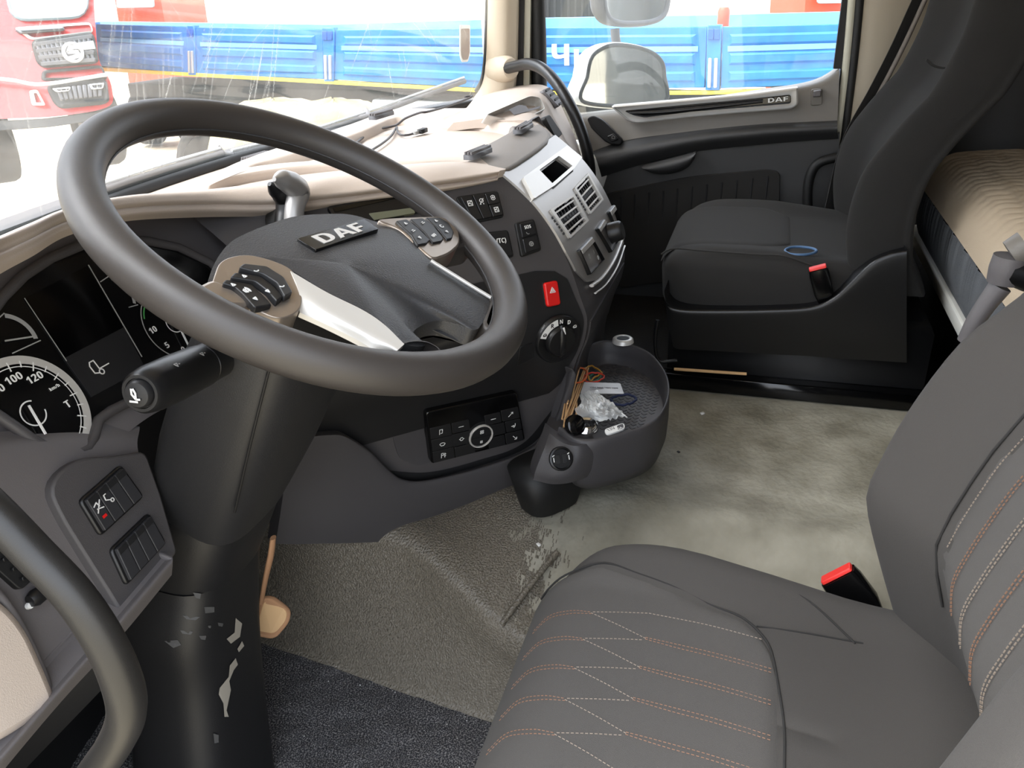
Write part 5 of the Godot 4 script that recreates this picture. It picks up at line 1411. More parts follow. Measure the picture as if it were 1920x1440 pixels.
func steering_wheel():
	var w := thing("steering_wheel", "large black steering wheel with silver spokes and button pods", "steering wheel", WC - WN * 0.05)
	var n := WN
	var ex := Vector3(1, 0, 0)
	var ey := n.cross(ex)
	var m := mb()
	var rows := []
	for i in 97:
		var a := TAU * i / 96.0
		var dd := ex * cos(a) + ey * sin(a)
		var r := []
		for j in 20:
			var b := TAU * j / 20.0
			r.append(WC + dd * (0.215 + 0.0185 * cos(b)) + n * 0.0200 * sin(b))
		rows.append(r)
	m.smooth(); m.grid(rows, true)
	part("rim", m, M.rim, w)
	m = mb()
	rows = []
	for i in 97:
		var a := TAU * i / 96.0
		var dd := ex * cos(a) + ey * sin(a)
		var r := []
		for j in 6:
			var b := TAU * j / 6.0
			r.append(WC + dd * (0.2155 - 0.0188 + 0.0012 * cos(b)) + n * (-0.004 + 0.0012 * sin(b)))
		rows.append(r)
	m.smooth(); m.grid(rows, true)
	part("rim_seam", m, M.hub, w)
	# hub cover
	var hp := [Vector3(-0.7026, 0.8426, -0.0234), Vector3(-0.6814, 0.8506, -0.0334), Vector3(-0.646, 0.8599, -0.0415), Vector3(-0.6136, 0.8637, -0.0401), Vector3(-0.5447, 0.862, -0.0331), Vector3(-0.4933, 0.8532, -0.0177), Vector3(-0.4687, 0.8464, -0.0057), Vector3(-0.4573, 0.8376, 0.0136), Vector3(-0.4559, 0.8299, 0.0393), Vector3(-0.4724, 0.8148, 0.0698), Vector3(-0.4839, 0.8021, 0.0921), Vector3(-0.4772, 0.7866, 0.1111), Vector3(-0.467, 0.761, 0.1479), Vector3(-0.5374, 0.752, 0.1597), Vector3(-0.5444, 0.758, 0.1412), Vector3(-0.5493, 0.7627, 0.1248), Vector3(-0.5696, 0.7671, 0.1172), Vector3(-0.6017, 0.7696, 0.1167), Vector3(-0.6121, 0.7626, 0.1331), Vector3(-0.6366, 0.773, 0.1229), Vector3(-0.6349, 0.7908, 0.1038), Vector3(-0.6364, 0.804, 0.0847), Vector3(-0.643, 0.8213, 0.0544), Vector3(-0.6406, 0.8387, 0.0198), Vector3(-0.6421, 0.8482, -0.0009), Vector3(-0.6534, 0.8552, -0.0173), Vector3(-0.6722, 0.8544, -0.0279)]
	m = mb()
	dome(m, even_like(hp, 4), Vector3(-0.5955, 0.8291, 0.0366), n, 0.008, 0.02, 10)
	part("hub_cover", m, M.hub, w)
	m = mb()
	var back := []
	for q in hp: back.append(WC + (q - WC) * 0.72 - n * 0.09)
	m.smooth(); m.grid([shift(hp, -n * 0.022), back], true)
	m.flat(); m.fan(back)
	part("hub_shell", m, M.satin, w)
	# left pod with strip running down the spoke
	m = mb()
	plate(m, rpoly([Vector3(-0.7158, 0.8454, -0.0121), Vector3(-0.6793, 0.8577, -0.0256), Vector3(-0.6557, 0.8565, -0.0155), Vector3(-0.6446, 0.8486, 0.0024), Vector3(-0.642, 0.8398, 0.0219), Vector3(-0.6595, 0.827, 0.0402), Vector3(-0.685, 0.8165, 0.0506), Vector3(-0.7079, 0.8173, 0.0432), Vector3(-0.7104, 0.8256, 0.0247), Vector3(-0.7109, 0.835, 0.0062)], 0.02, 5), n, 0.001, 0.001, 0.025)
	var pl := part("button_pod", m, M.champagne, w, "champagne metal button pod")
	m = mb()
	loft(m, [[Vector3(-0.6471, 0.8404, 0.0228), Vector3(-0.6454, 0.8217, 0.0557), Vector3(-0.6387, 0.8044, 0.0859), Vector3(-0.6404, 0.7926, 0.1066), Vector3(-0.6507, 0.7794, 0.1298)], [Vector3(-0.6646, 0.8288, 0.0393), Vector3(-0.6675, 0.8163, 0.0611), Vector3(-0.6644, 0.8006, 0.0887), Vector3(-0.6623, 0.79, 0.1072), Vector3(-0.6625, 0.7781, 0.1281)], [Vector3(-0.6796, 0.8142, 0.0466), Vector3(-0.6735, 0.802, 0.068), Vector3(-0.6683, 0.7868, 0.0946), Vector3(-0.6679, 0.7786, 0.109), Vector3(-0.658, 0.7728, 0.1193)]], 24, 12, -n * 0.005)
	part("spoke_strip", m, M.silver_light, w, "bright silver spoke strip")
	var bt := [[Vector3(-0.6785, 0.8558, -0.0021), Vector3(-0.6628, 0.8491, 0.0096), Vector3(-0.6632, 0.8398, 0.0259), Vector3(-0.6763, 0.8314, 0.0407), Vector3(-0.6884, 0.8317, 0.0402), Vector3(-0.6763, 0.8393, 0.0268), Vector3(-0.6761, 0.8468, 0.0138), Vector3(-0.6874, 0.8552, -0.0011)], [Vector3(-0.6933, 0.8523, -0.002), Vector3(-0.6771, 0.845, 0.0108), Vector3(-0.6798, 0.837, 0.0249), Vector3(-0.686, 0.8301, 0.0369), Vector3(-0.6966, 0.83, 0.037), Vector3(-0.6902, 0.8366, 0.0254), Vector3(-0.688, 0.8438, 0.0129), Vector3(-0.7027, 0.8512, -0.0001)], [Vector3(-0.7048, 0.8498, -0.0037), Vector3(-0.6904, 0.8416, 0.0107), Vector3(-0.6969, 0.8319, 0.0277), Vector3(-0.7007, 0.828, 0.0346), Vector3(-0.717, 0.8311, 0.029), Vector3(-0.7094, 0.8397, 0.014), Vector3(-0.707, 0.8445, 0.0056), Vector3(-0.7118, 0.8489, -0.0021)]]
	for q in bt:
		m = mb()
		plate(m, rpoly(q, 0.002, 2), n, 0.0005, 0.0012, 0.006)
		part("button", m, M.button, pl)
	m = mb()
	var marks := [[Vector3(-0.6786, 0.8511, 0.0082), 0], [Vector3(-0.678, 0.8382, 0.0308), 0], [Vector3(-0.6919, 0.849, 0.0059), 1], [Vector3(-0.6923, 0.837, 0.0269), 2], [Vector3(-0.707, 0.8463, 0.0045), 1], [Vector3(-0.707, 0.8352, 0.0239), 2], [Vector3(-0.7045, 0.8408, 0.0141), 3]]
	for k in marks:
		var sh: Array
		match k[1]:
			0: sh = [arc(0, 0, 1, 200, 300, 5)]
			1: sh = [[[-0.6, -0.4], [0.6, -0.4], [0, 0.6], [-0.6, -0.4]]]
			2: sh = [[[-0.6, 0.4], [0.6, 0.4], [0, -0.6], [-0.6, 0.4]]]
			_: sh = [arc(0, 0, 1.4, -50, 50, 5), arc(0, 0, 0.9, -50, 50, 5), [[-0.6, -0.5], [-0.6, 0.5], [0.1, 0.8], [0.1, -0.8], [-0.6, -0.5]]]
		strokes(m, k[0], ex, ey, sh, 0.0011, 0.003)
	part("button_symbols", m, M.print, pl)
	# right pod
	m = mb()
	plate(m, rpoly([Vector3(-0.4704, 0.8418, 0.0204), Vector3(-0.4372, 0.8362, 0.0303), Vector3(-0.369, 0.8219, 0.0553), Vector3(-0.3598, 0.8148, 0.0677), Vector3(-0.3739, 0.8067, 0.0819), Vector3(-0.4041, 0.7995, 0.0945), Vector3(-0.4432, 0.799, 0.0954), Vector3(-0.4775, 0.8024, 0.0896), Vector3(-0.4702, 0.8125, 0.0718), Vector3(-0.4544, 0.8296, 0.0418)], 0.014, 5), n, 0.001, 0.002, 0.025)
	var pr := part("button_pod", m, M.champagne, w, "champagne metal button pod")
	bt = [[Vector3(-0.448, 0.8361, 0.0364), Vector3(-0.4296, 0.8335, 0.0411), Vector3(-0.4329, 0.8256, 0.0548), Vector3(-0.4439, 0.8148, 0.0739), Vector3(-0.4564, 0.8141, 0.0751), Vector3(-0.4717, 0.8164, 0.0709), Vector3(-0.4581, 0.824, 0.0577), Vector3(-0.4524, 0.8316, 0.0444)], [Vector3(-0.4251, 0.8324, 0.043), Vector3(-0.4041, 0.8286, 0.0497), Vector3(-0.4049, 0.8211, 0.0627), Vector3(-0.4221, 0.8103, 0.0817), Vector3(-0.4312, 0.8098, 0.0826), Vector3(-0.4473, 0.8123, 0.0783), Vector3(-0.4345, 0.8203, 0.0641), Vector3(-0.4286, 0.828, 0.0506)], [Vector3(-0.398, 0.8277, 0.0511), Vector3(-0.377, 0.8228, 0.0598), Vector3(-0.3755, 0.8164, 0.071), Vector3(-0.392, 0.8097, 0.0828), Vector3(-0.4085, 0.8074, 0.0868), Vector3(-0.42, 0.8086, 0.0847), Vector3(-0.4073, 0.817, 0.0699), Vector3(-0.402, 0.824, 0.0578)]]
	for q in bt:
		m = mb()
		plate(m, rpoly(q, 0.002, 2), n, 0.0005, 0.0012, 0.006)
		part("button", m, M.button, pr)
	m = mb()
	for k in [[Vector3(-0.4426, 0.8321, 0.0459), 1], [Vector3(-0.4543, 0.8203, 0.0665), 2], [Vector3(-0.4484, 0.8262, 0.0563), 4], [Vector3(-0.4168, 0.827, 0.0548), 4], [Vector3(-0.3925, 0.823, 0.0619), 1], [Vector3(-0.3975, 0.8182, 0.0702), 5], [Vector3(-0.4025, 0.8136, 0.0784), 2]]:
		var sh: Array
		match k[1]:
			1: sh = [[[-0.6, -0.4], [0.6, -0.4], [0, 0.6], [-0.6, -0.4]]]
			2: sh = [[[-0.6, 0.4], [0.6, 0.4], [0, -0.6], [-0.6, 0.4]]]
			4: sh = [[[-1, -0.5], [1, -0.5]], [[-0.6, 0.2], [0.6, 0.2]]]
			_: sh = [arc(0, 0, 0.8, 30, 330, 8)]
		strokes(m, k[0], ex, ey, sh, 0.001, 0.003)
	part("button_symbols", m, M.print, pr)
	letters("lettering", "OFF", Vector3(-0.4297, 0.8164, 0.0735), ex, ey, 0.004, M.print, pr, 1.0, 0.0004)
	m = mb()
	tube(m, [Vector3(-0.4887, 0.8053, 0.0924), Vector3(-0.483, 0.7899, 0.1135), Vector3(-0.4792, 0.776, 0.1338), Vector3(-0.4745, 0.7628, 0.1529)], 0.0022, 8, 16)
	part("spoke_edge", m, M.silver_light, w)
	# spoke roots that run into the rim
	m = mb()
	plate(m, rpoly([Vector3(-0.4502, 0.7548, 0.1427), Vector3(-0.4225, 0.7438, 0.162), Vector3(-0.4595, 0.7331, 0.1807), Vector3(-0.5306, 0.7311, 0.1842), Vector3(-0.528, 0.7474, 0.1557)], 0.01, 3), n, 0.008, 0.005, 0.02)
	part("spoke_root", m, M.rim, w)
	m = mb()
	plate(m, rpoly([Vector3(-0.6277, 0.7689, 0.118), Vector3(-0.6089, 0.7611, 0.1316), Vector3(-0.6099, 0.7514, 0.1486), Vector3(-0.6493, 0.7516, 0.1484), Vector3(-0.6906, 0.7721, 0.1124), Vector3(-0.6563, 0.7719, 0.1126)], 0.01, 3), n, 0.008, 0.005, 0.02)
	part("spoke_root", m, M.rim, w)
	m = mb()
	plate(m, rpoly([Vector3(-0.706, 0.8426, -0.0193), Vector3(-0.7034, 0.8314, 0.0003), Vector3(-0.7094, 0.8213, 0.018), Vector3(-0.729, 0.8278, 0.0066), Vector3(-0.7304, 0.8429, -0.0199)], 0.008, 3), n, 0.010, 0.004, 0.02)
	part("spoke_root", m, M.champagne, w)
	m = mb()
	plate(m, rpoly([Vector3(-0.336, 0.8125, 0.0415), Vector3(-0.2958, 0.7978, 0.0672), Vector3(-0.3101, 0.7851, 0.0895), Vector3(-0.3731, 0.7828, 0.0936), Vector3(-0.4117, 0.789, 0.0827), Vector3(-0.3679, 0.7906, 0.08), Vector3(-0.325, 0.8055, 0.0539)], 0.008, 3), n, 0.010, 0.004, 0.02)
	part("spoke_root", m, M.rim, w)
	# emblem
	m = mb()
	var q := [Vector3(-0.5918, 0.8531, -0.0014), Vector3(-0.5972, 0.8447, 0.0211), Vector3(-0.491, 0.8373, 0.036), Vector3(-0.4805, 0.8448, 0.0148)]
	var en := out_normal(q)
	plate(m, rpoly(q, 0.002, 2), en, 0.0012, 0.0005, 0.006)
	var em := part("emblem_plate", m, M.gloss, w, "black emblem plate")
	var bx: Vector3 = (q[2] - q[1]).normalized()
	bx = (bx - en * bx.dot(en)).normalized()
	letters("emblem_letters", "DAF", (q[0] + q[1] + q[2] + q[3]) / 4 + en * 0.0016, bx, en.cross(bx), 0.0165, M.silver_light, em, 1.9)

func ring_section(o: Vector3, ex: Vector3, ey: Vector3, hw: float, hh: float, p := 3.0, n := 32) -> Array:   # rounded box section
	var out := []
	for i in n:
		var a := TAU * i / n
		var c := cos(a); var s := sin(a)
		out.append(o + ex * hw * signf(c) * pow(absf(c), 2.0 / p) + ey * hh * signf(s) * pow(absf(s), 2.0 / p))
	return out

func steering_column():
	var c := thing("steering_column", "black steering column shroud and pedestal with scuffed lower part", "steering column", Vector3(-0.60, 0.0, -0.27))
	var n := WN
	var ey := n.cross(Vector3.RIGHT)
	var m := mb()
	var rows := []
	for s in [[0.07, 0.085, 0.050, 0.0], [0.10, 0.098, 0.062, 0.0], [0.18, 0.102, 0.070, 0.0], [0.28, 0.098, 0.070, 0.0], [0.36, 0.088, 0.066, 0.0], [0.395, 0.082, 0.064, 0.0]]:
		rows.append(ring_section(WC - n * s[0] + ey * s[3], Vector3.RIGHT, ey, s[1], s[2], 3.5))
	m.smooth(); m.grid(rows, true)
	m.flat(); m.fan(rows[0])
	part("upper_shroud", m, M.column, c)
	m = mb()
	tube(m, [Vector3(-0.648, 0.7402, -0.0181), Vector3(-0.648, 0.6514, -0.0574), Vector3(-0.636, 0.5486, -0.1072)], 0.0016, 6, 16)
	part("shroud_seam", m, M.rubber, c)
	m = mb()
	rows = []
	for s in [[Vector3(-0.55, 0.512, -0.195), 0.080, 0.062], [Vector3(-0.552, 0.49, -0.207), 0.084, 0.066], [Vector3(-0.555, 0.44, -0.232), 0.083, 0.066], [Vector3(-0.56, 0.39, -0.255), 0.078, 0.064]]:
		rows.append(ring_section(s[0], Vector3.RIGHT, ey, s[1], s[2], 3.0))
	m.smooth(); m.grid(rows, true)
	part("lower_collar", m, M.black, c)
	m = mb()
	rows = []
	for s in [[Vector3(-0.56, 0.41, -0.25), 0.080, 0.068], [Vector3(-0.575, 0.34, -0.262), 0.086, 0.072], [Vector3(-0.585, 0.25, -0.27), 0.082, 0.072], [Vector3(-0.61, 0.12, -0.272), 0.085, 0.075], [Vector3(-0.635, 0.0, -0.272), 0.09, 0.08]]:
		rows.append(ring_section(s[0], Vector3.RIGHT, Vector3(0, 0.1, -1).normalized(), s[1], s[2], 3.5))
	var fine_rows := []
	for i in 24:
		var r := []
		for j in 32:
			var col := []
			for k in rows: col.append(k[j])
			r.append(cr(col, 24)[i])
		fine_rows.append(r)
	m.smooth(); m.grid(fine_rows, true)
	part("pedestal", m, M.black, c)
	# bare scuffs on the pedestal
	for sc in [[Vector3(-0.5817, 0.3282, -0.1906), Vector3(-0.5706, 0.3087, -0.1923), Vector3(-0.5788, 0.2923, -0.1937), Vector3(-0.5983, 0.2982, -0.1932), Vector3(-0.6047, 0.3127, -0.1922), Vector3(-0.5877, 0.3082, -0.1925)], [Vector3(-0.5757, 0.2816, -0.1947), Vector3(-0.5727, 0.2699, -0.1958), Vector3(-0.5853, 0.2703, -0.1957), Vector3(-0.5875, 0.2782, -0.195)], [Vector3(-0.5933, 0.2673, -0.196), Vector3(-0.591, 0.2531, -0.1972), Vector3(-0.6009, 0.2521, -0.1974), Vector3(-0.6126, 0.2443, -0.1979), Vector3(-0.6139, 0.2291, -0.1978), Vector3(-0.6296, 0.2079, -0.1985), Vector3(-0.6292, 0.1956, -0.1981), Vector3(-0.6355, 0.2022, -0.199), Vector3(-0.6312, 0.2223, -0.1991), Vector3(-0.6337, 0.2411, -0.2004), Vector3(-0.6297, 0.2486, -0.1999), Vector3(-0.6116, 0.251, -0.1979), Vector3(-0.6066, 0.2667, -0.1962)]]:
		m = mb()
		m.flat(); m.poly(sc, normal_of_at([sc[0], sc[1], sc[sc.size() / 2], sc[-1]]))
		part("scuff", m, M.scuff, c)
	for sc in [[Vector3(-0.6558, 0.1922, -0.2045), Vector3(-0.6507, 0.1843, -0.2016), Vector3(-0.6538, 0.1737, -0.2018), Vector3(-0.6588, 0.1768, -0.2042)], [Vector3(-0.6272, 0.3858, -0.1928), Vector3(-0.6154, 0.3766, -0.1885), Vector3(-0.6167, 0.3688, -0.1894), Vector3(-0.6281, 0.3762, -0.1929)], [Vector3(-0.6315, 0.4106, -0.1999), Vector3(-0.626, 0.4058, -0.1935), Vector3(-0.6286, 0.3992, -0.1947), Vector3(-0.6314, 0.4026, -0.198)], [Vector3(-0.6586, 0.3479, -0.2378), Vector3(-0.655, 0.3506, -0.2201), Vector3(-0.655, 0.3436, -0.2164), Vector3(-0.6593, 0.34, -0.2259)], [Vector3(-0.6505, 0.363, -0.2164), Vector3(-0.644, 0.3584, -0.2036), Vector3(-0.6465, 0.3549, -0.2058), Vector3(-0.6508, 0.3586, -0.2141)], [Vector3(-0.6408, 0.3495, -0.1995), Vector3(-0.6332, 0.3435, -0.1954), Vector3(-0.6356, 0.3383, -0.1965), Vector3(-0.6399, 0.3427, -0.1986)], [Vector3(-0.6287, 0.3567, -0.1931), Vector3(-0.6247, 0.3534, -0.192), Vector3(-0.6261, 0.35, -0.1926), Vector3(-0.6284, 0.3528, -0.1935)], [Vector3(-0.6151, 0.3505, -0.19), Vector3(-0.6057, 0.3404, -0.1901), Vector3(-0.6084, 0.3374, -0.1905), Vector3(-0.6142, 0.3434, -0.1907)], [Vector3(-0.6445, 0.3826, -0.2127), Vector3(-0.6341, 0.3746, -0.1967), Vector3(-0.6386, 0.3726, -0.2001), Vector3(-0.6438, 0.3769, -0.2085)]]:
		m = mb()
		m.flat(); m.fan(sc)
		part("scuff", m, M.scuff_dim, c)
	# lock at the right side
	m = mb()
	plate(m, rpoly([Vector3(-0.505, 0.3013, -0.2502), Vector3(-0.505, 0.3364, -0.2198), Vector3(-0.505, 0.2918, -0.2255), Vector3(-0.505, 0.2569, -0.249)], 0.006), Vector3(-0.3, 0.2, 0.93).normalized(), 0.006, 0.002, 0.03)
	part("lock_flap", m, M.gloss, c)
	# stalk: its own thing, it tips on its pivot
	var s := thing("control_stalk", "black wiper stalk with horn button at its tip", "stalk", Vector3(-0.61, 0.735, -0.0842))
	var a: Vector3 = Vector3(-0.6, 0.7357, -0.083)
	var b: Vector3 = Vector3(-0.775, 0.7703, -0.0562)
	var ax := (b - a).normalized()
	var L := a.distance_to(b)
	m = mb()
	lathe(m, a, ax, [Vector2(0.0, 0.0), Vector2(0.013, 0.0), Vector2(0.0185, L * 0.18), Vector2(0.0195, L * 0.42), Vector2(0.0193, L * 0.44), Vector2(0.0180, L * 0.445)], 32)
	part("barrel", m, M.satin, s)
	m = mb()
	lathe(m, a, ax, [Vector2(0.0185, L * 0.45), Vector2(0.0205, L * 0.46), Vector2(0.0212, L * 0.70), Vector2(0.0205, L * 0.90), Vector2(0.0185, L * 0.98), Vector2(0.0160, L), Vector2(0.0135, L), Vector2(0.0130, L * 0.99), Vector2(0.0, L * 0.99)], 32)
	var kn := part("twist_grip", m, M.satin, s)
	m = mb()
	lathe(m, b, ax, [Vector2(0.0125, -0.004), Vector2(0.0120, 0.003), Vector2(0.0105, 0.005), Vector2(0.0, 0.0062)], 24)
	var hb := part("horn_button", m, M.button, s)
	var fx := frame(ax, Vector3.UP)
	m = mb()
	strokes(m, b + ax * 0.0066, fx[0], fx[1], [[[-0.5, 1], [-0.5, 0.2], [0.1, -0.6], [0.7, -0.6]], [[-0.2, 1], [0.1, 0.4], [0.1, -0.6]], [[-0.9, -0.9], [0.3, -1.0]]], 0.0016, 0.0055)
	part("horn_symbol", m, M.print, hb)
	m = mb()
	for k in [[0.80, 0.35], [0.56, 0.35], [0.34, 0.2], [0.36, 0.55]]:
		var o: Vector3 = a + ax * L * float(k[0])
		var ang: float = k[1]
		var up := (Vector3(-0.3, 0.9, 0.35) - ax * ax.dot(Vector3(-0.3, 0.9, 0.35))).normalized()
		var sd := ax.cross(up)
		var rad := (up * cos(ang) - sd * sin(ang)).normalized()
		strokes(m, o + rad * 0.0212, -ax, rad.cross(-ax), [[[-0.8, 0.5], [0, -0.7], [0.8, 0.5], [-0.8, 0.5]], [[1.2, 0], [1.8, 0]]], 0.0009, 0.0028)
	part("stalk_symbols", m, M.print_dim, kn)
	m = mb()
	plate(m, rpoly([Vector3(-0.625, 0.7472, -0.0852), Vector3(-0.625, 0.743, -0.066), Vector3(-0.625, 0.7245, -0.0731), Vector3(-0.625, 0.7032, -0.0913), Vector3(-0.625, 0.7057, -0.103), Vector3(-0.625, 0.7229, -0.0894)], 0.006), Vector3(-0.9, 0.3, 0.3).normalized(), 0.003, 0.001, 0.02)
	part("stalk_slot", m, M.dash, c)

# ---------------------------------------------------------------- seats
func cushion(m: MB, cx: float, hw: float, z0: float, z1: float, y0: float, top: Callable, edge := 0.045, p := 5.0, n := 72):
	var zc := (z0 + z1) / 2.0
	var hz := (z1 - z0) / 2.0
	var rows := []
	for lv in [[-1, 0.0], [-0.5, 0.0]]:
		pass
	var ring := func(d: float, y_of: Callable) -> Array:
		var out := []
		for i in n:
			var a := TAU * i / n
			var c := cos(a); var s := sin(a)
			var x := cx + (hw - d) * signf(c) * pow(absf(c), 2.0 / p)
			var z := zc + (hz - d) * signf(s) * pow(absf(s), 2.0 / p)
			out.append(Vector3(x, y_of.call(x, z), z))
		return out
	rows.append(ring.call(0.02, func(_x, _z): return y0))
	rows.append(ring.call(0.004, func(x, z): return lerpf(y0, top.call(x, z) - edge, 0.4)))
	for i in 7:
		var t := i / 6.0
		var d := edge * (1.0 - cos(t * PI / 2.0))
		var dy := edge * (1.0 - sin(t * PI / 2.0))
		rows.append(ring.call(d, func(x, z): return top.call(x, z) - dy))
	for i in 9:
		var t := (i + 1) / 9.0
		var d := edge + (minf(hw, hz) - edge - 0.002) * t
		rows.append(ring.call(d, func(x, z): return top.call(x, z)))
	m.smooth(); m.grid(rows, true)
	m.fan(rows[-1])

func edge_drop(x: float, z: float, cx: float, hw: float, z0: float, z1: float, edge: float) -> float:
	var d := clampf(minf(hw - absf(x - cx), minf(z - z0, z1 - z)), 0.0, edge)
	return edge - sqrt(maxf(edge * edge - (edge - d) * (edge - d), 0.0))

func dstop(x: float, z: float) -> float:                       # height of the driver's cushion
	var u := absf(x + 0.57) / 0.265
	var y := 0.322 + (0.012 + 0.030 * exp(-pow((z - 0.33) / 0.14, 2.0))) * smoothstep(0.62, 0.92, u)
	y -= 0.055 * pow(clampf((0.275 - z) / 0.11, 0.0, 1.5), 2.0)
	y -= 0.02 * smoothstep(0.45, 0.65, z)
	return y

func insert_right(z: float) -> float:
	var pts := [[0.15, -0.378], [0.209, -0.372], [0.261, -0.366], [0.359, -0.382], [0.45, -0.41], [0.475, -0.434], [0.488, -0.46], [0.496, -0.51]]
	var k := 0
	while k < pts.size() - 2 and pts[k + 1][0] < z: k += 1
	return lerpf(pts[k][1], pts[k + 1][1], clampf((z - pts[k][0]) / (pts[k + 1][0] - pts[k][0]), 0, 1))

func dashes(m: MB, path: Array, lift: float, step := 0.0050, wid := 0.0009):
	var q := even(path, maxi(3, int(path_len(path) / (step / 2))))
	for i in range(0, q.size() - 1, 2):
		var a: Vector3 = q[i]; var b: Vector3 = q[i].lerp(q[i + 1], 1.25)
		var d := (b - a).normalized()
		var n := (Vector3(-0.4, 0.8, -0.4) - d * d.dot(Vector3(-0.4, 0.8, -0.4))).normalized()
		bar(m, a + Vector3(0, lift, 0), b + Vector3(0, lift, 0), wid, wid, n, 0.0)

func path_len(p: Array) -> float:
	var L := 0.0
	for i in p.size() - 1: L += p[i].distance_to(p[i + 1])
	return L

func backrest_section(y: float, z: float, cx: float, hw: float, dish: float, thick: float) -> Array:
	var pr := [[-1.0, 0.06], [-0.985, 0.02], [-0.94, 0.0], [-0.84, 0.008], [-0.68, 0.6 * dish], [-0.5, 0.92 * dish], [0.0, dish], [0.5, 0.92 * dish], [0.68, 0.6 * dish], [0.84, 0.008], [0.94, 0.0], [0.985, 0.02], [1.0, 0.06], [0.99, thick * 0.8], [0.9, thick], [0.0, thick + 0.01], [-0.9, thick], [-0.99, thick * 0.8]]
	var out := []
	for p in pr: out.append(Vector3(cx + hw * p[0], y, z + p[1]))
	return cr(out, 72, true)

func backrest(m: MB, prof: Array, cx: float, hw: float, dish: float, thick: float, n := 40):
	var ys := []
	for p in prof: ys.append(Vector3(0, p[0], p[1]))
	var q := even(ys, n)
	var rows := []
	var last := backrest_section(q[-1].y, q[-1].z, cx, hw, dish, thick)
	for i in n:
		var f := clampf(float(i) / 3.0, 0.0, 1.0)
		rows.append(backrest_section(q[i].y, q[i].z + 0.02 * (1 - f), cx, hw * (0.96 + 0.04 * f), dish, thick))
	m.smooth(); m.grid(rows, true)
	m.fan(rows[-1])
	m.fan(rows[0])
	return q

func buckle(q: Array, deep: float, body: Array, parent: Node3D):
	# q: red button face, body: black sleeve path
	var n := out_normal(q)
	var m := mb()
	var s := Vector3.ZERO
	for p in q: s += p / 4.0
	var dn: Vector3 = (body[1] - body[0]).normalized()
	var hw: float = q[0].distance_to(q[1]) / 2
	var ex: Vector3 = (q[1] - q[0]).normalized()
	var ez := dn.cross(ex).normalized()
	ex = ez.cross(dn).normalized()
	var rows := []
	for k in [[0.0, 1.0], [0.012, 1.06], [0.05, 1.0], [0.075, 0.7], [body[0].distance_to(body[1]), 0.6]]:
		rows.append(ring_section(s + dn * (k[0] + 0.003), ex, ez, hw * k[1], deep * k[1], 5.0, 24))
	m.smooth(); m.grid(rows, true); m.flat(); m.fan(rows[0])
	var b := part("buckle", m, M.gloss, parent, "black belt buckle with red button")
	m = mb()
	plate(m, rpoly(rect(s, ex, ez, hw * 1.8, deep * 1.5), 0.003), -dn, 0.003, 0.0012, 0.002)
	part("release_button", m, M.buckle_red, b)

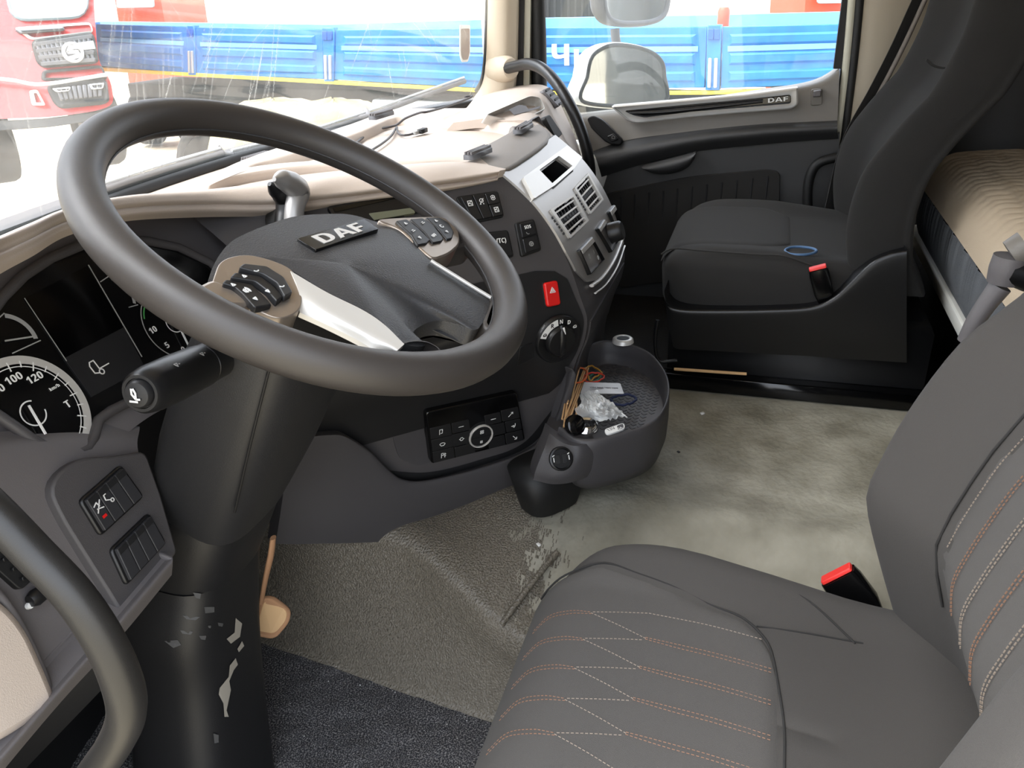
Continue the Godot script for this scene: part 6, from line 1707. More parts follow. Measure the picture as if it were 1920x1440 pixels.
func driver_seat():
	var s := thing("driver_seat", "dark grey cloth driver seat with orange contrast stitching", "seat", Vector3(-0.57, 0.0, 0.45))
	var m := mb()
	cushion(m, -0.57, 0.268, 0.160, 0.82, 0.19, dstop, 0.05, 4.5, 96)
	var cu := part("cushion", m, M.cloth, s)
	# raised insert
	m = mb()
	var rows := []
	for i in 50:
		var z := lerpf(0.166, 0.500, i / 49.0)
		var xr := insert_right(z)
		var xl := -1.14 - xr
		var r := []
		for j in 45:
			var u := j / 44.0
			var x := lerpf(xl, xr, u)
			var e := minf(minf(u, 1 - u) * (xr - xl), minf(0.5 - z, 1.0))
			r.append(Vector3(x, dstop(x, z) - edge_drop(x, z, -0.57, 0.268, 0.160, 0.82, 0.05) * 0.92 + 0.0075 * sqrt(clampf(e / 0.02, 0, 1)) - 0.003, z))
		rows.append(r)
	m.smooth(); m.grid(rows)
	part("cushion_insert", m, M.cloth_insert, s, "ribbed grey insert with orange stitching")
	# stitching: pairs of rows that part and cross over to the neighbour
	var st := func(x: float, z: float) -> Vector3: return Vector3(x, dstop(x, z) - edge_drop(x, z, -0.57, 0.268, 0.160, 0.82, 0.05) * 0.92 + 0.0050, z)
	for k in 5:
		var x0 := -0.455 - 0.0495 * k
		m = mb()
		for o in [0.003, -0.003]:
			dashes(m, [st.call(x0 - 0.008 + o, 0.185), st.call(x0 + 0.004 + o, 0.205), st.call(x0 + 0.004 + o, 0.235), st.call(x0 + 0.002 + o * 0.5, 0.262)], 0.0)
			dashes(m, [st.call(x0 - 0.027 + o * 0.5, 0.337), st.call(x0 - 0.031 + o, 0.38), st.call(x0 - 0.035 + o, 0.43), st.call(x0 - 0.041 + o, 0.490)], 0.0)
		part("stitching", m, M.thread, s)
		m = mb()
		dashes(m, [st.call(x0 + 0.002, 0.262), st.call(x0 - 0.012, 0.30), st.call(x0 - 0.027, 0.337)], 0.0)
		dashes(m, [st.call(x0 + 0.004, 0.264), st.call(x0 + 0.012, 0.30), st.call(x0 + 0.019, 0.335)], 0.0)
		if k == 0:
			dashes(m, [st.call(x0 + 0.019, 0.335), st.call(x0 + 0.016, 0.41), st.call(x0 + 0.008, 0.478)], 0.0)
		part("stitching", m, M.thread_pale, s)
	# seams of the cover
	m = mb()
	var sp := []
	for z in [0.172, 0.185, 0.21, 0.26, 0.31, 0.36, 0.41, 0.45, 0.475, 0.488, 0.496]: sp.append(Vector3(insert_right(z) + 0.002, dstop(insert_right(z), z) - edge_drop(insert_right(z), z, -0.57, 0.268, 0.160, 0.82, 0.05) + 0.0004, z))
	for x in [-0.57, -0.63, -0.68]: sp.append(Vector3(x, dstop(x, 0.503) + 0.0004, 0.503))
	tube(m, sp, 0.0016, 6, 60)
	part("seam", m, M.seam, s)
	m = mb()
	tube(m, [Vector3(-0.42, dstop(-0.42, 0.47) + 0.0002, 0.47), Vector3(-0.41, dstop(-0.41, 0.53) + 0.0004, 0.53), Vector3(-0.40, dstop(-0.40, 0.60) + 0.0004, 0.60)], 0.0012, 6, 20)
	part("seam", m, M.seam, s)
	m = mb()
	tube(m, [Vector3(-0.345, dstop(-0.345, 0.50) - 0.003, 0.50), Vector3(-0.362, dstop(-0.36, 0.54) + 0.0004, 0.54), Vector3(-0.405, dstop(-0.40, 0.585) + 0.0004, 0.59)], 0.0012, 6, 20)
	part("seam", m, M.seam, s)
	# backrest
	m = mb()
	var prof := [[0.24, 0.675], [0.288, 0.651], [0.404, 0.607], [0.474, 0.586], [0.515, 0.591], [0.60, 0.614], [0.693, 0.654], [0.756, 0.704], [0.85, 0.752], [1.0, 0.80], [1.15, 0.84]]
	backrest(m, prof, -0.57, 0.262, 0.075, 0.125)
	part("backrest", m, M.cloth, s)
	# insert of the backrest with its stitching
	var zc := func(x: float, y: float) -> float:
		var zz := 0.0
		for i in prof.size() - 1:
			if y >= prof[i][0] and y <= prof[i + 1][0]:
				zz = lerpf(prof[i][1], prof[i + 1][1], (y - prof[i][0]) / (prof[i + 1][0] - prof[i][0]))
		var u := absf(x + 0.57) / 0.262
		return zz + 0.075 * (1.0 - smoothstep(0.45, 0.86, u) * 0.92)
	m = mb()
	rows = []
	for i in 30:
		var y := lerpf(0.44, 1.05, i / 29.0)
		var r := []
		for j in 30:
			var u := j / 29.0
			var x := lerpf(-0.715, -0.425, u)
			var e := minf(u, 1 - u) * 0.29
			r.append(Vector3(x, y, zc.call(x, y) - 0.012 * sqrt(clampf(e / 0.03, 0, 1)) + 0.004))
		rows.append(r)
	m.smooth(); m.grid(rows)
	part("backrest_insert", m, M.cloth_insert, s)
	for k in 5:
		var x := -0.447 - 0.049 * k
		m = mb()
		for o in ([0.003, -0.003] if k > 0 else [0.0]):
			var pth := []
			for i in 12:
				var y := lerpf(0.45 if k > 0 else 0.50, 0.9, i / 11.0)
				pth.append(Vector3(x + o, y, zc.call(x, y) - 0.0105))
			var q := even(pth, 190)
			for i in range(0, 189, 2):
				bar(m, q[i], q[i].lerp(q[i + 1], 1.2), 0.0010, 0.0010, Vector3(0, 0.4, -1), 0.0)
		part("stitching", m, M.thread_pale if k % 2 == 0 else M.thread, s)
	m = mb()
	var bs := []
	for i in 14:
		var y := lerpf(0.40, 0.95, i / 13.0)
		bs.append(Vector3(-0.423, y, zc.call(-0.423, y) - 0.001))
	tube(m, bs, 0.0016, 6)
	part("seam", m, M.seam, s)
	# folded armrest next to the open door
	m = mb()
	rows = []
	for k in [[0.40, 0.03, 0.03], [0.42, 0.038, 0.05], [0.55, 0.042, 0.064], [0.70, 0.042, 0.066], [0.84, 0.04, 0.06], [0.88, 0.03, 0.035]]:
		rows.append(ring_section(Vector3(-0.868, k[0], 0.618 + (k[0] - 0.6) * 0.28), Vector3.RIGHT, Vector3(0, 0.28, 1).normalized() * -1, k[1], k[2], 3.0, 40))
	m.smooth(); m.grid(rows, true); m.fan(rows[0]); m.fan(rows[-1])
	part("armrest", m, M.cloth, s)
	# suspension base
	m = mb()
	rows = []
	for k in [[0.01, 0.22], [0.10, 0.20], [0.19, 0.22], [0.215, 0.24]]:
		rows.append(ring_section(Vector3(-0.57, k[0], 0.45), Vector3.RIGHT, Vector3.BACK, k[1], k[1], 6.0, 40))
	m.smooth(); m.grid(rows, true); m.fan(rows[-1])
	part("base", m, M.black, s)
	buckle([Vector3(-0.285, 0.3084, 0.5513), Vector3(-0.285, 0.3396, 0.5922), Vector3(-0.285, 0.3272, 0.5939), Vector3(-0.285, 0.3027, 0.5555)], 0.012, [Vector3(-0.285, 0.3211, 0.5727), Vector3(-0.3, 0.2483, 0.6416)], s)

func pstop(x: float, z: float) -> float:
	var u := absf(x - 0.62) / 0.255
	var y := 0.565 + 0.012 * smoothstep(0.5, 0.9, u)
	y -= 0.02 * pow(clampf((0.34 - z) / 0.11, 0.0, 1.3), 2.0)
	y -= 0.018 * smoothstep(0.42, 0.62, z)
	return y

func passenger_seat():
	var s := thing("passenger_seat", "black cloth passenger seat on plastic plinth beside far door", "seat", Vector3(0.62, 0.26, 0.5))
	var m := mb()
	cushion(m, 0.62, 0.255, 0.225, 0.70, 0.40, pstop, 0.04, 4.5, 96)
	part("cushion", m, M.cloth_dark, s)
	m = mb()
	var rows := []
	for i in 36:
		var z := lerpf(0.229, 0.50, i / 35.0)
		var w := 0.172 - 0.06 * pow(clampf((z - 0.42) / 0.08, 0, 1), 2.0)
		var r := []
		for j in 36:
			var u := j / 35.0
			var x := 0.62 + lerpf(-w, w, u)
			var e := minf(minf(u, 1 - u) * w * 2, 0.5 - z)
			r.append(Vector3(x, pstop(x, z) - edge_drop(x, z, 0.62, 0.255, 0.225, 0.70, 0.04) * 0.94 + 0.008 * sqrt(clampf(e / 0.025, 0, 1)) - 0.003, z))
		rows.append(r)
	m.smooth(); m.grid(rows)
	part("cushion_insert", m, M.cloth_dark, s)
	m = mb()
	tube(m, [Vector3(0.372, 0.5643, 0.2382), Vector3(0.372, 0.578, 0.2615), Vector3(0.372, 0.5765, 0.3239), Vector3(0.372, 0.5739, 0.4284), Vector3(0.372, 0.5732, 0.4794), Vector3(0.372, 0.5547, 0.5415)], 0.002, 6, 30)
	part("seam", m, M.seam, s)
	m = mb()
	backrest(m, [[0.50, 0.612], [0.555, 0.601], [0.619, 0.590], [0.676, 0.591], [0.736, 0.604], [0.789, 0.633], [0.841, 0.669], [0.872, 0.693], [0.918, 0.712], [0.974, 0.729], [1.023, 0.736], [1.15, 0.76], [1.28, 0.79]], 0.62, 0.245, 0.06, 0.12)
	part("backrest", m, M.cloth_dark, s)
	m = mb()
	tube(m, [Vector3(0.42, 0.9284, 0.6825), Vector3(0.42, 0.9176, 0.6973), Vector3(0.42, 0.9156, 0.7173), Vector3(0.4, 0.9327, 0.7219)], 0.002, 6, 20)
	part("seam", m, M.seam, s)
	# plastic shell under the cushion
	m = mb()
	loft(m, [[Vector3(0.352, 0.4929, 0.2505), Vector3(0.352, 0.4685, 0.256), Vector3(0.352, 0.4575, 0.2842), Vector3(0.352, 0.4613, 0.3546), Vector3(0.352, 0.47, 0.4593), Vector3(0.352, 0.4814, 0.5396), Vector3(0.352, 0.5018, 0.5768), Vector3(0.352, 0.532, 0.6021), Vector3(0.352, 0.5713, 0.6348), Vector3(0.352, 0.5907, 0.6646), Vector3(0.352, 0.6005, 0.6954)], [Vector3(0.338, 0.492, 0.2522), Vector3(0.338, 0.4644, 0.2601), Vector3(0.338, 0.4547, 0.2891), Vector3(0.338, 0.4572, 0.3559), Vector3(0.338, 0.466, 0.4599), Vector3(0.338, 0.4764, 0.5397), Vector3(0.338, 0.4969, 0.5787), Vector3(0.338, 0.5261, 0.6058), Vector3(0.338, 0.5654, 0.6382), Vector3(0.338, 0.5826, 0.6672), Vector3(0.338, 0.5903, 0.6953)], [Vector3(0.345, 0.4309, 0.2608), Vector3(0.345, 0.4197, 0.2725), Vector3(0.345, 0.4169, 0.2981), Vector3(0.345, 0.4193, 0.3581), Vector3(0.345, 0.4254, 0.4637), Vector3(0.345, 0.4274, 0.5457), Vector3(0.345, 0.431, 0.5905), Vector3(0.345, 0.4338, 0.6248), Vector3(0.345, 0.437, 0.6634), Vector3(0.345, 0.4393, 0.692), Vector3(0.345, 0.4416, 0.7203)], [Vector3(0.36, 0.3646, 0.2735), Vector3(0.36, 0.3602, 0.2806), Vector3(0.36, 0.3599, 0.3055), Vector3(0.36, 0.3624, 0.3611), Vector3(0.36, 0.3648, 0.4695), Vector3(0.36, 0.3676, 0.5533), Vector3(0.36, 0.3671, 0.5996), Vector3(0.36, 0.368, 0.635), Vector3(0.36, 0.3693, 0.6749), Vector3(0.36, 0.3697, 0.7045), Vector3(0.36, 0.3702, 0.7338)]], 60, 24, Vector3(0.08, 0, 0))
	part("seat_shell", m, M.satin, s)
	m = mb()
	box(m, Vector3(0.62, 0.37, 0.52), Vector3(0.46, 0.14, 0.52), 0.02)
	part("seat_frame", m, M.black, s)
	m = mb()
	box(m, Vector3(0.62, 0.29, 0.52), Vector3(0.44, 0.06, 0.50), 0.01)
	part("plinth", m, M.satin, s)
	m = mb()
	bar(m, Vector3(0.375, 0.282, 0.255), Vector3(0.375, 0.282, 0.78), 0.03, 0.035, Vector3.UP, 0.003)
	part("seat_rail", m, M.gloss, s)
	m = mb()
	tube(m, [Vector3(0.36, 0.4234, 0.238), Vector3(0.36, 0.3737, 0.2343), Vector3(0.36, 0.3291, 0.2454), Vector3(0.36, 0.3328, 0.2843)], 0.004, 8, 20)
	part("height_lever", m, M.satin, s)
	buckle([Vector3(0.355, 0.5537, 0.5262), Vector3(0.355, 0.5685, 0.5587), Vector3(0.355, 0.5632, 0.5603), Vector3(0.355, 0.5473, 0.5289)], 0.011, [Vector3(0.355, 0.5568, 0.5435), Vector3(0.355, 0.4889, 0.5667)], s)

func bunk():
	var b := thing("bunk", "sleeping bunk with quilted beige mattress top and grey sides", "bunk", Vector3(0, 0.49, 1.05))
	var m := mb()
	box(m, Vector3(-0.06, 0.502, 1.06), Vector3(1.9, 0.026, 0.56), 0.004)
	part("bunk_board", m, M.white_board, b, "white bunk board edge")
	# mattress: section swept along x, rounded at the passenger end
	var sec := [[0.516, 0.790], [0.54, 0.782], [0.58, 0.779], [0.615, 0.780], [0.622, 0.781]]
	var sec2 := [[0.622, 0.781], [0.645, 0.786], [0.67, 0.797], [0.69, 0.815], [0.702, 0.84], [0.708, 0.88], [0.712, 0.95], [0.712, 1.20], [0.705, 1.33]]
	var hn := FastNoiseLite.new()
	hn.seed = 8; hn.frequency = 9.0
	for part_i in 2:
		var sc: Array = [sec, sec2][part_i]
		var pr := []
		for p in sc: pr.append(Vector3(0, p[0], p[1]))
		var fine := even(pr, 8 if part_i == 0 else 130)
		var rows := []
		for i in 300:
			var x := lerpf(0.895, -0.35, i / 269.0) if i < 270 else lerpf(-0.35, -1.0, (i - 269) / 30.0)
			var e := clampf((0.895 - x) / 0.10, 0, 1)
			var sh := sqrt(1.0 - pow(1.0 - e, 2.0))
			var r := []
			for p in fine:
				var y: float = lerpf(0.60, p.y, 0.35 + 0.65 * sh) if p.y > 0.6 else p.y
				var z: float = p.z + (1.0 - sh) * 0.06 * clampf((1.3 - p.z) / 0.4, 0.0, 1.0)
				if part_i == 1:
					var top := smoothstep(0.655, 0.70, p.y)
					# quilting: soft zig-zag pillows
					var uu := (x + 0.010 * (absf(fmod(p.z * 20.0 + 100.0, 1.0) - 0.5) * 4.0 - 1.0)) * 30.0
					y += top * 0.0050 * (pow(absf(sin(uu * PI)), 0.5) - 0.7) * 0.6
					y += top * 0.006 * hn.get_noise_2d(x * 0.5, p.z * 0.5)
				else:
					z += 0.003 * sin(x * 60.0 + 3.0 * hn.get_noise_1d(x * 3)) * smoothstep(0.53, 0.60, p.y)
				r.append(Vector3(x, y, z))
			rows.append(r)
		m = mb()
		m.smooth(); m.grid(rows)
		if part_i == 0: part("mattress_side", m, M.mattress_side, b, "grey mattress side cloth")
		else: part("mattress_cover", m, M.quilt, b, "quilted beige cover")
	# box below the bunk
	m = mb()
	box(m, Vector3(0, 0.375, 1.10), Vector3(2.1, 0.225, 0.50), 0.01)
	part("bunk_box", m, M.black, b)
	# folding strut behind the driver's backrest
	var t := thing("folding_strut", "grey metal folding strut in front of the bunk", "strut", Vector3(-0.2, 0.6439, 0.6909))
	m = mb()
	tube(m, [Vector3(-0.2, 0.6435, 0.6868), Vector3(-0.2, 0.6729, 0.6944), Vector3(-0.2, 0.6946, 0.7019), Vector3(-0.2, 0.7186, 0.7122)], [0.011, 0.013, 0.014, 0.016], 14, 20, true, 0.8)
	part("arm", m, M.dash_light, t)
	m = mb()
	tube(m, [Vector3(-0.2, 0.7228, 0.7137), Vector3(-0.2, 0.7396, 0.7148), Vector3(-0.2, 0.7562, 0.7159)], [0.018, 0.020, 0.019], 16, 10)
	part("joint", m, M.dash_light, t)
	m = mb()
	tube(m, [Vector3(-0.205, 0.7393, 0.716), Vector3(-0.205, 0.7326, 0.7388)], [0.016, 0.018], 14, 6)
	part("joint_pin", m, M.satin, t)
	m = mb()
	tube(m, [Vector3(-0.2, 0.7575, 0.7156), Vector3(-0.2, 0.7686, 0.7295)], [0.018, 0.02], 14, 6)
	part("upper_arm", m, M.door_taupe, t)

func console_tray():
	var t := thing("console_tray", "rounded dark plastic tray jutting out below the console", "tray", Vector3(0.06, 0.30, 0.22))
	# outline of the rim (plan), from the console at the left round to the console at the right
	var o := [Vector3(-0.1383, 0.42, 0.1412), Vector3(-0.1703, 0.42, 0.1743), Vector3(-0.1703, 0.42, 0.2045), Vector3(-0.1397, 0.42, 0.2459), Vector3(-0.1004, 0.42, 0.2829), Vector3(-0.0488, 0.42, 0.3006), Vector3(0.0279, 0.42, 0.3031), Vector3(0.1085, 0.42, 0.2877), Vector3(0.1906, 0.42, 0.2489), Vector3(0.2346, 0.42, 0.1979), Vector3(0.2413, 0.42, 0.1476), Vector3(0.206, 0.42, 0.1141)]
	var pts := even(o, 60)
	var c := Vector3(0.06, 0, 0.20)
	var rows := []
	for k in [[0.72, 0.308], [0.92, 0.318], [0.98, 0.340], [1.0, 0.372], [1.0, 0.405], [0.995, 0.416], [0.975, 0.420], [0.955, 0.416], [0.935, 0.395], [0.91, 0.374], [0.88, 0.372]]:
		var r := []
		for p in pts:
			r.append(Vector3(c.x + (p.x - c.x) * k[0], k[1], c.z + (p.z - c.z) * k[0]))
		rows.append(r)
	var m := mb()
	m.smooth(); m.grid(rows)
	part("bowl", m, M.dash_low, t)
	m = mb()
	var r0 := []
	for p in pts: r0.append(Vector3(c.x + (p.x - c.x) * 0.90, 0.373, c.z + (p.z - c.z) * 0.90))
	m.flat(); m.poly(r0 + [Vector3(0.24, 0.373, 0.09), Vector3(-0.14, 0.373, 0.10)], Vector3.UP)
	part("tray_mat", m, M.dash, t, "grey textured tray mat")
	m = mb()
	for i in 22:
		for j in 12:
			var p := Vector3(-0.05 + i * 0.0125 + (j % 2) * 0.006, 0.3735, 0.135 + j * 0.0125)
			if Vector2((p.x - 0.07) / 0.17, (p.z - 0.19) / 0.085).length() < 1.0:
				box(m, p, Vector3(0.008, 0.001, 0.008), 0.0003, Basis(Vector3.UP, PI / 4))
	var tx := part("mat_texture", m, M.dash_low, t)
	tx.set_meta("kind", "stuff")
	m = mb()
	var b0 := []; var b1 := []; var b2 := []
	for p in pts:
		b0.append(Vector3(c.x + (p.x - c.x) * 0.76, 0.310, c.z + (p.z - c.z) * 0.76))
		b1.append(Vector3(c.x + (p.x - c.x) * 0.62, 0.302, c.z + (p.z - c.z) * 0.62))
	m.smooth(); m.grid([b0, b1]); m.flat(); m.poly(b1, Vector3.UP)
	part("underside", m, M.black, t)
	# front apron carrying the sockets
	m = mb()
	loft(m, [[Vector3(-0.1536, 0.415, 0.1305), Vector3(-0.1789, 0.415, 0.1589), Vector3(-0.183, 0.415, 0.1858), Vector3(-0.1555, 0.412, 0.2067)], [Vector3(-0.1886, 0.405, 0.1306), Vector3(-0.1955, 0.398, 0.1584), Vector3(-0.1935, 0.398, 0.1881), Vector3(-0.159, 0.398, 0.2128)], [Vector3(-0.204, 0.375, 0.1207), Vector3(-0.2069, 0.37, 0.1565), Vector3(-0.1929, 0.37, 0.1879), Vector3(-0.1532, 0.372, 0.2154)], [Vector3(-0.2053, 0.355, 0.1162), Vector3(-0.202, 0.35, 0.1506), Vector3(-0.1823, 0.35, 0.1856), Vector3(-0.1437, 0.352, 0.2155)]], 24, 12, Vector3(0.05, -0.01, -0.02))
	part("apron", m, M.dash_low, t)
	# usb socket
	var n := Vector3(-0.75, 0.45, 0.5).normalized()
	m = mb()
	var uo: Vector3 = Vector3(-0.211, 0.405, 0.1639)
	lathe(m, uo, n, [Vector2(0.0195, -0.002), Vector2(0.019, 0.003), Vector2(0.0165, 0.004), Vector2(0.0150, 0.001), Vector2(0, 0.001)], 28)
	var us := part("usb_socket", m, M.satin, t, "round double usb socket")
	var fx := frame(n)
	for k in [-1, 1]:
		m = mb()
		plate(m, rect(uo + n * 0.001 + fx[0] * 0.0055 * k, fx[0], fx[1], 0.007, 0.014), n, 0.0012, 0.0004, 0.001)
		part("usb_port", m, M.rubber, us)
		m = mb()
		strokes(m, uo + n * 0.002 + fx[0] * 0.0125 * k, fx[0], fx[1], [[[0, -0.4], [0, 0.4]], [[-0.2, 0.7], [0.2, 0.9]]], 0.0014, 0.008)
		part("symbol", m, M.print, us)
	# 12 volt socket with its open black cap
	m = mb()
	var so: Vector3 = Vector3(-0.1283, 0.42, 0.1853)
	lathe(m, so, Vector3.UP, [Vector2(0.022, -0.004), Vector2(0.020, 0.005), Vector2(0.017, 0.008), Vector2(0.013, 0.006), Vector2(0.012, -0.01)], 28)
	var sk := part("power_socket", m, M.chrome, t)
	m = mb()
	lathe(m, Vector3(-0.1534, 0.435, 0.1732), Vector3(-0.55, 0.45, 0.7).normalized(), [Vector2(0, 0.008), Vector2(0.012, 0.008), Vector2(0.0165, 0.005), Vector2(0.0175, 0.0), Vector2(0.0165, -0.005), Vector2(0.012, -0.008), Vector2(0, -0.008)], 28)
	part("socket_cap", m, M.gloss, sk, "open black socket cap")
	# 12V label
	m = mb()
	var lq := [Vector3(-0.1295, 0.4185, 0.2155), Vector3(-0.0992, 0.4185, 0.2434), Vector3(-0.1184, 0.4185, 0.2484), Vector3(-0.1456, 0.4185, 0.2238)]
	plate(m, rpoly(lq, 0.008, 5), Vector3.UP, 0.0008, 0.0002, 0.002)
	var lb := part("socket_label", m, M.print, t, "white 12V label")
	var ex: Vector3 = (lq[1] - lq[0]).normalized()
	var ln := Vector3.UP
	letters("lettering", "12V", lq[0].lerp(lq[2], 0.33) + ln * 0.001, ex, ln.cross(ex), 0.007, M.dash, lb, 1.0, 0.0003, false)
	m = mb()
	plate(m, rpoly(sub_quad(lq, 0.62, 0.14, 0.94, 0.86), 0.004), ln, 0.0014, 0.0002, 0.0)
	part("label_field", m, M.dash, lb)
	letters("lettering", "5A", lq[0].lerp(lq[2], 0.76) + ln * 0.002, ex, ln.cross(ex), 0.0055, M.print, lb, 1.0, 0.0003, false)
	# ring socket at the far end
	m = mb()
	var ro: Vector3 = Vector3(0.2367, 0.425, 0.1844)
	lathe(m, ro, Vector3.UP, [Vector2(0.022, -0.006), Vector2(0.0205, 0.001), Vector2(0.018, 0.003), Vector2(0.0135, 0.003), Vector2(0.0125, 0.0), Vector2(0.0, -0.001)], 32)
	var lr := part("lighter_ring", m, M.silver_light, t)
	m = mb()
	lathe(m, ro, Vector3.UP, [Vector2(0.0128, 0.0), Vector2(0.0120, 0.0022), Vector2(0.0, 0.0024)], 24)
	part("lighter_plug", m, M.rubber, lr)
	# support under the tray
	m = mb()
	rows = []
	for k in [[0.265, 0.050, 0.036], [0.29, 0.056, 0.042], [0.345, 0.07, 0.05]]:
		rows.append(ring_section(Vector3(-0.1909, 0.3, 0.1217) * Vector3(1, 0, 1) + Vector3(0.06, k[0], 0.0), Vector3(0.8, 0, 0.6), Vector3(-0.6, 0, 0.8), k[1], k[2], 3.0, 32))
	m.smooth(); m.grid(rows, true); m.fan(rows[-1])
	part("tray_support", m, M.rubber, t)

# ---------------------------------------------------------------- outside the cab
func wheel(parent: Node3D, o: Vector3, ax: Vector3, r: float, w: float):
	var m := mb()
	lathe(m, o, ax, [Vector2(r * 0.55, -w / 2), Vector2(r * 0.95, -w / 2), Vector2(r, -w * 0.35), Vector2(r, w * 0.35), Vector2(r * 0.95, w / 2), Vector2(r * 0.55, w / 2)], 32)
	var t := part("tyre", m, M.tyre, parent)
	m = mb()
	lathe(m, o, ax, [Vector2(r * 0.56, w * 0.3), Vector2(r * 0.5, w * 0.4), Vector2(r * 0.45, w * 0.1), Vector2(r * 0.2, w * 0.2), Vector2(r * 0.15, w * 0.5), Vector2(0, w * 0.5)], 24)
	part("wheel_disc", m, M.truck_grey, t)

func outside():
	var g := thing("yard_ground", "pale sandy yard outside the cab", "ground", Vector3(8, -1.4, -4))
	g.remove_meta("category"); g.remove_meta("label"); g.set_meta("kind", "structure")
	var m := mb()
	var hn := FastNoiseLite.new()
	hn.seed = 3; hn.frequency = 0.25
	var rows := []
	for i in 61:
		var r := []
		for j in 61:
			var x := lerpf(-30, 50, j / 60.0); var z := lerpf(-45, 35, i / 60.0)
			r.append(Vector3(x, -1.45 + 0.08 * hn.get_noise_2d(x, z), z))
		rows.append(r)
	m.smooth(); m.grid(rows)
	part("soil", m, M.sand, g)
	for k in [[Vector3(3.522, 0.4562, -2.6496), 0.55, "pale sand mound under the blue truck, left of the two"], [Vector3(2.405, 0.5789, -1.5986), 0.42, "pale sand mound beside the wiper, right of the two"]]:
		var t := thing("sand_mound", k[2], "mound", Vector3(k[0].x, -1.4, k[0].z), "sand mounds in the yard")
		m = mb()
		rows = []
		for i in 14:
			var f := i / 13.0
			var r := []
			for j in 28:
				var a := TAU * j / 28
				var rr: float = k[1] * (0.02 + 1.5 * pow(f, 0.55)) * (1.0 + 0.12 * hn.get_noise_2d(cos(a) * 9 + f * 3, sin(a) * 9 + k[0].x))
				r.append(Vector3(k[0].x + cos(a) * rr, lerpf(k[0].y + 0.06, -1.45, pow(f, 1.9)) + 0.03 * hn.get_noise_2d(a * 7, f * 20), k[0].z + sin(a) * rr))
			rows.append(r)
		m.smooth(); m.grid(rows, true); m.fan(rows[0])
		part("heap", m, M.mound, t)
	blue_truck()
	red_truck()
	far_things()
	mirrors()
	wipers()

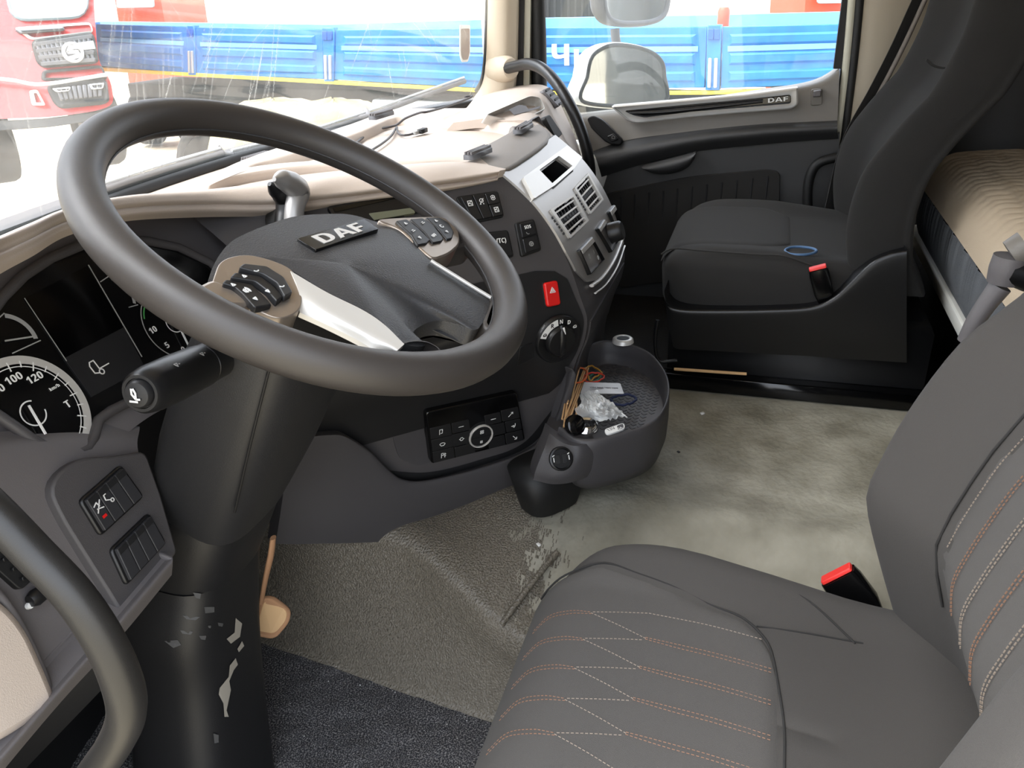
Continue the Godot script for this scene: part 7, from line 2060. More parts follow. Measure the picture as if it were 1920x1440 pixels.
func blue_truck():
	var t := thing("dropside_truck", "blue dropside truck body with yellow stripe outside the windows", "truck", Vector3(7.4443, -1.2224, -3.615) * Vector3(1, 0, 1) + Vector3(0, -1.4, 0))
	var n := Vector3(-0.9964, 0, -0.0846)
	var m: MB
	# board panels: [top left, top right, bottom right, bottom left]
	var pn := [[Vector3(7.7941, 0.9437, -7.7368), Vector3(7.6735, 0.8798, -6.316), Vector3(7.6833, 0.3603, -6.4309), Vector3(7.8038, 0.4576, -7.8515)], [Vector3(7.6628, 0.871, -6.1899), Vector3(7.5139, 0.8083, -4.4347), Vector3(7.5187, 0.2871, -4.4916), Vector3(7.6729, 0.3535, -6.309)], [Vector3(7.4986, 0.7988, -4.2549), Vector3(7.3206, 0.7722, -2.1569), Vector3(7.3226, 0.1749, -2.1803), Vector3(7.5066, 0.281, -4.3492)], [Vector3(7.3092, 0.7691, -2.0232), Vector3(7.1547, 0.7363, -0.2023), Vector3(7.1534, 0.1976, -0.1861), Vector3(7.3109, 0.1752, -2.0422)], [Vector3(7.1423, 0.7328, -0.0552), Vector3(7.0321, 0.7323, 1.2423), Vector3(7.0261, 0.2439, 1.314), Vector3(7.1405, 0.1929, -0.0343)]]
	for q in pn:
		m = mb()
		plate(m, q, n, 0.03, 0.008, 0.04)
		var p := part("side_board", m, M.blue, t)
		for v in [[0.12, 0.30], [0.42, 0.62], [0.72, 0.90]]:
			m = mb()
			var s := shift(sub_quad(q, 0.05, v[0], 0.95, v[1]), n * 0.031)
			# pressed field: a shallow tray with sloped edges
			var inn := shift(sub_quad(s, 0.02, 0.2, 0.98, 0.8), n * -0.0)
			m.flat(); m.grid([shift(s, n * 0.0), shift(inn, n * 0.022)], true); m.poly(shift(inn, n * 0.022), n)
			part("pressing", m, M.blue, p)
		m = mb()
		var rb := shift(sub_quad(q, 0.04, 0.31, 0.96, 0.40), n * 0.03)
		plate(m, rb, n, 0.012, 0.004, 0.0)
		part("pale_rib", m, M.blue_pale, p)
	for q in [[Vector3(7.6719, 0.891, -6.2969), Vector3(7.6631, 0.8885, -6.1933), Vector3(7.6732, 0.3413, -6.3122), Vector3(7.683, 0.3418, -6.4276)], [Vector3(7.5125, 0.8243, -4.4181), Vector3(7.4995, 0.8208, -4.2653), Vector3(7.5068, 0.2638, -4.3519), Vector3(7.5178, 0.264, -4.481)], [Vector3(7.3201, 0.782, -2.1506), Vector3(7.3097, 0.7791, -2.0287), Vector3(7.3114, 0.1646, -2.0485), Vector3(7.3221, 0.1643, -2.1747)], [Vector3(7.154, 0.7544, -0.1937), Vector3(7.1432, 0.7513, -0.0664), Vector3(7.1412, 0.1783, -0.0433), Vector3(7.1524, 0.1781, -0.1747)], [Vector3(7.8025, 0.9646, -7.8366), Vector3(7.7943, 0.9621, -7.7392), Vector3(7.8051, 0.4128, -7.867), Vector3(7.8129, 0.4134, -7.9583)]]:
		m = mb()
		plate(m, q, n, 0.05, 0.01, 0.04)
		var p := part("post", m, M.blue, t)
		for u in [0.28, 0.72]:
			m = mb()
			var a := shift(sub_quad(q, u - 0.12, 0.50, u + 0.12, 0.96), n * 0.055)
			plate(m, rpoly(a, 0.01), n, 0.02, 0.005, 0.01)
			part("latch", m, M.galv, p)
			m = mb()
			a = shift(sub_quad(q, u - 0.2, 0.06, u + 0.2, 0.22), n * 0.055)
			plate(m, a, n, 0.015, 0.004, 0.01)
			part("hinge", m, M.blue_dark, p)
	m = mb()
	plate(m, [Vector3(7.7981, 0.4395, -7.9028), Vector3(7.5071, 0.2765, -4.4732), Vector3(7.293, 0.1606, -1.9505), Vector3(7.2931, 0.1236, -1.9515), Vector3(7.5077, 0.2361, -4.4798), Vector3(7.7948, 0.3943, -7.8637)], n, 0.03, 0.005, 0.04)
	part("yellow_stripe", m, M.yellow, t)
	m = mb()
	plate(m, [Vector3(7.293, 0.1606, -1.9505), Vector3(7.1396, 0.1695, -0.1429), Vector3(7.0158, 0.2178, 1.3169), Vector3(7.0153, 0.1815, 1.3222), Vector3(7.1394, 0.1353, -0.1405), Vector3(7.2931, 0.1236, -1.9515)], n, 0.03, 0.005, 0.04)
	part("yellow_stripe", m, M.yellow, t)
	# platform, far boards
	m = mb()
	plate(m, [Vector3(9.8578, 0.9553, -9.586), Vector3(9.5074, 0.81, -5.4565), Vector3(9.2631, 0.8127, -2.578), Vector3(9.0698, 0.7851, -0.2992), Vector3(8.9246, 0.7789, 1.4116), Vector3(8.922, 0.5686, 1.4424), Vector3(9.2637, 0.5935, -2.585), Vector3(9.8622, 0.8058, -9.6381)], n, 0.02, 0.005, 0.04)
	part("far_board", m, M.blue_pale, t)
	m = mb()
	var a0: Vector3 = Vector3(7.8595, 0.4089, -7.9168)
	var a1: Vector3 = Vector3(7.0753, 0.1981, 1.3253)
	bar(m, a0 + Vector3(0.95, 0.02, 0.08), a1 + Vector3(0.95, 0.02, 0.08), 2.0, 0.08, Vector3.UP, 0.01)
	part("platform", m, M.chassis, t)
	m = mb()
	bar(m, a0 + Vector3(0.9, -0.35, 0), a1 + Vector3(0.9, -0.35, 0), 0.9, 0.28, Vector3.UP, 0.02)
	part("chassis_frame", m, M.chassis, t)
	for px in [Vector3(7.8805, -0.4524, -6.3904), Vector3(7.7729, -0.4883, -5.1221), Vector3(7.4185, -0.5509, -0.9448)]:
		wheel(t, Vector3(px.x, -0.88, px.z), n, 0.52, 0.34)
		m = mb()
		var arcp := []
		for i in 13:
			var a := PI * i / 12.0
			arcp.append(Vector3(px.x, -0.88, px.z) + Vector3(0, sin(a) * 0.62, 0) + Vector3(0.0846, 0, -0.9964) * cos(a) * 0.62)
		tube(m, arcp, 0.05, 8, 0, true, 3.0, n)
		part("mudguard", m, M.truck_grey, t)
	m = mb()
	plate(m, rpoly([Vector3(7.572, 0.0633, -3.9375), Vector3(7.4806, 0.0411, -2.8602), Vector3(7.4822, -0.2139, -2.8788), Vector3(7.5748, -0.1902, -3.9702)], 0.04), n, 0.05, 0.02, 0.5)
	part("fuel_tank", m, M.galv, t)
	# lettering
	var e0: Vector3 = Vector3(7.1985, 0.4377, -1.6046)
	var e1: Vector3 = Vector3(7.1637, 0.4388, -1.1949)
	var ex := (e1 - e0).normalized()
	ex = Vector3(ex.x, 0, ex.z).normalized()
	letters("lettering", "Чим", (e0 + e1) / 2 + Vector3(0, 0.07, 0) + ex * 0.02, ex, Vector3.UP, 0.20, M.print, t, 1.2, 0.01)

func red_truck():
	var t := thing("red_truck", "red truck cab with black grille facing the windshield", "truck", Vector3(6.3972, -0.0483, -7.4345) * Vector3(1, 0, 1) + Vector3(0, -1.4, 0))
	var vd := Vector3(0.52, -0.05, -0.85).normalized()
	var n := -vd
	var m := mb()
	var d := 8.8
	plate(m, rpoly([Vector3(6.8201, 2.3105, -8.3951), Vector3(7.0309, 2.3392, -7.7831), Vector3(7.2309, 2.2013, -6.9412), Vector3(6.672, 0.9854, -6.7591), Vector3(6.4852, 0.5614, -6.6703), Vector3(6.4473, 0.3983, -6.5304), Vector3(6.3423, 0.1542, -6.4715), Vector3(6.2658, 0.1025, -6.6282), Vector3(6.1006, 0.0567, -7.0708), Vector3(5.7536, 0.0623, -8.1617)], 0.15, 4), n, 0.0, 0.0, 1.8)
	part("cab", m, M.truck_red, t)
	var add := func(called: String, q: Array, h: float, mt: Material, r: float, label := "") -> MeshInstance3D:
		var b := mb()
		plate(b, rpoly(q, r, 4), n, h, h * 0.3, 0.05)
		return part(called, b, mt, t, label)
	add.call("windscreen", [Vector3(6.8551, 2.0819, -7.9241), Vector3(7.1172, 1.992, -6.9642), Vector3(6.6642, 1.0144, -6.8292), Vector3(6.3967, 1.0098, -7.6562)], 0.06, mat(Color(0.45, 0.50, 0.52), 0.1), 0.2)
	add.call("upper_panel", [Vector3(6.3835, 0.9555, -7.6114), Vector3(6.6501, 0.977, -6.8141), Vector3(6.6102, 0.8701, -6.7695), Vector3(6.3791, 0.8216, -7.413)], 0.06, M.white_paint, 0.05)
	var gr: MeshInstance3D = add.call("grille", [Vector3(6.3758, 0.822, -7.4242), Vector3(6.6118, 0.8811, -6.7818), Vector3(6.4885, 0.5834, -6.695), Vector3(6.4616, 0.5645, -6.7489), Vector3(6.2861, 0.5424, -7.261), Vector3(6.2909, 0.5978, -7.3339)], 0.10, M.chassis, 0.08, "black upper grille")
	for k in 4:
		m = mb()
		bar(m, Vector3(6.2653, 0.7819, -7.2686).lerp(Vector3(6.1997, 0.5914, -7.1716), k / 3.0), Vector3(6.4848, 0.8419, -6.6792).lerp(Vector3(6.3861, 0.6115, -6.6222), k / 3.0), 0.04, 0.03, n, 0.005)
		part("grille_bar", m, M.truck_grey, gr)
	for k in 12:
		m = mb()
		var u := (k + 0.5) / 12.0
		bar(m, Vector3(6.2724, 0.7707, -7.2653).lerp(Vector3(6.4904, 0.8421, -6.6985), u), Vector3(6.2117, 0.5905, -7.1693).lerp(Vector3(6.3949, 0.611, -6.6303), u), 0.03, 0.03, n, 0.005)
		part("grille_bar", m, M.truck_grey, gr)
	m = mb()
	var eo: Vector3 = Vector3(6.2823, 0.6966, -6.7897)
	lathe(m, eo, n, [Vector2(0.105, -0.03), Vector2(0.105, 0.02), Vector2(0.095, 0.03), Vector2(0.078, 0.02), Vector2(0.078, -0.01)], 28)
	var em := part("emblem_ring", m, M.white_paint, t, "round white emblem")
	var f := frame(n)
	m = mb()
	strokes(m, eo + n * 0.02, f[0], f[1], [[[0.9, 0.7], [-0.3, 0.7], [-0.7, 0.1], [0.5, 0.0], [0.7, -0.5], [-0.7, -0.8]]], 0.04, 0.07)
	part("emblem_mark", m, M.white_paint, em)
	m = mb()
	bar(m, Vector3(6.3745, 0.7441, -6.7957), Vector3(6.4342, 0.7584, -6.6321), 0.08, 0.03, n, 0.01)
	part("grille_strip", m, M.white_paint, t)
	add.call("centre_band", [Vector3(6.2727, 0.5217, -7.27), Vector3(6.4836, 0.5504, -6.658), Vector3(6.4338, 0.4001, -6.5753), Vector3(6.2193, 0.4166, -7.2703)], 0.08, M.chassis, 0.05)
	m = mb()
	tube(m, [Vector3(5.9035, 0.5201, -8.0552), Vector3(6.0458, 0.4464, -7.4948), Vector3(6.1262, 0.3917, -7.1574), Vector3(6.3712, 0.4597, -6.5012)], 0.02, 8, 24)
	part("bumper_line", m, M.white_paint, t)
	var lg: MeshInstance3D = add.call("lower_grille", [Vector3(6.2128, 0.3726, -7.221), Vector3(6.437, 0.422, -6.5999), Vector3(6.337, 0.1885, -6.5421), Vector3(6.3017, 0.1595, -6.6062), Vector3(6.1499, 0.1343, -7.0397), Vector3(6.1547, 0.1897, -7.1126)], 0.10, M.chassis, 0.08, "black lower grille")
	for k in 9:
		m = mb()
		var u := (k + 0.5) / 9.0
		bar(m, Vector3(6.138, 0.3456, -7.0113).lerp(Vector3(6.3095, 0.3787, -6.5289), u), Vector3(6.0969, 0.2292, -6.9551).lerp(Vector3(6.2502, 0.2536, -6.5159), u), 0.03, 0.03, n, 0.005)
		part("grille_bar", m, M.truck_grey, lg)
	for q in [[Vector3(6.1195, 0.3477, -7.036), Vector3(6.1835, 0.356, -6.8494), Vector3(6.1571, 0.3152, -6.8672), Vector3(6.1155, 0.3095, -6.9879)], [Vector3(6.2525, 0.3747, -6.6638), Vector3(6.3066, 0.3843, -6.5104), Vector3(6.2761, 0.3274, -6.5155), Vector3(6.2379, 0.3213, -6.6252)]]:
		m = mb()
		plate(m, rpoly(q, 0.02), n, 0.04, 0.01, 0.02)
		part("marker_lamp", m, M.white_paint, lg)
	add.call("headlight", [Vector3(6.1371, 0.3264, -7.3839), Vector3(6.1657, 0.3339, -7.3065), Vector3(6.1177, 0.1721, -7.2002), Vector3(6.0771, 0.1773, -7.3349)], 0.08, M.white_paint, 0.03)
	add.call("wiper_cowl", [Vector3(6.3352, 0.9344, -7.5468), Vector3(6.5013, 0.9463, -7.0477), Vector3(6.4847, 0.9039, -7.0322), Vector3(6.3321, 0.8902, -7.4867)], 0.05, M.truck_grey, 0.02)
	add.call("lower_bumper", [Vector3(5.7545, 0.0283, -8.1779), Vector3(6.081, 0.0422, -7.1818), Vector3(6.3142, 0.0907, -6.5312), Vector3(6.2875, 0.0155, -6.4954), Vector3(6.0527, -0.0439, -7.1336), Vector3(5.7043, -0.0775, -8.1669)], 0.02, M.chassis, 0.03)
	wheel(t, Vector3(6.2614, -0.2247, -8.3061), n.cross(Vector3.UP).normalized(), 0.5, 0.35)
	wheel(t, Vector3(7.0411, -0.1515, -7.4455), n.cross(Vector3.UP).normalized(), 0.5, 0.35)

func far_things():
	var spec := [
		["orange_truck", "orange red truck cab far behind the blue truck", [Vector3(12.7604, 1.8251, -11.6542), Vector3(13.0109, 1.7927, -10.8217), Vector3(12.6072, 0.8902, -10.6517), Vector3(12.3453, 0.905, -11.4919)], M.orange, 2.5, [Vector3(12.6177, 1.5495, -11.4811), Vector3(12.8157, 1.5239, -10.823), Vector3(12.6429, 1.1276, -10.7344), Vector3(12.4378, 1.1446, -11.4011)]],
		["orange_loader", "orange machine cab at top right of side window", [Vector3(15.3045, 1.235, 0.8506), Vector3(15.5356, 1.2051, 1.6187), Vector3(15.2687, 0.6426, 1.6771), Vector3(15.039, 0.6634, 0.9278)], M.orange, 2.0, [Vector3(15.2088, 1.0615, 1.0089), Vector3(15.3695, 1.0407, 1.5428), Vector3(15.2266, 0.7396, 1.5741), Vector3(15.0673, 0.7513, 1.0588)]],
		["dark_container", "dark ribbed container behind the blue truck boards", [Vector3(11.7668, 1.2846, -2.9847), Vector3(12.0663, 1.2459, -1.9895), Vector3(11.841, 0.7709, -1.9402), Vector3(11.5381, 0.8025, -2.9346)], M.chassis, 2.4, []],
		["pale_container", "pale grey container above the blue truck boards", [Vector3(18.8633, 1.5523, -3.1034), Vector3(20.0382, 1.4004, 0.8009), Vector3(19.649, 0.58, 0.886), Vector3(18.4536, 0.6887, -3.0137)], M.white_board, 2.4, []]]
	for s in spec:
		var q: Array = s[2]
		var n := out_normal(q)
		n = Vector3(n.x, 0, n.z).normalized()
		var t := thing(s[0], s[1], "vehicle" if "orange" in s[0] else "container", Vector3(q[0].x, -1.4, q[0].z))
		var m := mb()
		var lo := [q[0], q[1], Vector3(q[2].x, -0.9 if "orange" in s[0] else -1.4, q[2].z), Vector3(q[3].x, -0.9 if "orange" in s[0] else -1.4, q[3].z)]
		plate(m, rpoly(lo, 0.12), n, 0.0, 0.0, s[4])
		var b := part("body", m, s[3], t)
		if s[5].size():
			m = mb()
			plate(m, rpoly(s[5], 0.05), n, 0.02, 0.005, 0.02)
			part("window", m, mat(Color(0.5, 0.55, 0.57), 0.1), t)
			wheel(t, Vector3(q[2].x, -0.9, q[2].z) - n * 0.6, n.cross(Vector3.UP), 0.5, 0.4)
			wheel(t, Vector3(q[3].x, -0.9, q[3].z) - n * 0.6, n.cross(Vector3.UP), 0.5, 0.4)
		else:
			for k in 10:
				m = mb()
				var u := (k + 0.5) / 10.0
				var a: Vector3 = lo[0].lerp(lo[1], u); var c: Vector3 = lo[3].lerp(lo[2], u)
				bar(m, a, c, q[0].distance_to(q[1]) * 0.03, 0.06, n, 0.01)
				part("rib", m, s[3], b)
	# unseen stand-ins added behind the cab so the mirror reflects dark shapes
	var back := [["added_red_container", "added dark red container, out of view behind the cab, for the mirror reflection", Vector3(9.5, -1.4, 16), Vector3(3.4, 2.6, 6.0), mat(Color(0.42, 0.16, 0.13), 0.6)], ["added_dark_trailer", "added dark trailer, out of view behind the cab, for the mirror reflection", Vector3(4.6, -1.4, 18), Vector3(2.5, 2.9, 7.0), M.chassis]]
	for s in back:
		var tb := thing(s[0], s[1], "container", s[2])
		var mm := mb()
		box(mm, s[2] + Vector3(0, s[3].y / 2 + 0.15, 0), s[3], 0.05)
		var bb := part("body", mm, s[4], tb)
		for k in 8:
			mm = mb()
			bar(mm, s[2] + Vector3(s[3].x * ((k + 0.5) / 8.0 - 0.5), 0.2, -s[3].z / 2), s[2] + Vector3(s[3].x * ((k + 0.5) / 8.0 - 0.5), s[3].y, -s[3].z / 2), 0.12, 0.06, Vector3(0, 0, 1), 0.01)
			part("rib", mm, s[4], bb)
	var t := thing("red_beacon", "small red lamp on top of blue boards", "lamp", Vector3(7.9474, 0.7312, -0.0822))
	var m := mb()
	lathe(m, Vector3(7.9493, 0.8209, -0.1049), Vector3.UP, [Vector2(0.06, -0.12), Vector2(0.06, 0.03), Vector2(0.045, 0.06), Vector2(0, 0.065)], 16)
	part("lens", m, M.orange, t)
	m = mb()
	lathe(m, Vector3(7.9489, 0.7515, -0.0997), Vector3.UP, [Vector2(0.03, -0.3), Vector2(0.03, 0.03)], 12)
	part("post", m, M.truck_grey, t)

func mirrors():
	var t := thing("wing_mirror", "main wing mirror in white housing outside the passenger window", "mirror", Vector3(1.3681, 0.7494, 0.0047))
	var n := Vector3(-0.6, 0.02, 0.8).normalized()
	var o := [Vector3(1.2206, 0.758, -0.1061), Vector3(1.2276, 0.8411, -0.103), Vector3(1.242, 0.8897, -0.0934), Vector3(1.2708, 0.9107, -0.0723), Vector3(1.3153, 0.9205, -0.0392), Vector3(1.3857, 0.9108, 0.0138), Vector3(1.448, 0.8894, 0.0612), Vector3(1.4844, 0.8584, 0.0892), Vector3(1.4949, 0.818, 0.0981), Vector3(1.4874, 0.7252, 0.0948)]
	var m := mb()
	var rows := []
	var c := Vector3.ZERO
	var oo := even(o, 60, true)
	for p in oo: c += p / 60.0
	for k in [[1.0, 0.0], [1.03, -0.012], [1.0, -0.05], [0.85, -0.09], [0.5, -0.115], [0.05, -0.12]]:
		var r := []
		for p in oo: r.append(c + (p - c) * k[0] + n * k[1])
		rows.append(r)
	m.smooth(); m.grid(rows, true); m.fan(rows[-1])
	part("housing", m, M.white_paint, t)
	m = mb()
	var gi := inset(oo, n, 0.006)
	tube(m, gi + [gi[0]], 0.006, 8, 0, false)
	part("rubber_edge", m, M.rubber, t)
	m = mb()
	plate(m, inset(oo, n, 0.008), n, -0.001, 0.0, 0.004)
	part("mirror_glass", m, M.mirror, t)
	m = mb()
	tube(m, [Vector3(1.3696, 0.9038, -0.0356), Vector3(1.3627, 0.9342, -0.0415), Vector3(1.3611, 0.958, -0.0433)], 0.014, 12, 10)
	part("arm", m, M.truck_grey, t)
	var t2 := thing("wide_angle_mirror", "smaller wide angle mirror above the main wing mirror", "mirror", Vector3(1.3854, 0.9614, 0.0124))
	var o2 := even([Vector3(1.2838, 1.1206, -0.0678), Vector3(1.2827, 1.0382, -0.0666), Vector3(1.2889, 1.0014, -0.061), Vector3(1.3089, 0.9775, -0.0454), Vector3(1.3502, 0.965, -0.0141), Vector3(1.4304, 0.9632, 0.0461), Vector3(1.4818, 0.9767, 0.0843), Vector3(1.5015, 1.0117, 0.0982), Vector3(1.5055, 1.0735, 0.0996), Vector3(1.4911, 1.1316, 0.0874)], 50, true)
	c = Vector3.ZERO
	for p in o2: c += p / 50.0
	rows = []
	for k in [[1.0, 0.0], [1.03, -0.012], [1.0, -0.05], [0.85, -0.08], [0.5, -0.10], [0.05, -0.105]]:
		var r := []
		for p in o2: r.append(c + (p - c) * k[0] + n * k[1])
		rows.append(r)
	m = mb()
	m.smooth(); m.grid(rows, true); m.fan(rows[-1])
	part("housing", m, M.truck_grey, t2)
	m = mb()
	gi = inset(o2, n, 0.007)
	tube(m, gi + [gi[0]], 0.008, 8, 0, false)
	part("rubber_edge", m, M.truck_grey, t2)
	m = mb()
	plate(m, inset(o2, n, 0.010), (n + Vector3(0, -0.12, 0)).normalized(), -0.001, 0.0, 0.004)
	part("mirror_glass", m, M.mirror, t2)

func wipers():
	for k in [["wiper blade resting low on the windshield, left of the two", [Vector3(-0.2341, 0.8075, -0.552), Vector3(-0.0874, 0.8072, -0.562), Vector3(0.1024, 0.8043, -0.572)], [Vector3(0.1188, 0.7971, -0.585), Vector3(0.2231, 0.787, -0.6)]], ["long wiper blade reaching to the windshield corner, right of the two", [Vector3(0.1408, 0.7934, -0.574), Vector3(0.3589, 0.7893, -0.566), Vector3(0.6211, 0.8065, -0.508), Vector3(0.8352, 0.8271, -0.452), Vector3(1.0232, 0.8459, -0.4)], [Vector3(0.6056, 0.8061, -0.515), Vector3(0.583, 0.8041, -0.53), Vector3(0.5901, 0.7905, -0.56)]]]:
		var t := thing("wiper", k[0], "wiper", k[1][0], "windshield wipers")
		var m := mb()
		tube(m, shift(k[1], Vector3(0, 0, -0.01)), 0.0055, 8, 30, true, 1.3)
		part("blade", m, M.truck_grey, t)
		m = mb()
		tube(m, shift(k[1], Vector3(0, 0.010, -0.012)), 0.003, 8, 30)
		part("spring_bar", m, M.galv, t)
		m = mb()
		tube(m, [k[1][-1 if k[2].size() == 2 else 2] + Vector3(0, 0.012, -0.02)] + k[2], 0.008, 8, 8)
		part("arm", m, M.truck_grey, t)

# ---------------------------------------------------------------- small things
func details():
	grab_handles()
	brake_lever()
	dash_clips()
	cable()
	tray_contents()
	belts()
	pedal()
	odds()

func grab_handles():
	var t := thing("grab_handle", "curved black grab handle on the right windshield pillar", "handle", Vector3(0.86, 0.6069, -0.0228))
	var m := mb()
	tube(m, [Vector3(0.965, 0.8814, -0.2696), Vector3(0.94, 0.8896, -0.2317), Vector3(0.9, 0.8973, -0.1848), Vector3(0.86, 0.887, -0.1372), Vector3(0.82, 0.8547, -0.09), Vector3(0.79, 0.8049, -0.0492), Vector3(0.78, 0.7477, -0.0199), Vector3(0.78, 0.6907, -0.0034), Vector3(0.79, 0.6356, 0.0017), Vector3(0.82, 0.5712, -0.0027)], 0.0145, 14, 60)
	part("grip", m, M.satin, t)
	m = mb()
	lathe(m, Vector3(0.985, 0.8798, -0.2758), Vector3(-0.6, 0.05, 0.8).normalized(), [Vector2(0.034, -0.05), Vector2(0.036, -0.02), Vector2(0.033, 0.012), Vector2(0.026, 0.026), Vector2(0.015, 0.030), Vector2(0, 0.030)], 24)
	part("pillar_socket", m, M.cream, t, "cream pillar socket")
	t = thing("entry_handle", "thick black grab handle in the lower left foreground", "handle", Vector3(-0.95, 0.5459, -0.0109))
	m = mb()
	tube(m, [Vector3(-0.95, 0.7956, -0.0374), Vector3(-0.95, 0.772, -0.0171), Vector3(-0.95, 0.7493, -0.0001), Vector3(-0.95, 0.7178, 0.0228), Vector3(-0.95, 0.6791, 0.036), Vector3(-0.95, 0.6402, 0.0384), Vector3(-0.95, 0.6111, 0.031), Vector3(-0.95, 0.5784, 0.0113), Vector3(-0.95, 0.5409, -0.0175), Vector3(-0.95, 0.4954, -0.053)], [0.0125, 0.0125, 0.0135, 0.013, 0.0135], 16, 60)
	part("grip", m, M.handle, t)
	t = thing("pillar_handle", "black tube handle at the rear edge of the passenger door", "handle", Vector3(0.98, 0.5117, 0.5497))
	m = mb()
	tube(m, [Vector3(0.99, 0.6572, 0.6217), Vector3(0.99, 0.6513, 0.5854), Vector3(0.99, 0.6373, 0.5561), Vector3(0.99, 0.6071, 0.5427), Vector3(0.99, 0.5585, 0.5418), Vector3(0.99, 0.495, 0.5519), Vector3(0.99, 0.4518, 0.5597)], 0.0125, 12, 40)
	part("grip", m, M.rubber, t)

func brake_lever():
	var t := thing("brake_lever", "silver and black hand brake lever standing on the dash", "lever", Vector3(-0.1937, 0.7592, -0.262))
	var m := mb()
	tube(m, [Vector3(-0.2952, 0.7841, -0.192), Vector3(-0.2887, 0.8011, -0.192), Vector3(-0.2793, 0.8137, -0.192), Vector3(-0.2708, 0.8229, -0.192), Vector3(-0.2839, 0.836, -0.192), Vector3(-0.3053, 0.8469, -0.192), Vector3(-0.3249, 0.8516, -0.192)], [0.014, 0.0135, 0.0145, 0.017, 0.016, 0.013, 0.003], 16, 40, true, 1.0)
	part("grip", m, M.silver, t)
	m = mb()
	tube(m, [Vector3(-0.2823, 0.7799, -0.214), Vector3(-0.2744, 0.7969, -0.214), Vector3(-0.2717, 0.8106, -0.214), Vector3(-0.2792, 0.8227, -0.214), Vector3(-0.295, 0.8334, -0.214), Vector3(-0.3048, 0.8406, -0.214)], [0.016, 0.015, 0.015, 0.015, 0.012, 0.003], 16, 40)
	part("grip_side", m, M.satin, t)
	m = mb()
	lathe(m, Vector3(-0.2657, 0.7771, -0.215), Vector3(0, 0.5, 0.86), [Vector2(0.03, -0.02), Vector2(0.028, 0.004), Vector2(0.0, 0.006)], 24)
	part("boot", m, M.rubber, t)

func dash_clips():
	var k := 0
	for s in [[[Vector3(0.02, 0.805, -0.4755)], [Vector3(0.0896, 0.805, -0.4706)], "grey ribbed clip on dash behind the steering wheel rim"], [[Vector3(0.3588, 0.836, -0.3809)], [Vector3(0.4422, 0.836, -0.377)], "grey ribbed clip at the rear of the dash shelf by the wiper"], [[Vector3(0.0202, 0.82, -0.0451)], [Vector3(0.0963, 0.82, -0.0368)], "grey ribbed clip on the front border of the dash shelf"], [[Vector3(0.2912, 0.82, -0.0402)], [Vector3(0.3816, 0.82, -0.0419)], "grey ribbed clip on the right border of the dash shelf"]]:
		var a: Vector3 = s[0][0]; var b: Vector3 = s[1][0]
		var t := thing("dash_clip", s[2], "clip", (a + b) / 2, "ribbed clips on the dash top")
		var m := mb()
		var ex := (b - a).normalized()
		var ez := ex.cross(Vector3.UP).normalized()
		bar(m, a, b, 0.018, 0.009, Vector3.UP, 0.002)
		part("base", m, M.truck_grey, t)
		for i in 3:
			m = mb()
			var o := ez * (i - 1) * 0.0055 + Vector3(0, 0.006, 0)
			bar(m, a + o, b + o, 0.003, 0.005, Vector3.UP, 0.0008)
			part("rib", m, M.dash_light, t)
		k += 1

func cable():
	var t := thing("usb_cable", "thin black cable with plug lying on the dash shelf", "cable", Vector3(0.4253, 0.8, -0.3566))
	var m := mb()
	tube(m, [Vector3(0.2456, 0.803, -0.366), Vector3(0.3594, 0.803, -0.3954), Vector3(0.4264, 0.803, -0.3993), Vector3(0.4822, 0.803, -0.3857), Vector3(0.4542, 0.822, -0.3478), Vector3(0.4269, 0.838, -0.299), Vector3(0.4354, 0.838, -0.2875), Vector3(0.5305, 0.835, -0.2874), Vector3(0.6378, 0.835, -0.2853), Vector3(0.7231, 0.835, -0.2884), Vector3(0.7572, 0.835, -0.2975), Vector3(0.735, 0.835, -0.3067)], 0.0026, 8, 70)
	part("cord", m, M.dash, t)
	m = mb()
	tube(m, [Vector3(0.1656, 0.803, -0.2942), Vector3(0.2492, 0.803, -0.3088), Vector3(0.3411, 0.803, -0.332), Vector3(0.4586, 0.803, -0.3725), Vector3(0.3983, 0.803, -0.3441), Vector3(0.349, 0.803, -0.3135), Vector3(0.3499, 0.803, -0.2968), Vector3(0.3784, 0.803, -0.2944)], 0.0024, 8, 50)
	part("cord", m, M.dash, t)
	m = mb()
	bar(m, Vector3(0.3649, 0.804, -0.2909), Vector3(0.3939, 0.804, -0.2884), 0.009, 0.007, Vector3.UP, 0.001)
	var p := part("plug_sleeve", m, M.print_dim, t)
	m = mb()
	bar(m, Vector3(0.3802, 0.805, -0.2838), Vector3(0.4097, 0.805, -0.2837), 0.012, 0.009, Vector3.UP, 0.001)
	part("plug", m, M.rubber, t)

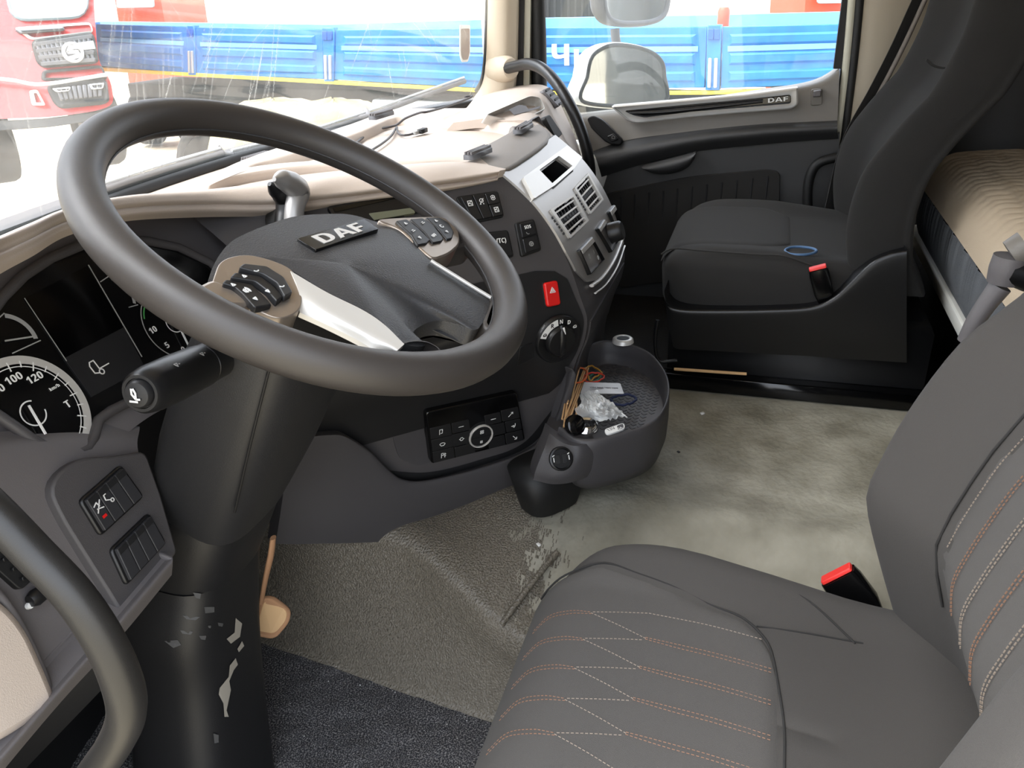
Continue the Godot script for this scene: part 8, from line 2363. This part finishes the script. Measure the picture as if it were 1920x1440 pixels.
func tray_contents():
	var y := 0.3975
	var sticks := [[Vector3(-0.1029, 0.4, 0.1424), Vector3(0.1084, 0.416, 0.1099)], [Vector3(-0.0802, 0.399, 0.1407), Vector3(0.1281, 0.43, 0.1244)], [Vector3(-0.0831, 0.404, 0.1349), Vector3(0.1025, 0.406, 0.107)], [Vector3(-0.095, 0.409, 0.1415), Vector3(0.1184, 0.409, 0.1307)], [Vector3(-0.078, 0.398, 0.142), Vector3(0.1108, 0.414, 0.1354)], [Vector3(-0.0803, 0.404, 0.1473), Vector3(0.1305, 0.404, 0.1355)], [Vector3(-0.0591, 0.4, 0.1546), Vector3(0.0133, 0.404, 0.1385)], [Vector3(-0.0401, 0.412, 0.1342), Vector3(0.0952, 0.398, 0.117)]]
	var names := ["nearest the console", "tallest, leaning up under the gear selector", "thin and close to the console wall", "in the middle of the bundle, lower", "in the middle of the bundle, upper", "at the right side of the bundle", "short, beside the plastic bag", "short, crossing under the bundle"]
	for i in sticks.size():
		var t := thing("wooden_stick", "pale wooden stick in the tray, " + names[i], "stick", sticks[i][0], "wooden sticks in the console tray")
		var m := mb()
		tube(m, [sticks[i][0], sticks[i][1]], [0.0017, 0.0016], 8)
		part("rod", m, M.wood, t)
	var loops := [["rubber_ring", "orange rubber band lying over the wooden sticks", [Vector3(0.0631, 0.415, 0.1162), Vector3(0.0925, 0.415, 0.1177), Vector3(0.1025, 0.415, 0.13), Vector3(0.0901, 0.415, 0.1408), Vector3(0.06, 0.415, 0.1452), Vector3(0.042, 0.415, 0.1371), Vector3(0.0417, 0.415, 0.1251)], mat(Color(0.80, 0.36, 0.16), 0.5)], ["rubber_ring", "red rubber band to the right of the wooden sticks", [Vector3(0.0706, 0.407, 0.1369), Vector3(0.0952, 0.407, 0.1398), Vector3(0.1056, 0.407, 0.1541), Vector3(0.1016, 0.407, 0.1693), Vector3(0.0881, 0.407, 0.1739), Vector3(0.0698, 0.407, 0.1654), Vector3(0.0642, 0.407, 0.1504)], mat(Color(0.74, 0.22, 0.15), 0.5)], ["rubber_ring", "green rubber band half under the red one", [Vector3(0.09, 0.401, 0.145), Vector3(0.1102, 0.401, 0.1491), Vector3(0.1171, 0.401, 0.1581), Vector3(0.1039, 0.401, 0.1648), Vector3(0.0834, 0.401, 0.1586)], mat(Color(0.20, 0.42, 0.33), 0.5)], ["rubber_ring", "yellow bent band at the back of the tray", [Vector3(0.1274, 0.403, 0.134), Vector3(0.143, 0.403, 0.136), Vector3(0.1419, 0.403, 0.1426), Vector3(0.1189, 0.403, 0.1639), Vector3(0.1114, 0.403, 0.1633), Vector3(0.0926, 0.403, 0.1547), Vector3(0.0772, 0.403, 0.1497)], mat(Color(0.72, 0.52, 0.18), 0.5)], ["hair_tie", "dark blue twisted elastic band on the tray mat", [Vector3(0.0217, 0.398, 0.2003), Vector3(0.0368, 0.398, 0.2093), Vector3(0.0453, 0.398, 0.2273), Vector3(0.0373, 0.398, 0.2412), Vector3(0.0271, 0.398, 0.2437), Vector3(0.0102, 0.398, 0.235), Vector3(0.0024, 0.398, 0.2192), Vector3(0.0081, 0.398, 0.2067)], mat(Color(0.09, 0.13, 0.26), 0.7)]]
	for l in loops:
		var t := thing(l[0], l[1], "band", l[2][0], "elastic bands in the console tray")
		var m := mb()
		var p := even(l[2], 48, true)
		rng.seed = 9
		for i in p.size(): p[i] += Vector3(0, rng.randf_range(-0.001, 0.001), 0)
		p.append(p[0])
		tube(m, p, 0.0017 if l[0] == "rubber_ring" else 0.0024, 7, 0, false)
		part("loop", m, l[3], t)
	var c := thing("metal_card", "grey plastic card with embossed digits in the tray", "card", Vector3(0.0561, 0.4, 0.1731))
	var m := mb()
	var q := [Vector3(0.0499, 0.412, 0.1444), Vector3(0.0841, 0.4, 0.2059), Vector3(0.0418, 0.4, 0.2201), Vector3(0.0112, 0.408, 0.1458)]
	var n := out_normal(q)
	plate(m, rpoly(q, 0.003), n, 0.0008, 0.0002, 0.0004)
	var cp := part("card", m, M.silver, c)
	var ex: Vector3 = (q[1] - q[0]).normalized()
	letters("embossing", "1234 5555 7890 1200", q[0].lerp(q[2], 0.5) + n * 0.001, ex, n.cross(ex), 0.0042, M.dash_light, cp, 1.0, 0.0004)
	var b := thing("plastic_bag", "crumpled clear plastic bag on the tray mat", "bag", Vector3(-0.0416, 0.4, 0.1876))
	m = mb()
	var hn := FastNoiseLite.new()
	hn.seed = 12; hn.frequency = 18.0
	var cs := [[Vector3(0.0103, 0.405, 0.144), Vector3(0.0031, 0.415, 0.1641), Vector3(0.0045, 0.415, 0.1802)], [Vector3(-0.0331, 0.41, 0.1574), Vector3(-0.0627, 0.43, 0.1842), Vector3(-0.0129, 0.41, 0.2008)], [Vector3(-0.0442, 0.402, 0.1484), Vector3(-0.1036, 0.434, 0.1952), Vector3(-0.033, 0.406, 0.2233)], [Vector3(-0.0817, 0.404, 0.1754), Vector3(-0.106, 0.42, 0.2092), Vector3(-0.0493, 0.402, 0.2409)]]
	var rows := loft_rows(cs, 26, 26)
	for r in rows:
		for i in r.size():
			var v: Vector3 = r[i]
			r[i] = v + Vector3(0, 0.012 * absf(hn.get_noise_3d(v.x * 3, v.y, v.z * 3)) + 0.004 * hn.get_noise_2d(v.x * 9, v.z * 9), 0)
	m.flat(); m.grid(rows)
	var bm := mat(Color(0.92, 0.93, 0.93, 0.62), 0.3, 0.0, 0.8)
	bm.transparency = BaseMaterial3D.TRANSPARENCY_ALPHA
	part("film", m, bm, b)
	m = mb()
	tube(m, [Vector3(0.0024, 0.415, 0.1806), Vector3(-0.0188, 0.412, 0.2019), Vector3(-0.053, 0.404, 0.2414)], 0.0012, 6, 12)
	part("seal_edge", m, M.print, b)

func ribbon(m: MB, path: Array, w: float, face: Vector3, n := 40):
	var q := even(path, n)
	var rows := []
	for i in n:
		var t: Vector3 = (q[mini(i + 1, n - 1)] - q[maxi(i - 1, 0)]).normalized()
		var s := t.cross(face).normalized()
		rows.append([q[i] - s * w / 2, q[i] + s * w / 2])
	var f := face * 0.0012
	var b := []
	for r in rows: b.append([r[0] - f, r[1] - f])
	m.smooth(); m.grid(rows); m.smooth(); m.grid(b)
	var e0 := []; var e1 := []
	for i in n:
		e0.append([rows[i][0], b[i][0]]); e1.append([rows[i][1], b[i][1]])
	m.smooth(); m.grid(e0); m.smooth(); m.grid(e1)

func belts():
	var t := thing("seat_belt", "grey seat belt hanging over the passenger seat backrest", "seat belt", Vector3(0.9, 0.5192, 0.5926))
	var m := mb()
	ribbon(m, [Vector3(0.92, 1.0581, 0.7346), Vector3(0.92, 0.9943, 0.7148), Vector3(0.92, 0.9076, 0.6885), Vector3(0.92, 0.8166, 0.6561), Vector3(0.92, 0.7332, 0.6227), Vector3(0.92, 0.6669, 0.6072), Vector3(0.92, 0.6012, 0.6009), Vector3(0.92, 0.5225, 0.5945)], 0.046, Vector3(-0.55, 0.2, 0.8).normalized())
	part("webbing", m, M.webbing, t)
	m = mb()
	tube(m, [Vector3(0.905, 1.0576, 0.7453), Vector3(0.905, 0.9964, 0.7278), Vector3(0.905, 0.9117, 0.7019), Vector3(0.905, 0.8229, 0.6701), Vector3(0.905, 0.7393, 0.6363), Vector3(0.905, 0.6736, 0.62)], 0.0055, 6, 30)
	part("webbing_edge", m, M.pad_grey, t)
	m = mb()
	tube(m, [Vector3(0.895, 0.5304, 0.5656), Vector3(0.895, 0.5166, 0.5621), Vector3(0.895, 0.5009, 0.5858), Vector3(0.895, 0.494, 0.6185)], 0.006, 8, 16, true)
	part("anchor", m, M.dash_light, t)

func pedal():
	var t := thing("accelerator_pedal", "beige dusty pedal pad beside the steering column", "pedal", Vector3(-0.46, 0.1642, -0.2477))
	var m := mb()
	var q := [Vector3(-0.47, 0.262, -0.238), Vector3(-0.455, 0.2538, -0.227), Vector3(-0.44, 0.2174, -0.2112), Vector3(-0.445, 0.1952, -0.215), Vector3(-0.46, 0.1677, -0.2375), Vector3(-0.48, 0.1893, -0.265)]
	var n := Vector3(-0.55, 0.62, 0.55).normalized()
	plate(m, rpoly(q, 0.012, 5), n, 0.006, 0.004, 0.012)
	part("pad_edge", m, M.beige_edge, t)
	m = mb()
	var c := Vector3.ZERO
	for p in q: c += p / 6.0
	var r := []
	for p in q: r.append(c + (p - c) * 0.76 + n * 0.006)
	plate(m, rpoly(r, 0.010, 5), n, 0.002, 0.001, 0.002)
	part("pad", m, M.beige_pedal, t)
	m = mb()
	tube(m, [Vector3(-0.475, 0.3819, -0.19), Vector3(-0.475, 0.3503, -0.1996), Vector3(-0.475, 0.3139, -0.2137), Vector3(-0.475, 0.2819, -0.2254), Vector3(-0.475, 0.2547, -0.2344)], [0.006, 0.007, 0.006, 0.005], 8, 20, true, 0.6)
	part("bare_collar_edge", m, M.beige_edge, t)  # bare edge of the column collar, built as a beige strip

func odds():
	# sticker on the windshield
	var t := thing("windshield_sticker", "brown rounded sticker with white edge on the windshield", "sticker", Vector3(0.9601, 0.8984, -0.385))
	var m := mb()
	var q := [Vector3(0.9401, 0.9938, -0.385), Vector3(1.0206, 0.9907, -0.385), Vector3(1.0077, 0.9196, -0.385), Vector3(0.9863, 0.8991, -0.385), Vector3(0.9393, 0.9014, -0.385), Vector3(0.926, 0.9197, -0.385)]
	plate(m, rpoly(q, 0.008, 4), Vector3(0, 0, 1), 0.001, 0.0, 0.001)
	part("border", m, M.print, t)
	m = mb()
	var c := Vector3.ZERO
	for p in q: c += p / 6.0
	var r := []
	for p in q: r.append(c + (p - c) * 0.84 + Vector3(0, 0, 0.0012))
	plate(m, rpoly(r, 0.008, 4), Vector3(0, 0, 1), 0.0006, 0.0, 0.0)
	part("backing", m, mat(Color(0.52, 0.42, 0.37), 0.8), t)
	# blue band on the passenger seat
	t = thing("hair_band", "blue elastic band lying on the passenger seat", "band", Vector3(0.4256, 0.57, 0.5109))
	m = mb()
	var p := even([Vector3(0.4242, 0.569, 0.4821), Vector3(0.4493, 0.569, 0.4926), Vector3(0.4567, 0.569, 0.5137), Vector3(0.4487, 0.569, 0.5363), Vector3(0.4306, 0.569, 0.5428), Vector3(0.4098, 0.569, 0.531), Vector3(0.3988, 0.569, 0.5104), Vector3(0.4028, 0.569, 0.4901)], 40, true)
	p.append(p[0])
	tube(m, p, 0.0028, 8, 0, false)
	part("loop", m, mat(Color(0.30, 0.42, 0.56), 0.7), t)
	# pale strip on the seat rail
	t = thing("pale_rod", "pale wooden rod lying along the passenger seat rail", "rod", Vector3(0.355, 0.314, 0.2778))
	m = mb()
	tube(m, [Vector3(0.355, 0.3141, 0.2789), Vector3(0.355, 0.3177, 0.4308)], 0.0035, 8)
	part("rod", m, M.wood, t)
	# crumbs on the floor
	for k in [[Vector3(0.2598, 0.2615, 0.3503), 0.006, "white crumb on the floor below the passenger seat"], [Vector3(-0.2495, 0.262, 0.1347), 0.005, "white crumb on the vinyl floor near the tray support"], [Vector3(0.0945, 0.2605, 0.3191), 0.004, "dark crumb on the floor right of the tray"]]:
		t = thing("crumb", k[2], "crumb", k[0])
		m = mb()
		box(m, k[0] + Vector3(0, k[1] * 0.3, 0), Vector3(k[1] * 1.4, k[1] * 0.6, k[1]), k[1] * 0.2, Basis(Vector3.UP, k[0].x * 9.0))
		part("grain", m, M.print if k[1] > 0.0045 else M.black, t)
